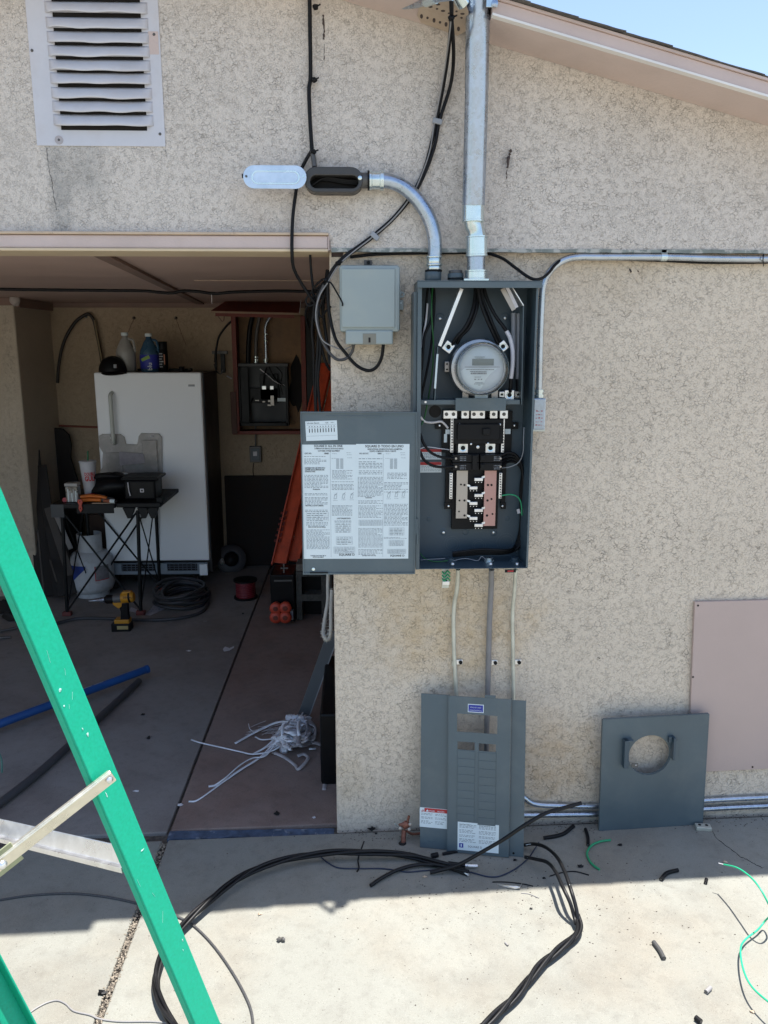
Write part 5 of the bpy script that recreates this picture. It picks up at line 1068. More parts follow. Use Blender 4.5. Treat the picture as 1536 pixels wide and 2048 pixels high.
# cup with straw
yi = yf_+.16; t_, c = item('drink_cup', 'tall white paper cup with red lettering and a green straw', 'cup', 181, yi); zc1 = P(180,921,yi).z
rb_, rt_ = .030, .052
MB().lathe([(rb_,0),(rt_,zc1-TZ-.012),(rt_*1.05,zc1-TZ-.010),(rt_*1.05,zc1-TZ-.004),(rt_*.98,zc1-TZ)], c, n=24).build('cup_body', mat('cup_white', (.50,.50,.52), .5), t_, smooth=40)
MB().tube([(c.x+.002,c.y,zc1-.002),(c.x+.008,c.y-.004,zc1+.062)], .005, 8).build('straw', mat('green_straw', (.01,.16,.07), .4), t_, smooth=50)
mb = MB(); hc = zc1-TZ; nrm = math.atan((rt_-rb_)/hc)
Mx = Matrix.Translation((c.x-.012,c.y-rb_-(rt_-rb_)*.62-.003,TZ+hc*.62)) @ Matrix.Rotation(R(90)+nrm*.0,4,'X')
textmesh(mb, 'DOUBLE', .030, 0, .002, -.0, 'LEFT', Mx, .62, .03); textmesh(mb, 'GULP', .044, 0, -.033, .0, 'LEFT', Mx, .70, .04)
for v in range(len(mb.v)):
    q = mb.v[v]; rr2 = rb_+(rt_-rb_)*(q.z-TZ)/hc+.0022; a_ = (q.x-c.x)/rr2; q = mb.v[v] = Vector((c.x+rr2*math.sin(a_), c.y-rr2*math.cos(a_), q.z))
mb.build('cup_lettering', mat('cup_red', (.55,.02,.03), .5), t_, weld=False)
# jar of white sticks
yi = yf_+.05; t_, c = item('jar_of_screws', 'small clear jar full of white pegs at the left end of the stand', 'jar', 148, yi)
MB().box(c.x-.040,c.y-.03,TZ,c.x+.036,c.y+.03,P(148,972,yi).z).build('jar_body', m_glass, t_, bevel=.004); MB().box(c.x-.043,c.y-.033,P(148,972,yi).z+.001,c.x+.039,c.y+.033,P(148,965,yi).z).build('jar_lid', m_milky, t_, bevel=.004)
for k in range(6): MB().cyl((c.x-.03+k*.012,c.y-.012,TZ+.002),(c.x-.03+k*.012,c.y-.012,TZ+.085-(k%3)*.012), .005, n=8).build('peg', m_white if k%2 == 0 else m_sleeve, t_, smooth=40)
t_, c = item('bottle_cap', 'pink red cap lying beside the jar on the stand', 'cap', 130, yi); MB().lathe([(.017,0),(.017,.012),(.014,.022)], c+Vector((0,0,.012)), (0.3,-1,0.2), 14).build('cap_shell', mat('pink_red', (.42,.04,.05), .5), t_, smooth=40)
# orange tools
yi = yf_+.06; og = mat('orange_grip', (.62,.16,.02), .45, var=.15)
def hand_tool(label, pts, r_, m, m2):
    p = [Vector((P(a,b,yi).x, yi+dy, TZ+h)) for a,b,dy,h in pts]; t_ = thing('hand_tool', label, 'pliers', (p[0].x,p[0].y,TZ), 'tools piled on the folding stand')
    MB().tube(sm(p,5), r_, 8).build('handle', m, t_, smooth=50); MB().tube(sm([q+Vector((.004,-.02,.004)) for q in p],5), r_*.8, 8).build('handle', m, t_, smooth=50)
    d_ = (p[-1]-p[-2]).normalized(); MB().beam(p[-1], p[-1]+d_*.05, .02, .012).build('jaw', m2, t_, bevel=.003)
hand_tool('bright orange handled pliers on top of the pile beside the cup', [(162,985,0,.03),(180,985,.0,.035),(200,988,0,.03),(214,994,.0,.02)], .013, og, m_cast)
hand_tool('orange handled cutters lower in the pile beside the jar', [(166,995,-.03,.014),(185,995,-.03,.016),(205,995,-.03,.014)], .013, og, m_cast)
hand_tool('red handled pliers at the back of the pile behind the jar', [(163,978,.04,.03),(176,976,.04,.035),(190,978,.04,.03)], .010, m_red_p, m_cast)
t_, c = item('screwdriver', 'screwdriver with a white tipped handle pointing right on the stand', 'screwdriver', 220, yf_-.01)
a_ = Vector((P(207,990,yf_-.01).x,yf_-.01,TZ+.018)); b_ = Vector((P(221,998,yf_-.01).x,yf_-.015,TZ+.016)); e_ = Vector((P(232,1001,yf_).x,yf_-.02,TZ+.015))
MB().cyl(a_, b_, .010, .012, 10).build('grip', mat('rust_orange', (.30,.08,.03), .5), t_, smooth=40); MB().cyl(b_, e_, .014, .013, 12).build('butt', m_white, t_, smooth=40); MB().cyl(e_, e_+(e_-b_)*.5, .012, .010, 12).build('end', m_blk2, t_, smooth=40)
MB().beam((P(186,1000,yf_).x,yf_-.015,TZ+.003), (P(222,1002,yf_).x,yf_-.015,TZ+.003), .02, .003, side=(0,1,0)).build('putty_knife', m_tan, None, label='flat tan blade lying under the white tipped screwdriver', cat='blade')
t_ = thing('red_cutter', 'small orange cutter clipped on the stand front edge', 'cutter', P(160,1022,yf_-.05)); mb = MB(); p = P(160,1008,yf_-.05)
mb.prism([(p.x-.012,p.y,p.z+.028),(p.x+.010,p.y,p.z+.030),(p.x+.016,p.y,p.z+.01),(p.x+.008,p.y,p.z-.01),(p.x+.012,p.y,p.z-.035),(p.x-.002,p.y,p.z-.055),(p.x-.012,p.y,p.z-.03),(p.x-.008,p.y,p.z-.008),(p.x-.016,p.y,p.z+.012)], (0,.012,0)); mb.build('cutter_body', mat('coral', (.55,.07,.04), .45), t_, bevel=.002)
for dz in (.015,-.03): MB().lathe([(.004,.001),(.004,0)], (p.x,p.y,p.z+dz), (0,-1,0), 8).build('rivet', m_blk2, t_)
# black bag and boxes, blue can, clear case
t_, c = item('tool_bag', 'slumped black fabric tool bag in the middle of the stand', 'bag', 228, yf_+.22)
MB().blob((c.x+.005,c.y,TZ+.075), (.165,.12,.08), 12, .10, 26, 16).build('bag_body', m_blk2, t_, smooth=70)
MB().blob((c.x-.02,c.y-.06,TZ+.15), (.10,.03,.02), 15, .2, 18, 8).build('bag_flap', m_black, t_, smooth=70)
t_, c = item('blue_can', 'small blue and white tin on the black bag', 'can', 249, yf_+.26); z_ = P(249,966,c.y).z; MB().lathe([(.034,0),(.035,.003),(.035,.058),(.033,.062)], (c.x,c.y,z_), n=20).build('tin', mat('tin_blue', (.18,.30,.40), .4, var=.3, scale=40), t_, smooth=40); MB().lathe([(.034,.0625),(.028,.066)], (c.x,c.y,z_), n=20).build('tin_lid', m_white, t_, smooth=40)
t_, c = item('black_canister', 'black canister with a small square mark right of the blue tin', 'canister', 289, yf_+.20)
hb = P(289,950,c.y).z-TZ
MB().box(c.x-.10,c.y-.10,TZ,c.x+.10,c.y+.10,TZ+hb-.02).build('canister_body', m_blk2, t_, bevel=.012); MB().box(c.x-.115,c.y-.11,TZ+hb-.019,c.x+.125,c.y+.11,TZ+hb).build('canister_lid', m_black, t_, bevel=.006)
p = P(284,981,c.y-.10); MB().box(p.x-.012,c.y-.1025,p.z-.012,p.x+.012,c.y-.1005,p.z+.012).build('square_mark', m_tape, t_); MB().box(p.x-.005,c.y-.1035,p.z-.006,p.x+.006,c.y-.1026,p.z+.006).build('mark_centre', m_blk2, t_)
MB().tube(sm([(c.x-.07,c.y-.11,TZ+hb-.03),(c.x-.066,c.y-.115,TZ+.07),(c.x-.06,c.y-.11,TZ+.03)],4), .004, 6).build('zip', m_tape, t_, smooth=50)
# clear moulded lid standing behind
m_clear = glass('clear_moulded_plastic', (.55,.53,.50), .10)
yi = yr_+.02; t_ = thing('clear_plastic_lid', 'big clear moulded plastic case shell standing open on the stand', 'plastic case', P(262,955,yi))
ol_ = [(197,872),(204,868),(240,868),(249,874),(252,888),(274,889),(277,872),(282,866),(318,867),(324,874),(325,953),(300,956),(190,965),(196,950),(204,935),(205,905),(198,893)]
mb = MB(); mb.prism([P(a,b,yi) for a,b in ol_], (0,.012,0)); mb.build('shell', mat('frosted', (.46,.44,.42), .25, var=.15, scale=14) , t_, bevel=.004)
bpy.data.materials['frosted'].node_tree.nodes['Principled BSDF'].inputs['Alpha'].default_value = .5
for q in ((212,905,245,945),(285,880,315,945)): one(*q, yi-.012, yi-.001).build('moulded_rib', bpy.data.materials['frosted'], t_, bevel=.005)
mb = MB(); mb.prism([P(238,904,yi-.016),P(287,908,yi-.016),P(290,926,yi-.016),P(240,931,yi-.016)], (0,.003,0)); mb.build('paper_insert', mat('insert', (.30,.28,.31), .6, var=.2, scale=30), t_)
for px, py in ((223,876),(303,873),(291,890)): MB().lathe([(.009,0),(.006,.004)], P(px,py,yi-.002), (0,-1,0), 10).build('catch', m_tape, t_, smooth=40)

# ------------------------------------------------------------------ propane tank
c = G(175,1200); c.y += .13; c.z = gz(c.x); rt = .152
tk = thing('propane_tank', 'white propane tank with a blue label under the work stand', 'gas tank', c)
zt2 = P(175,1100,c.y).z; H_ = zt2-c.z
m_tank = mat('tank_white', (.52,.54,.56), .45, var=.1, scale=10, dirt=(.2,.17,.14), dscale=12, damt=.5)
MB().lathe([(rt*.72,0),(rt*.74,.03),(rt*.70,.035)], c, n=30, caps=False).build('foot_ring', m_tank, tk, smooth=40)
prof = [(rt*math.cos(a_)*1.0 if a_ > 0 else rt, 0) for a_ in ()]
pr_ = [(rt*.70,.03),(rt*.90,.045),(rt,.08),(rt,H_*.78),(rt*.95,H_*.88),(rt*.75,H_*.97),(rt*.4,H_*1.02),(.01,H_*1.03)]
MB().lathe(pr_, c, n=36).build('shell', m_tank, tk, smooth=60)
def wrap(name, a0, a1, z0, z1, m, par, rr=rt*1.006, cut=0.0):
    mb = MB(); n_ = 10; vs = []
    for i in range(n_+1):
        g_ = R(a0+(a1-a0)*i/n_); vs += [(c.x+rr*math.sin(g_), c.y-rr*math.cos(g_), c.z+z0+cut*(i/n_)*(z1-z0)), (c.x+rr*math.sin(g_), c.y-rr*math.cos(g_), c.z+z1)]
    mb.add(vs, [[2*i,2*i+2,2*i+3,2*i+1] for i in range(n_)]); return mb.build(name, m, par, smooth=60)
wrap('blue_label', -68, 4, H_*.18, H_*.76, mat('label_blue', (.02,.05,.26), .5), tk, cut=.9)
wrap('warning_label', 26, 66, H_*.42, H_*.74, mat('label_pale', (.22,.21,.22), .6, var=.2, scale=60), tk)
wrap('label_edge', 26, 28, H_*.42, H_*.74, m_red_p, tk, rt*1.01); wrap('label_edge', 26, 66, H_*.42, H_*.435, m_red_p, tk, rt*1.01)
mb = MB(); Mx = Matrix.Translation((c.x-rt*.98,c.y-rt*.55,c.z+H_*.46)) @ Matrix.Rotation(R(-60),4,'Z') @ Matrix.Rotation(R(90),4,'X'); textmesh(mb, 'o', .07, 0, 0, .002, 'LEFT', Mx); mb.build('label_letter', m_white, tk)
zk = c.z+H_*.99; mb = MB(); vs = []; n_ = 26; rk = rt*.55
for i in range(n_+1):
    g_ = R(-215+ 300*i/n_); 
    for rr, zz in ((rk,zk-.02),(rk,zk+.125),(rk-.004,zk+.125),(rk-.004,zk-.02)): vs.append((c.x+rr*math.cos(g_), c.y+rr*math.sin(g_), zz))
mb.add(vs, [[i*4+k,(i+1)*4+k,(i+1)*4+(k+1)%4,i*4+(k+1)%4] for i in range(n_) for k in range(4)]); mb.build('collar', m_tank, tk, smooth=40)
MB().lathe([(.02,0),(.02,.05),(.034,.055),(.034,.075),(.01,.08)], (c.x,c.y,zk), n=14).build('valve', m_blk2, tk, smooth=40)

# ------------------------------------------------------------------ leaning boards and dark things at left
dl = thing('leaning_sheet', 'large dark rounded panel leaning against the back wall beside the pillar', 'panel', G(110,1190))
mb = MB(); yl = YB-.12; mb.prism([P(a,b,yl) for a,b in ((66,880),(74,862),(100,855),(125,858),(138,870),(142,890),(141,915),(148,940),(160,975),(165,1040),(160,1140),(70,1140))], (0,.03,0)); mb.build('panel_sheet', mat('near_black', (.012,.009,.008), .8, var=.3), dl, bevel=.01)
m_bd = mat('dark_board', (.018,.014,.012), .8, var=.4, scale=14); m_bd2 = mat('dusty_board', (.065,.055,.048), .8, var=.3)
rb3 = random.Random(17)
for i, (px0, py0, px1, py1, yb0, w_, m, lab) in enumerate(((58,905,80,1188,2.9,.05,m_bd,'darkest board leaning next to the pillar edge'),(70,900,100,1192,2.88,.06,m_bd,'second dark board leaning beside the pillar'),(76,1060,88,1186,2.8,.012,m_bd2,'thin pale stick among the boards by the pillar'),(84,930,118,1194,2.85,.06,m_bd,'third dark board leaning by the pillar'),(96,1015,140,1150,2.72,.05,m_bd2,'dusty brown board slanting under the work stand'),(112,1030,142,1098,2.66,.03,mat('pale_board', (.22,.21,.20), .7),'pale strip of board slanting behind the stand leg'),(100,1120,114,1165,2.7,.010,m_bd2,'thin stick low among the leaning boards'),(108,1050,136,1190,2.80,.12,m_bd,'wide dark board leaning behind the propane tank'))):
    a_ = P(px0,py0,yb0+.3 if py0 < 1000 else yb0+.1); b_ = P(px1,py1,yb0)
    MB().beam(a_, b_, w_, .018, side=(1,.2,0)).build('leaning_board', m, None, bevel=.002, label=lab, cat='board', group='boards leaning by the pillar')
MB().box(P(176,1060,3.1).x,3.1,gz(-1.8),P(212,1060,3.1).x,3.4,P(180,1030,3.1).z).build('brown_carton', mat('carton', (.045,.025,.018), .8), None, bevel=.005, label='dark brown carton standing behind the propane tank', cat='box')
for (px0,py0,px1,py1,lab) in ((0,1276,22,1274,'short steel tool lying at the far left edge of the floor'),(8,1262,36,1255,'dark tool handle lying near the left edge of the floor')):
    a_ = G(px0-8,py0,.012); b_ = G(px1,py1,.012); MB().cyl(a_, b_, .010, .007, 10).build('floor_tool', m_cast, None, smooth=40, label=lab, cat='tool')
for (px,py,s_,sd_,lab) in ((8,1215,.09,1,'dark lump of scrap beside the ladder rail on the floor'),(25,1232,.06,2,'smaller dark scrap on the floor near the left edge'),(88,1152,.03,3,'crumpled pale rag at the foot of the leaning boards')):
    p = G(px,py,.03); MB().blob(p, (s_,s_*.7,s_*.5), sd_, .3, 14, 8).build('scrap', m_bd if sd_ < 3 else m_bd2, None, smooth=50, label=lab, cat='scrap')

# ------------------------------------------------------------------ drill, paper, hose coil, spool, scraps on the floor
c = G(241,1262); c.y += .02; yd = c.y; k_ = (yd+2.58)/1600*1.02
m_yel = mat('tool_yellow', (.50,.22,.012), .45, var=.08)
dri = thing('cordless_drill', 'yellow and black cordless drill with a step bit standing on its battery', 'drill', c)
def dp(px, py, dy=0): return P(px, py, yd+dy)
one(222,1248,260,1265, yd-.035, yd+.045).build('battery', m_blk2, dri, bevel=.006); one(228,1240,258,1249.5, yd-.028, yd+.038).build('battery_clip', m_yel, dri, bevel=.005); one(234,1252,256,1259, yd-.0365, yd-.0355).build('battery_label', mat('label_tan', (.35,.28,.12), .5), dri)
mb = MB(); mb.prism([dp(236,1206,-.02),dp(255,1206,-.02),dp(256,1225,-.02),dp(258,1243,-.02),dp(240,1243,-.02),dp(241,1225,-.02)], (0,.036,0)); mb.build('grip', m_blk2, dri, bevel=.006)
mb = MB(); mb.prism([dp(224,1203,-.022),dp(244,1203,-.022),dp(243,1213,-.022),dp(237,1218,-.022),dp(226,1210,-.022)], (0,.03,0)); mb.build('trigger_guard', m_yel, dri, bevel=.003)
c0 = dp(243,1196); c1 = dp(268,1193); MB().lathe([(.030,0),(.034,.006),(.034,(c1-c0).length-.012),(.026,(c1-c0).length)], c0, (c1-c0), 18).build('motor_housing', m_yel, dri, smooth=40)
MB().cyl(dp(258,1194), dp(262,1193.5), .0355, n=18).build('motor_band', m_blk2, dri, smooth=40)
one(243,1184,262,1190, yd-.018, yd+.018).build('top_ridge', m_yel, dri, bevel=.003)
MB().cyl(dp(228,1198), dp(243,1196), .029, .031, 18).build('gear_case', m_cast, dri, smooth=40); MB().lathe([(.020,0),(.028,.01),(.028,.05),(.018,.062)], dp(230,1198), (-1,0,-.03), 18).build('chuck', m_blk2, dri, smooth=40)
ln = [(.016,0),(.016,.02),(.0125,.021),(.0125,.037),(.009,.038),(.009,.054),(.006,.055),(.006,.07),(.001,.105)]
MB().lathe(ln, dp(211,1200), (-1,0,-.05), 12).build('step_bit', m_galv, dri, smooth=30)
mb = MB(); Mx = Matrix.Translation(dp(246,1197,-.036)) @ Matrix.Rotation(R(90),4,'X'); textmesh(mb, 'DEWALT', .016, 0, 0, 0, 'LEFT', Mx); mb.build('drill_lettering', m_blk2, dri)
pp = thing('paper_sheet', 'folded printed paper sheet on the floor behind the drill', 'paper', G(295,1222)); mb = MB(); A_ = [G(262,1214,.004),G(293,1226,.003),G(308,1210,.012),G(330,1218,.004),G(300,1231,.002),G(258,1222,.003)]
mb.add([A_[0],A_[1],A_[4],A_[5],A_[2],A_[3]], [(0,1,2,3),(1,4,5,2)]); o = mb.build('sheet', mat('dim_paper', (.42,.40,.44), .7, var=.1, scale=40), pp); s_ = o.modifiers.new('t','SOLIDIFY'); s_.thickness = .001
mb = MB(); rr_ = random.Random(31)
for i in range(4):
    for j in range(3):
        p = G(303+i*6-j*3, 1216+j*3.2, .0135-.002*j); mb.box(p.x-.006,p.y-.002,p.z,p.x+.006,p.y+.002,p.z+.0008)
mb.build('sheet_print', m_print_g, pp)
hc_ = G(365,1205); rr_ = random.Random(12); hs = thing('hose_coil', 'loose coil of dark grey cable in front of the freezer corner', 'cable coil', hc_)
m_hose = mat('grey_hose', (.045,.045,.05), .5, var=.2)
ptsc = []
for i in range(0, 190):
    a_ = i*.26; rx = .155+.03*math.sin(i*.11)+rr_.uniform(-.003,.003); ry = .20+.03*math.cos(i*.07); ptsc.append((hc_.x+rx*math.cos(a_), hc_.y+ry*math.sin(a_), gz(hc_.x)+.014+.10*(i/190)+.012*math.sin(i*.5)))
MB().tube(sm(ptsc,2), .0105, 8).build('coil', m_hose, hs, smooth=60)
lp = gc([(415,1188),(417,1205),(405,1222),(380,1232),(345,1238),(300,1240),(255,1239),(215,1237),(180,1236),(150,1238),(120,1245),(95,1252)], .012); MB().tube(sm(lp,6), .0105, 8).build('trailing_end', m_hose, hs, smooth=60)
sp_ = thing('wire_spool', 'small spool of red wire on the floor near the back', 'spool', G(492,1200)); c = G(490,1200); c.y += .05
zs = c.z; MB().lathe([(.082,0),(.082,.012),(.03,.013)], (c.x,c.y,zs), n=24).build('flange', m_blk2, sp_, smooth=30); MB().lathe([(.066,.0125)]+[(.066+.003*(k%2),.014+k*.0065) for k in range(16)]+[(.066,.121)], (c.x,c.y,zs), n=24).build('red_winding', mat('red_wire', (.17,.012,.02), .5), sp_, smooth=30); MB().lathe([(.03,.123),(.082,.124),(.082,.135),(.03,.136)], (c.x,c.y,zs), n=24).build('flange', m_blk2, sp_, smooth=30)
rl = thing('grinding_wheel', 'grey ring-shaped reel lying by the freezer back corner', 'reel', G(462,1142)); c = G(462,1142); p_ = c+Vector((0,.03,.085)); M_ = Vector((.2,-1,.35))
MB().lathe([(.10,0),(.115,.01),(.115,.03),(.10,.04),(.06,.042),(.06,0)], p_, M_, 26).build('reel_rim', m_hose, rl, smooth=40); MB().lathe([(.055,.02),(.02,.04)], p_, M_, 18).build('reel_hub', m_blk2, rl, smooth=40); MB().blob(p_+Vector((-.06,-.06,.0)), (.02,.015,.025), 4).build('reel_grip', m_milky, rl, smooth=50)
def debris(name, label, cat, px, py, sz, seed, m, h=.3, grp='bits of debris on the garage floor'):
    p = G(px,py); mb = MB(); mb.blob((p.x,p.y,p.z+sz[2]*.8), sz, seed, .35, 8, 5); mb.build(name, m, None, smooth=40, label=label, cat=cat, group=grp)
mb = MB(); A_ = gc([(446,1299),(450,1294),(459,1297),(468,1293),(468,1296),(459,1301),(448,1303)], .004); mb.prism(A_, (0,0,.003)); mb.build('paper_scrap', m_tape, None, label='white torn paper scrap beside the long floor joint', cat='scrap')
for i,(px,py,sz,m,lab) in enumerate(((286,1430,(.010,.007,.004),m_dark,'small dark chip on the left floor slab, farther one'),(297,1477,(.007,.012,.005),m_dark,'teardrop black chip on the left floor slab'),(378,1302,(.014,.006,.002),m_tape,'pale smear of paper left of the white scrap'),(272,1583,(.012,.005,.003),m_tape,'tiny curl of white paper near the floor joint'),(360,1611,(.010,.007,.004),m_tape,'white crumb on the joint near the strapping tips'),(554,1629,(.010,.011,.006),m_dark,'black pebble on the floor near the threshold strip'),(486,1228,(.008,.008,.004),m_dark,'dark crumb on the floor just in front of the spool'),(628,1636,(.006,.005,.003),m_tape,'white crumb on the threshold near the wall corner'),(410,1243,(.010,.005,.002),m_milky,'pale flake on the floor right of the cable coil'))):
    debris('floor_chip', lab, 'chip', px, py, sz, i+40, m)
# ------------------------------------------------------------------ blue pipe and dark pipe on the floor
m_bluep = mat('blue_plastic_pipe', (.012,.07,.24), .4, var=.15, scale=8)
bp_ = thing('blue_pipe', 'long blue pipe lying diagonally across the floor', 'pipe', G(150,1400)); a_ = G(292,1350,.030)+Vector((0,0,.03)); b_ = G(-60,1489,.0)+Vector((0,0,.045))
r_ = .020
MB().tube([a_, b_], r_, 16).build('tube', m_bluep, bp_, smooth=50)
d_ = (a_-b_).normalized(); MB().lathe([(r_,0),(r_*1.12,.001),(r_*1.12,.014),(r_*.9,.016)], a_, d_, 16).build('end_cap', m_bluep, bp_, smooth=40)
for f in (.27,.34): 
    p = a_.lerp(b_, f)+Vector((0,0,r_*1.0)); MB().beam(p, p-d_*.05, .004, .002, side=(0,1,0)).build('scratch', m_sleeve, bp_)
mb = MB(); mb.tube(sm([G(278,1362,.02),G(150,1480,.02),G(60,1560,.02),G(-60,1650,.02)],4), .016, 12); mb.build('dark_pipe', mat('charcoal_pipe', (.055,.055,.06), .6), None, smooth=50, label='charcoal pipe lying under the blue pipe, running to the left edge', cat='pipe')
cable('wire', 'short teal wire end at the far left edge of the floor', [(-4,1500,-.0),(3,1520,.0),(4,1545,0)], .003, mat('teal', (.03,.12,.11), .5), Y=.2, cat='wire')

# ------------------------------------------------------------------ white strapping tangle and the grey flat strip behind it
m_strap = mat('white_strapping', (.78,.80,.84), .4, var=.1, scale=20)
m_film = mat('stretch_film', (.55,.52,.53), .35, var=.2, scale=20); m_film.node_tree.nodes['Principled BSDF'].inputs['Alpha'].default_value = .75
def ribbon(mb, pts, w_, rr=None, k=6):
    q = sm(pts, k); vs = []
    for i, p in enumerate(q):
        d_ = (q[min(i+1,len(q)-1)]-q[max(i-1,0)]).normalized(); s_ = d_.cross(Vector((0,-.5,.85))).normalized(); vs += [p+s_*w_/2, p-s_*w_/2]
    return mb.add(vs, [[2*i,2*i+1,2*i+3,2*i+2] for i in range(len(q)-1)])
ms = thing('strapping_tangle', 'tangled bundle of white plastic strapping by the wall corner', 'plastic strapping', G(580,1520))
def rb_(pts, w_, m=m_strap):
    mb = MB(); ribbon(mb, [G(a,b,h) for a,b,h in pts], w_); o = mb.build('strap', m, ms, smooth=60, weld=False); s_ = o.modifiers.new('t','SOLIDIFY'); s_.thickness = .0009; return o
rb_([(382,1479,.006),(400,1485,.008),(440,1494,.006),(480,1503,.01),(505,1508,.012),(540,1503,.02),(565,1490,.03)], .0065)
rb_([(377,1603,.003),(395,1600,.005),(430,1576,.006),(470,1546,.008),(510,1522,.012),(535,1500,.02),(560,1475,.04)], .0065)
rb_([(417,1573,.003),(440,1567,.004),(480,1540,.01),(520,1515,.012),(545,1496,.02),(568,1470,.045)], .0085)
rb_([(425,1573,.003),(450,1556,.014),(480,1530,.02),(505,1516,.02),(530,1512,.02),(550,1490,.03)], .0055)
rb_([(505,1509,.01),(530,1495,.02),(550,1478,.03),(572,1465,.05),(590,1462,.05)], .0085)
rb_([(510,1473,.008),(523,1479,.01),(545,1477,.015),(562,1468,.03),(575,1462,.04)], .0065)
rb_([(470,1487,.006),(500,1470,.01),(530,1455,.02),(550,1446,.03),(575,1443,.05),(600,1448,.05)], .010)
rb_([(497,1447,.006),(500,1458,.008),(510,1465,.01)], .003)
rr_ = random.Random(23)
for k in range(30):
    cx, cy = 590+rr_.uniform(-22,16), 1468+rr_.uniform(-18,16); rx, ry = rr_.uniform(6,22), rr_.uniform(8,26); a0 = rr_.uniform(0,6.28)
    rb_([(cx+rx*math.cos(a0+j*.7), cy+ry*math.sin(a0+j*.7), .02+.055*(k/30)+.014*math.sin(j*1.3+k)) for j in range(rr_.randint(5,9))], rr_.uniform(.008,.022), m_strap if k%2 else m_film)
for k in range(18):
    x_ = rr_.uniform(-12,12); rb_([(600+x_,1432+rr_.uniform(-4,4),.05),(585+x_,1448,.06),(574+x_,1464,.06),(562+x_,1480,.04),(545+x_,1495,.02)], rr_.uniform(.006,.012), m_strap if k%3 else m_film)
for k in range(5): rb_([(600,1436+k*3,.05),(618,1440+k*2,.04),(630,1455,.03),(628,1470+k*2,.02),(614,1480,.012)], .011, m_film)
for q in range(4):
    cc = G((588,600,578,596)[q],(1470,1456,1484,1446)[q],.03); mb = MB(); mb.blob(cc, (.050,.040,.030), 90+q, .45, 22, 12); mb.build('crumpled_film', mat('crumpled_film', (.66,.66,.70), .4, var=.25, scale=60, bump=.8, bscale=90) if q == 0 else bpy.data.materials['crumpled_film'], ms, smooth=25)
rb_([(545,1504,.01),(570,1515,.008),(590,1530,.006),(596,1538,.006),(606,1530,.012),(616,1516,.015),(608,1508,.02),(595,1512,.02)], .014, m_film)
rb_([(600,1490,.012),(625,1485,.01),(645,1492,.01),(655,1510,.006),(652,1550,.004),(648,1580,.003)], .016, m_film)
rb_([(618,1498,.012),(632,1497,.010)], .009); rb_([(588,1428,.05),(594,1440,.06),(602,1432,.06),(606,1424,.06)], .006)
for k in range(22):
    x_, y_ = rr_.uniform(490,545), rr_.uniform(1450,1475); rb_([(x_,y_,.004),(x_+rr_.uniform(10,22),y_-rr_.uniform(0,8),.010),(x_+rr_.uniform(30,45),y_-rr_.uniform(6,14),.02)], .0022, m_film)
mb = MB(); mb.tube(sm(gc([(645,1470),(652,1480),(661,1488),(656,1498),(650,1489),(661,1500),(654,1520)], .006),6), .0020, 5); mb.build('string', mat('cream_string', (.28,.24,.16), .8), None, smooth=60, label='curly cream string against the wall corner', cat='string')
gs = thing('grey_strip', 'flat grey metal strip leaning from the floor behind the wall corner', 'metal strip', G(605,1428)); a_ = G(608,1430,.02); b_ = P(668,1262,.75); 
MB().beam(a_, b_, .055, .006, side=(1,.0,0)).build('strip', mat('strip_grey', (.13,.14,.15), .5), gs, bevel=.001); MB().beam(a_+Vector((.027,0,.004)), b_+Vector((.027,0,.004)), .004, .014, side=(1,0,0)).build('strip_edge', m_sleeve, gs)
MB().box(P(640,1400,.35).x,.30,gz(-.1),-.04,.9,.30).build('shade_box', m_blk2, None, bevel=.01, label='black box added as shade behind the wall corner', cat='shade box')  # black box added where there is only shade behind the corner

# ================================================================== leaning covers in front of the wall
# dead front: cover with breaker openings
A_ = G(840,1694,.001); B_ = G(1047,1714,.001); C_ = P(841,1386,-.045)
MF = frame(A_, B_, C_); W_ = (B_-A_).length; C2 = P(841,1386,-.045); Hh = (C2-A_).dot((MF.to_3x3() @ Vector((0,1,0))))
df = thing('dead_front_cover', 'tall grey panel cover with breaker slots leaning against the wall below the panel', 'panel cover', A_)
iMF = MF.inverted()
def fu(px, py):                                            # view point -> place on the cover's plane
    o_ = CAM; n_ = MF.to_3x3() @ Vector((0,0,1)); d_ = ray(px, py); t_ = (Vector(MF.translation)-o_).dot(n_)/d_.dot(n_); q = iMF @ (o_+d_*t_); return q.x, q.y
u1, _ = fu(898,1500); u2, _ = fu(1020,1500); vtL = fu(870,1388)[1]; vtM = fu(950,1392)[1]; vtR = fu(1032,1400)[1]
def hole(a,b,c,d): x0_, y0_ = fu(a,(b+d)/2)[0], fu((a+c)/2,d)[1]; x1_, y1_ = fu(c,(b+d)/2)[0], fu((a+c)/2,b)[1]; return (x0_,x1_,y0_,y1_)
h1 = hole(915,1427,995,1463); h2 = hole(916,1481,950,1497); h3 = hole(958,1485,992,1500)
MB(MF).box(0,0,0,u1-.002,vtL,.0022).build('left_panel', m_grey, df, bevel=.0006)
mb = MB(MF); mb.plate(u1,u2,0,vtM,[h1,h2,h3],.012,.0142,axes=(0,1,2)); mb.build('centre_panel', m_grey, df, bevel=.0005)
MB(MF).box(u1-.0025,0,0,u1-.0003,vtM,.0142).build('fold', m_grey, df); MB(MF).box(u2+.0003,0,0,u2+.0025,vtM,.0142).build('fold', m_grey, df)
MB(MF).box(u2+.003,0,0,W_,vtR,.0022).build('right_flange', m_grey, df, bevel=.0006); MB(MF).box(W_-.002,0,-.014,W_,vtR,-.0001).build('edge_return', m_grey, df)
MB(MF).box(fu(970,1390)[0],vtM+.0003,.0121,fu(992,1390)[0],vtM+.010,.0141).build('top_tab', m_grey, df, bevel=.001)
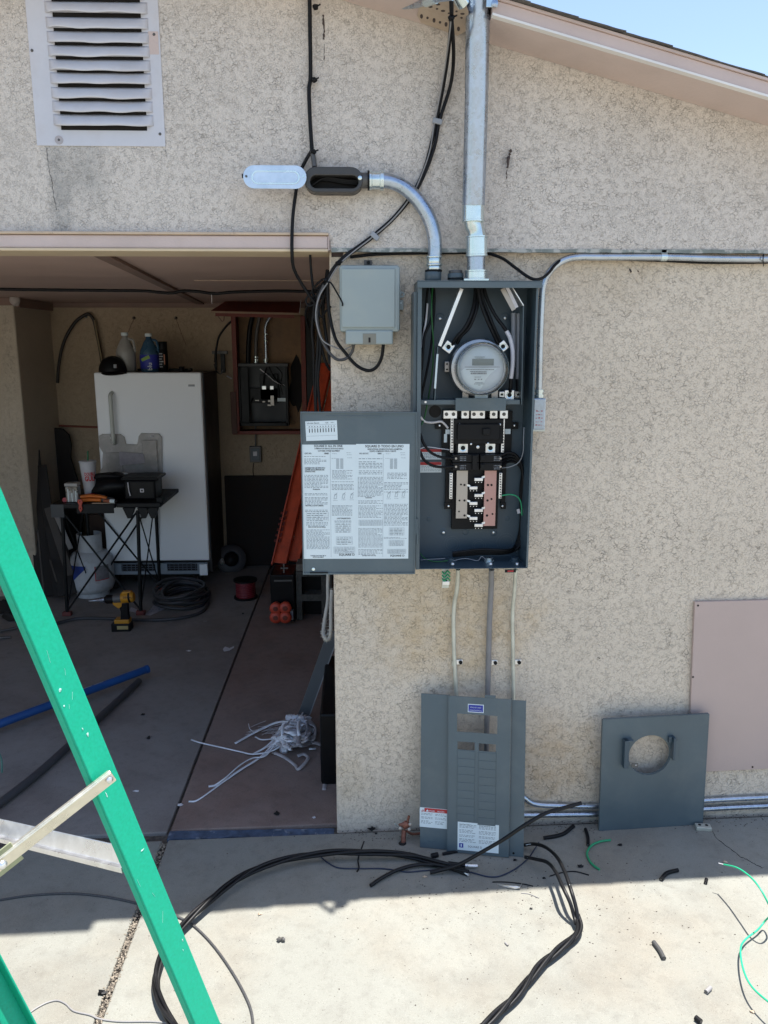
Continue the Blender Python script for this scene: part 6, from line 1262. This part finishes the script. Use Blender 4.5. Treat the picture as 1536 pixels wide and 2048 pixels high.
for c0, c1, ya, yb in ((916,950,1498,1640),(958,992,1502,1648)):
    x0_, v1_ = fu(c0,ya+40)[0], fu((c0+c1)/2,ya)[1]; x1_, v0_ = fu(c1,ya+40)[0], fu((c0+c1)/2,yb)[1]
    n_ = 9; st_h = (v1_-v0_)/n_
    for i in range(n_): MB(MF).box(x0_,v0_+i*st_h+.0012,.0143,x1_,v0_+(i+1)*st_h-.0012,.0152).build('twist_out', m_grey, df, bevel=.0004)
    MB(MF).box(x0_-.0015,v0_,.0143,x0_-.0003,v1_,.0156).build('slot_rib', m_grey, df); MB(MF).box(x1_+.0003,v0_,.0143,x1_+.0015,v1_,.0156).build('slot_rib', m_grey, df)
def sticker(nm, a,b,c,d, m, n0=.0143, ang=0, t=.0005, par=df):
    x0_, x1_, y0_, y1_ = hole(a,b,c,d); return MB(MF).box(x0_,y0_,n0,x1_,y1_,n0+t).build(nm, m, par)
o = sticker('blue_label', 936.5,1406,968,1422.5, m_white); sticker('blue_field', 937.8,1407.5,966.6,1421, m_blue_p, .0149, par=o)
mb = MB(MF); x0_, x1_, y0_, y1_ = hole(938,1408,966,1421)
for s_, f in (('SERVICE DISCONNECT',.58),('INTERRUPTOR PRINCIPAL',.14)): textmesh(mb, s_, .0045, (x0_+x1_)/2, y0_+(y1_-y0_)*f, .0156, 'CENTER', MF.copy(), .78) if False else None
mb = MB(); 
for s_, f in (('SERVICE DISCONNECT',.58),('INTERRUPTOR PRINCIPAL',.14)): textmesh(mb, s_, .0050, (x0_+x1_)/2, y0_+(y1_-y0_)*f, .0156, 'CENTER', MF, .72)
mb.build('blue_label_text', m_white, df, weld=False)
o = sticker('danger_label', 839.6,1616,896,1655, m_white, .0023); sticker('danger_header', 849,1617,895,1624.5, m_red_p, .0029, par=o)
mb = MB(); x0_, x1_, y0_, y1_ = hole(841,1617,895,1654); rr_ = random.Random(41)
textmesh(mb, 'DANGER', .0072, x0_+(x1_-x0_)*.40, y1_-.0105, .0036, 'CENTER', MF, .85); textmesh(mb, 'PELIGRO', .0072, x0_+(x1_-x0_)*.76, y1_-.0105, .0036, 'CENTER', MF, .85); mb.build('danger_text', m_white, df, weld=False)
mb = MB(MF)
for c0, c1 in ((.03,.45),(.55,.97)):
    for k in range(9): 
        if k in (2,5): continue
        dashes(mb, x0_+(x1_-x0_)*c0, x0_+(x1_-x0_)*c1, y1_-.019-k*.0043, .0034, .0030, rr_, rr_.choice((1,.9,.7)))
mb.build('danger_print', m_print_g, df, weld=False)
mb = MB(MF); 
mb.prism([(x0_+.019,y1_-.011,.0030),(x0_+.028,y1_-.011,.0030),(x0_+.0235,y1_-.003,.0030)], (0,0,.0007)); mb.build('warning_triangle', m_white, df)
mb = MB(MF)
for q0_, q1_ in (((.004,.012),(.012,.004)),((.006,.004),(.013,.010)),((.002,.008),(.010,.011))):
    a2 = Vector((x0_+q0_[0],y1_-.002-q0_[1],.0030)); b2 = Vector((x0_+q1_[0],y1_-.002-q1_[1],.0030)); d2 = (b2-a2).normalized(); s2 = Vector((-d2.y,d2.x,0))*.0008; mb.add([a2-s2,b2-s2,b2+s2,a2+s2], [(0,1,2,3)])
mb.build('shock_symbol', m_red_p, df)
o = sticker('circuit_label', 916,1643,998,1699, m_white)
mb = MB(MF); x0_, x1_, y0_, y1_ = hole(917,1644,997,1698)
for c0 in (.03,.52):
    for k in range(14):
        if k in (3,7,10): continue
        dashes(mb, x0_+(x1_-x0_)*c0, x0_+(x1_-x0_)*(c0+.42), y1_-.008-k*.0045, .0036, .0150, rr_, rr_.choice((1,.9,.75)))
mb.build('circuit_print', m_print_g, df, weld=False)
mb = MB(); textmesh(mb, 'SQUARE D', .0095, x0_+(x1_-x0_)*.25, y0_+.010, .0150, 'LEFT', MF, 1.05); textmesh(mb, 'This is Type 1 Enclosure', .0055, x0_+.004, y1_-.007, .0151, 'LEFT', MF, .75); textmesh(mb, 'Directorio de circuitos', .0055, x0_+(x1_-x0_)*.52, y1_-.007, .0151, 'LEFT', MF, .75); mb.build('circuit_heading', m_print, df, weld=False)
MB(MF).box(x0_+.004,y0_+.007,.0149,x0_+.018,y0_+.022,.0153).build('square_logo', m_blue_p, df); MB(MF).box(x0_+.009,y0_+.010,.0154,x0_+.013,y0_+.019,.0157).build('logo_mark', m_white, df)
x_, y_ = fu(1027,1708); MB(MF).lathe([(.0038,.0008),(.0038,0)], (x_,y_+.004,.0022), (0,0,1), 12).build('screw_hole', m_blk2, df)
x_, y_ = fu(863,1683); 
mb = MB(MF); mb.tube([(x_-.012,y_+.003,.0024),(x_,y_-.0015,.0024),(x_+.012,y_+.003,.0024)], .0008, 5); mb.build('dent_crease', m_grey_d, df)

# meter cover with round opening
A2 = G(1199,1661,.001); B2 = G(1404,1648,.001); C2 = P(1196,1440,-.065); M2 = frame(A2, B2, C2); iM2 = M2.inverted(); W2 = (B2-A2).length; H2 = (C2-A2).dot(M2.to_3x3() @ Vector((0,1,0)))
mc = thing('meter_cover', 'square grey meter cover with a round hole leaning against the wall at right', 'panel cover', A2)
def f2(px, py): n_ = M2.to_3x3() @ Vector((0,0,1)); d_ = ray(px, py); t_ = (Vector(M2.translation)-CAM).dot(n_)/d_.dot(n_); q = iM2 @ (CAM+d_*t_); return q.x, q.y
cx_, cy_ = f2(1299,1510); rh = abs(f2(1341,1510)[0]-f2(1257,1510)[0])/2
mb = MB(M2); n_ = 64; inn = []; outr = []
sq = [(0,0),(W2,0),(W2,H2),(0,H2)]
angs = sorted([2*math.pi*k/n_ for k in range(n_)]+[math.atan2(y-cy_,x-cx_)%(2*math.pi) for x,y in sq])
for g_ in angs:
    c_, s_ = math.cos(g_), math.sin(g_); t_ = min([q for q in (((W2-cx_)/c_ if c_ > 1e-9 else 9),(-cx_/c_ if c_ < -1e-9 else 9),((H2-cy_)/s_ if s_ > 1e-9 else 9),(-cy_/s_ if s_ < -1e-9 else 9)) if q > 0])
    outr.append((cx_+c_*t_, cy_+s_*t_)); inn.append((cx_+c_*rh, cy_+s_*rh))
m_ = len(angs); vs = [(x,y,.0022) for x,y in outr]+[(x,y,.0022) for x,y in inn]+[(x,y,0) for x,y in outr]+[(x,y,0) for x,y in inn]+[(cx_+(x-cx_)*.97,cy_+(y-cy_)*.97,-.008) for x,y in inn]
fs = []
for i in range(m_):
    j = (i+1)%m_; fs += [[i,j,m_+j,m_+i],[2*m_+i,3*m_+i,3*m_+j,2*m_+j],[i,2*m_+i,2*m_+j,j],[m_+i,m_+j,4*m_+j,4*m_+i]]
mb.add(vs, fs); mb.build('plate', m_grey, mc, smooth=30)
MB(M2).box(W2-.0005,0,-.012,W2+.0022,H2,.0024).build('side_return', m_grey, mc, bevel=.0006); MB(M2).box(-.0022,0,-.010,0.0003,H2,.0024).build('side_return', m_grey, mc, bevel=.0006); MB(M2).box(.001,H2,-.008,W2-.001,H2+.002,.0022).build('top_return', m_grey, mc, bevel=.0006)
a_, b_ = f2(1256,1475); c_, d_ = f2(1250,1530)
MB(M2).box(a_-.020,d_+.0,.0023,a_-.004,b_,.026).build('left_bracket', m_grey_d, mc, bevel=.001); MB(M2).box(a_-.020,b_-.002,.0023,a_+.012,b_,.026).build('bracket_lip', m_grey, mc, bevel=.0005)
x_, y_ = f2(1266,1524); MB(M2).box(x_-.013,y_-.009,.020,x_+.010,y_+.007,.022).build('latch_tab', m_cast, mc, bevel=.0006); MB(M2).lathe([(.0022,.0004),(.0022,0)], (x_+.002,y_,.022), (0,0,1), 8).build('tab_hole', m_tape, mc)
a_, b_ = f2(1342,1470); _, d_ = f2(1342,1514)
MB(M2).box(a_,d_,.0023,a_+.008,b_,.026).build('right_bracket', m_grey_d, mc, bevel=.001); MB(M2).box(a_-.012,b_-.022,.0023,a_-.001,b_,.014).build('bracket_lip', m_grey_d, mc, bevel=.001)
MB(M2).box(a_+.0085,d_-.006,.020,a_+.016,b_-.010,.022).build('bracket_flange', m_grey, mc, bevel=.001)

# pink access board on the wall
pbz = thing('access_board', 'flat pink painted board screwed to the wall at the right edge', 'board', P(1460,1545,-.01))
mb = MB(); mb.prism([P(1376,1545,-.014),P(1700,1530,-.014),P(1700,1196,-.014),P(1390,1204,-.014)], (0,.012,0)); mb.build('sheet', m_pinkboard, pbz, bevel=.0008)
for px, py in ((1396,1211),(1386,1354),(1505,1534)): MB().lathe([(.0035,.0008),(.0035,0)], P(px,py,-.0142), (0,-1,0), 10).build('nail_head', m_blk2, pbz)
# two conduits along the wall foot
for i, (lab, pts) in enumerate((('upper of two galvanised conduits along the foot of the wall',[(1033,1588),(1048,1595),(1060,1604),(1076,1609),(1110,1611),(1190,1612),(1300,1607),(1404,1601),(1500,1596),(1640,1590)]),('lower of two galvanised conduits along the foot of the wall',[(1020,1629),(1060,1630),(1190,1628),(1300,1624),(1404,1618),(1500,1613),(1640,1607)]))):
    t_ = thing('floor_conduit', lab, 'conduit', P(1300,1620,-.02), 'conduits along the foot of the wall'); MB().tube(sm(pc(pts, -.014 if i == 0 else -.016),6), .0095, 16).build('pipe', m_galv, t_, smooth=50)

# ground rod with copper clamp
gr = thing('ground_rod', 'copper ground rod and clamp poking from the slab left of the leaning cover', 'ground rod', G(807,1688))
a_ = G(806,1687,.0); b_ = P(809,1655,-.085)
MB().tube([a_+Vector((0,.0,-.02)), P(808,1660,-.075)], .0085, 12).build('rod', m_copper, gr, smooth=40)
MB().lathe([(.014,0),(.012,.001)], a_+Vector((-.002,0,.001)), (0,0,1), 12).build('rod_hole', m_dark, gr)
MB().blob(P(811,1650,-.085), (.020,.010,.012), 3, .2, 14, 8).build('clamp', m_copper, gr, smooth=50)
for px, py in ((800,1656),(818,1658),(820,1648)): MB().lathe([(.0058,0),(.0058,.005),(.003,.006)], P(px,py,-.10), (0,-1,.2), 6).build('clamp_bolt', m_bus, gr)
MB().cyl(P(789,1647,-.10), P(800,1655,-.09), .003, n=8).build('clamp_screw', m_zinc, gr); MB().tube(sm(pc([(812,1652),(816,1640),(818,1632)], -.085),4), .0045, 8).build('copper_tail', m_copper, gr, smooth=50)
MB().tube(sm([P(814,1662,-.08),P(824,1668,-.07),P(838,1667,-.06),P(850,1664,-.055)],4), .0045, 8).build('copper_wire', m_copper, gr, smooth=50)

# ================================================================== cables and offcuts on the slab
def gcable(name, label, pts, r_, m, cat='cable', group=None, k=7, par=None):
    return MB().tube(sm([G(a,b,(c[0] if c else r_)) for a,b,*c in pts], k), r_, 8).build(name, m, par, smooth=60, label=label, cat=cat, group=group)
def twisted(pts, n_, R_, r_, pitch, m, par, fade=(1,1)):
    q = sm(pts, 9); L_ = 0
    for s_ in range(n_):
        L_ = 0; out_ = []
        for i, p in enumerate(q):
            if i: L_ += (q[i]-q[i-1]).length
            d_ = (q[min(i+1,len(q)-1)]-q[max(i-1,0)]).normalized(); a_ = d_.cross(Vector((0,0,1))).normalized(); b_ = a_.cross(d_); g_ = L_/pitch*2*math.pi+s_*2*math.pi/n_
            out_.append(p+(a_*math.cos(g_)+b_*math.sin(g_))*R_+Vector((0,0,R_*.8)))
        MB().tube(out_, r_, 8).build('strand', m, par, smooth=60)
m_cab = mat('cable_black', (.008,.008,.009), .42, spec=.3, var=.2, scale=30)
c1_ = thing('service_cable', 'twisted black service cable arcing from the leaning cover down to the lower left', 'cable', G(560,1740))
twisted([G(a,b,h) for a,b,h in ((936,1748,.006),(905,1738,.008),(870,1728,.012),(830,1716,.012),(780,1710,.02),(720,1707,.03),(650,1709,.03),(580,1720,.03),(510,1742,.03),(455,1775,.03),(410,1812,.028),(370,1850,.02),(340,1885,.02),(320,1925,.02),(312,1965,.015),(322,2010,.015),(345,2050,.015),(380,2090,.015))], 3, .0065, .0056, .55, m_cab, c1_)
MB().cyl(G(930,1745,.01), G(937,1750,.01), .0042, n=8).build('bare_end', m_lug, c1_)
c2_ = thing('service_cable', 'twisted black service cable coming from behind the cover and leaving at the bottom edge', 'cable', G(1160,1850))
q1 = [(1048,1690,.02),(1068,1688,.03),(1090,1694,.05),(1112,1712,.07),(1128,1740,.085),(1142,1780,.08),(1152,1815,.05),(1156,1840,.025)]
q2 = [(1050,1714,.02),(1070,1718,.03),(1095,1725,.05),(1112,1745,.07),(1126,1775,.08),(1140,1805,.06),(1148,1832,.03),(1152,1848,.02)]
for q in (q1, q2): MB().tube(sm([G(a,b,h) for a,b,h in q],7), .0058, 8).build('strand', m_cab, c2_, smooth=60)
rr_ = random.Random(6)
for q, n_, r0 in ((q1,26,.0062),(q2,34,.0062)):          # scraped white lettering on the jackets
    cl = sm([G(a,b,h) for a,b,h in q],7); mb = MB()
    for i in range(n_):
        f = rr_.uniform(.02,.5 if q is q2 else .7)*(len(cl)-2); j = int(f); p = cl[j].lerp(cl[j+1], f-j); d_ = (cl[j+1]-cl[j]).normalized(); s_ = Vector((rr_.uniform(-.3,.5),-1,rr_.uniform(.2,1))).normalized()*.0055
        mb.beam(p+s_-d_*.002, p+s_+d_*rr_.uniform(.002,.006), .0016, .0012)
    mb.build('jacket_marks', m_white, c2_)
twisted([G(a,b,h) for a,b,h in ((1154,1835,.02),(1158,1858,.015),(1145,1880,.015),(1110,1908,.015),(1075,1940,.015),(1040,1985,.015),(1000,2025,.015),(955,2065,.015))], 3, .0062, .0056, .32, m_cab, c2_)
gcable('cable', 'black stiff cable leaning across the cover foot, its tip raised to the right', [(860,1745,.01),(890,1738,.02),(920,1728,.04),(960,1706,.08),(1005,1680,.13),(1050,1650,.19),(1090,1627,.22),(1130,1615,.235),(1163,1606,.245)], .0062, m_cab)
gcable('cable', 'short black cable with a cut end pointing down-left on the shaded slab', [(741,1771,.008),(765,1755,.01),(800,1738,.012),(840,1729,.012),(880,1731,.012),(905,1733,.012)], .0060, m_cab)
gcable('cable', 'black cable stub with a stripped silver end below the leaning cover', [(897,1727,.02),(912,1729,.015),(930,1731,.012)], .0078, m_cab); MB().cyl(G(930,1731,.012), G(955,1732,.010), .0056, n=12).build('stripped_end', m_lug, None, smooth=40, label='bare silver wire end poking right from the black cable stub', cat='wire end')
gcable('wire', 'thin dark blue wire snaking over the shaded slab below the cover', [(634,1703,.006),(642,1714,.004),(660,1728,.003),(680,1736,.003),(720,1737,.003),(760,1737,.003),(790,1740,.003),(815,1744,.003),(850,1741,.003),(880,1739,.003),(910,1740,.003),(940,1744,.003),(975,1753,.003),(1000,1752,.003),(1030,1738,.003),(1055,1718,.004),(1068,1700,.006),(1078,1684,.02)], .0022, mat('navy_wire', (.012,.02,.05), .4), 'wire')
gcable('wire', 'short black wire standing across the arcing cable left of the cover', [(728,1683,.03),(720,1705,.035),(716,1720,.01),(718,1735,.004),(714,1743,.003)], .0024, m_black, 'wire')
gcable('wire', 'black wire scrap lying under the two raised cables', [(1100,1752),(1125,1745),(1150,1743),(1178,1750)], .0019, m_black, 'wire')
gcable('wire', 'thin black wire beside the foil scrap at the shadow edge', [(985,1764),(1010,1764),(1040,1767),(1066,1772)], .0017, m_black, 'wire')
gcable('wire', 'thin grey wire curl on the sunlit slab near the foil scrap', [(1042,1786),(1058,1788),(1078,1796)], .0013, m_greyw, 'wire')
mb = MB(); mb.prism([G(995,1769,.006),G(1015,1772,.010),G(1040,1774,.006),G(1044,1767,.012),(G(1040,1776,.008)),G(1030,1778,.003),G(1008,1774,.003)], (0,0,.002)); mb.build('foil_scrap', m_lug, None, label='crumpled silver foil strip at the shadow edge', cat='foil')
# offcuts
def offcut(label, p0, p1, r_, m=m_black, bend=0.0, grp='cable offcuts on the slab'):
    a_ = G(*p0, r_); b_ = G(*p1, r_); mid = (a_+b_)/2+Vector((-(b_-a_).y,(b_-a_).x,0))*bend; t_ = thing('cable_offcut', label, 'cable offcut', (mid.x,mid.y,gz(mid.x)), grp)
    cl = sm([a_,mid,b_],5); MB().tube(cl, r_, 10).build('jacket', m, t_, smooth=50)
    for e, d_ in ((cl[0],(cl[0]-cl[1]).normalized()),(cl[-1],(cl[-1]-cl[-2]).normalized())): MB().cyl(e, e+d_*.0006, r_*.55, n=10).build('cut_face', m_cast, t_)
    return t_
offcut('fat short black offcut nearest the bottom of the leaning cover', (863,1712), (876,1709), .0085)
offcut('black offcut lying flat against the bottom edge of the leaning cover', (885,1708), (918,1702), .0050)
offcut('long curved black offcut between the two leaning covers', (1088,1676), (1147,1652), .0066, bend=-.12)
offcut('black offcut standing upright in view beside the green wire in the shade', (1171,1658), (1176,1690), .0056, bend=.04)
offcut('black offcut lying right across the shadow edge', (1322,1759), (1356,1740), .0062, bend=.12)
offcut('tiny black offcut just beyond the shadow edge', (1411,1766), (1413,1758), .0055)
offcut('split black offcut on the sunlit slab, longest of the sunlit ones', (1307,1884), (1328,1917), .0066, mat('weathered_black', (.05,.05,.05), .6), bend=.04)
offcut('small grey offcut halfway down the sunlit right side', (1412,1984), (1421,1975), .0060, m_greyw)
offcut('stubby black offcut at the bottom right edge of the slab', (1391,2035), (1402,2044), .0070)
offcut('tiny grey offcut on the sunlit slab right of the picture middle', (1010,1885), (1016,1891), .0028, m_greyw)
gcable('wire', 'short bent green wire beside the black offcut in the shade', [(1221,1680,.004),(1200,1683,.006),(1183,1691,.006),(1174,1706,.004),(1180,1723,.004),(1190,1733,.004),(1199,1739,.004)], .0038, m_green, 'wire')
gw = gcable('wire', 'long green wire curling off the sunlit slab at the right edge', [(1448,1729,.10),(1475,1736,.13),(1502,1755,.15),(1522,1780,.15),(1538,1810,.12),(1545,1825,.08),(1530,1842,.03),(1515,1860,.02),(1490,1880,.02),(1481,1900,.03),(1487,1940,.04),(1505,1975,.05),(1545,2010,.06),(1600,2050,.06)], .0026, mat('bright_green_wire', (.02,.42,.22), .4), 'wire')
MB().cyl(G(1448,1729,.10), G(1437,1726,.10), .0014, n=6).build('wire_tip', m_lug, None, label='bare copper-silver tip of the long green wire', cat='wire end')
gcable('cable', 'thin black cable looping across the sunlit slab beside the green ladder rail', [(-40,1806),(0,1800),(60,1791),(140,1787),(220,1795),(300,1814),(365,1838),(395,1858),(430,1895),(465,1945),(490,1990),(503,2025),(508,2070)], .0036, mat('braided_grey', (.06,.06,.062), .5, var=.4, scale=300), 'cable')
gcable('cable', 'very thin dark cable wriggling over the slab at the bottom left', [(60,2025),(75,2015),(95,2005),(115,2001),(132,2008),(148,2022),(180,2030),(200,2038),(240,2043),(300,2043),(340,2046)], .0024, m_greyw, 'cable')
mb = MB(); 
for dx in (0,8): mb.blob(G(558+dx,1879,.006), (.006,.008,.006), dx+3, .3, 8, 6)
mb.tube([G(560,1881,.003),G(567,1881,.003)], .002, 6); mb.build('plastic_clip', m_cast, None, smooth=50, label='tiny grey plastic clip alone on the sunlit slab', cat='clip')
cl_ = thing('wire_connector', 'silver two-hole wire lug lying at the right foot of the meter cover', 'lug', G(1406,1660)); p = G(1406,1658)
Mz = Matrix.Translation(p) @ Matrix.Rotation(R(-8),4,'Z'); MB(Mz).box(-.026,-.014,.0,.026,.014,.014).build('lug_body', m_emtw, cl_, bevel=.002)
for dx in (-.012,.012): MB(Mz).lathe([(.0055,.0008),(.0055,0)], (dx,.003,.014), (0,0,1), 12).build('lug_hole', m_dark, cl_)
rr_ = random.Random(77)
spots = [(1240,1691,'dark chip right of the green wire'),(1160,1734,'dark chip below the short green wire'),(1088,1757,'dark chip beside the raised cables'),(744,1660,'black twist of tape at the wall foot'),(752,1668,'smaller black twist at the wall foot'),(1030,1661+60,'dark fleck under the blue wire'),(849,1755,'pale fleck below the stripped wire'),(520,1829,'brown splinter on the sunlit slab'),(1062,1818,'dark speck on the sunlit slab below the foil'),(1450,1725,'pale fleck near the green wire tip'),(1505,2025,'tan pebble at the bottom right'),(205,1988,'dark grit lump on the long joint')]
for i, (px, py, lab) in enumerate(spots):
    s_ = rr_.uniform(.003,.0055)*(1.6 if i in (1,3,11) else 1); p = G(px,py); MB().blob((p.x,p.y,p.z+s_*.6), (s_*1.5,s_,s_*.6), i, .4, 8, 5).build('chip', m_black if i not in (6,7,9,10) else m_tan, None, smooth=40, label=lab, cat='chip', group='chips and crumbs on the driveway')
# fine grit everywhere on the slab
mb = MB()
for i in range(900):
    x = rr_.uniform(-1.2,1.5); y = rr_.uniform(-1.1,-.02)+rr_.random()**3*.0; r_ = rr_.uniform(.0005,.0014) if rr_.random() < .93 else rr_.uniform(.0014,.0026); z = gz(x); mb.blob((x,y,z+r_*.4), (r_,r_,r_*.7), i, .3, 4, 3)
for i in range(700):
    x = rr_.uniform(-.08,1.5); y = -abs(rr_.gauss(0,.035))-.006; r_ = rr_.uniform(.0006,.0022); z = gz(x); mb.blob((x,y,z+r_*.4), (r_*1.3,r_,r_*.7), i, .4, 4, 3)
for i in range(300):
    cx, cy = ((.35,-.35),(.75,-.5),(.5,-.2))[i%3]; x = cx+rr_.gauss(0,.22); y = min(cy+rr_.gauss(0,.12), -.01); r_ = rr_.uniform(.0008,.0020); z = gz(x); mb.blob((x,y,z+r_*.4), (r_*1.6,r_,r_*.6), i, .4, 4, 3)
mb.build('grit', mat('dark_grit', (.09,.075,.06), .9, var=.6, scale=400), None, kind='stuff')

# ================================================================== green stepladder close to the camera
m_fg = mat('green_fibreglass', (.006,.40,.235), .5, var=.10, scale=160, dirt=(.02,.46,.32), dscale=110, damt=.22, dlo=.45, dhi=.6, spec=.3)
m_scr = mat('pale_scratch', (.45,.70,.62), .6)
lad = thing('stepladder', 'bright green fibreglass stepladder standing close at the left', 'ladder', (-.62,-1.0,gz(-.6)))
b0 = P(417,2048,-.935); t0 = P(96,1280,-1.09)
ax = (t0-b0).normalized(); nh = Vector((.90,-.436,0)); nn = (nh-ax*nh.dot(ax)).normalized(); wd = ax.cross(nn).normalized()
if wd.x < 0: wd = -wd
Mx = Matrix((wd, ax, nn)).transposed().to_4x4()
def along(o, s_): return o+ax*s_
s0 = -(b0.z-gz(b0.x))/ax.z; s1 = (2.25-b0.z)/ax.z
WW = .064; FL = .024; tk_ = .005
ML = Mx.copy(); ML.translation = b0
r1_ = MB(ML); r1_.box(-WW/2,s0+.03,-tk_,WW/2,s1,0); r1_.box(-WW/2,s0+.03,-FL,-WW/2+tk_,s1,-tk_-.0001); r1_.box(WW/2-tk_,s0+.03,-FL,WW/2,s1,-tk_-.0001)
r1_.build('rail', m_fg, lad, bevel=.0022)
fo = MB(ML); fo.box(-WW/2-.003,s0,-FL-.003,WW/2+.003,s0+.07,.003); fo.build('rubber_foot', m_blk2, lad, bevel=.004)
# rubbed spots on the rail face
rr_ = random.Random(19)
def onrail(px, py): n_ = nn; d_ = ray(px, py); t_ = (b0-CAM).dot(n_)/d_.dot(n_); q = ML.inverted() @ (CAM+d_*t_); return q.x, q.y
for px, py, a_, b_ in ((175,1469,.006,.004),(120,1380,.008,.003),(165,1458,.003,.003),(128,1412,.004,.002),(213,1590,.003,.006),(365,1880,.003,.004),(366,1900,.002,.003),(285,1700,.012,.0015)):
    x_, y_ = onrail(px, py); MB(ML @ Matrix.Translation((x_,y_,.0004))).blob((0,0,0), (a_*.4,b_*1.0,.0005), int(px), .4, 10, 5).build('scuff', m_scr, lad, smooth=60)
for k in range(9):                                         # fine scratches
    px = rr_.uniform(20,400); py = 1080+ (px-0)*2.35+rr_.uniform(-60,60); x_, y_ = onrail(px, py)
    if abs(x_) > WW/2-.006: continue
    M3 = ML @ Matrix.Translation((x_,y_,.0003)) @ Matrix.Rotation(rr_.uniform(-.6,.6),4,'Z'); l_ = rr_.uniform(.004,.016); MB(M3).box(-.00012,-l_,-.0002,.00012,l_,.0003).build('scratch', m_scr, lad)
# second front rail, nearer and lower left
b1 = P(38,2048,-1.10); L2 = Mx.copy(); nn2 = nn; L2.translation = b1; s02 = -(b1.z-gz(b1.x))/ax.z
q = MB(L2); q.box(-WW/2,s02+.03,-FL-tk_,WW/2,1.9,-FL); q.box(-WW/2,s02+.03,-FL+.0001,-WW/2+tk_,1.9,0); q.box(WW/2-tk_,s02+.03,-FL+.0001,WW/2,1.9,0); q.build('rail', m_fg, lad, bevel=.002)
# diagonal brace with rivets
def rib(name, A_, B_, w_, d_, m): return MB().beam(A_, B_, w_, d_, side=ax).build(name, m, lad, bevel=.004)
br0 = P(216,1558,-1.066); br1 = P(-14,1738,-1.20)
m_brass = galv('gilt_brace', (.78,.74,.62), .28, spangle=False, metal=.85)
dv_ = (br1-br0).normalized(); sd_ = dv_.cross(nn).normalized()
mb = MB(); mb.beam(br0-dv_*.012, br1, .030, .006, side=sd_); mb.beam(br0-dv_*.010+sd_*.011-nn*.0, br1+sd_*.011, .006, .014, side=sd_); mb.build('diagonal_brace', m_brass, lad, bevel=.002)
MB().lathe([(.001,.006),(.006,.005),(.0085,.001),(.0085,0)], br0+nn*.004, nn, 14).build('rivet', m_alu, lad, smooth=50)
pl0 = br1+dv_*(-.05); mb = MB(); mb.beam(pl0, br1+dv_*.05, .052, .003, side=sd_); mb.build('brace_plate', mat('olive_plate', (.34,.36,.22), .45, metal=.3), lad, bevel=.003)
MB().lathe([(.001,.006),(.006,.005),(.009,.001),(.009,0)], P(6,1729,-1.21), nn, 14).build('rivet', m_alu, lad, smooth=50)
# horizontal aluminium bar
h0 = P(250,1712,-.975); h1 = P(-60,1640,-.62)
dd = (h1-h0).normalized(); mb = MB(); mb.beam(h0, h1, .040, .003, side=dd.cross(Vector((0,0,1))).cross(dd)*.6+Vector((0,-.0,.8))+dd.cross(Vector((0,0,1)))*.5)
mb.build('aluminium_bar', m_alu, lad, bevel=.0015); MB().beam(h0+Vector((0,-.016,-.022)), h1+Vector((0,-.016,-.022)), .014, .012, side=(0,0,1)).build('bar_flange', m_alu, lad, bevel=.002)
MB().beam(P(-20,1740,-1.20), h1+Vector((-.1,0,-.05)), .03, .02).build('rear_link', m_alu, lad)
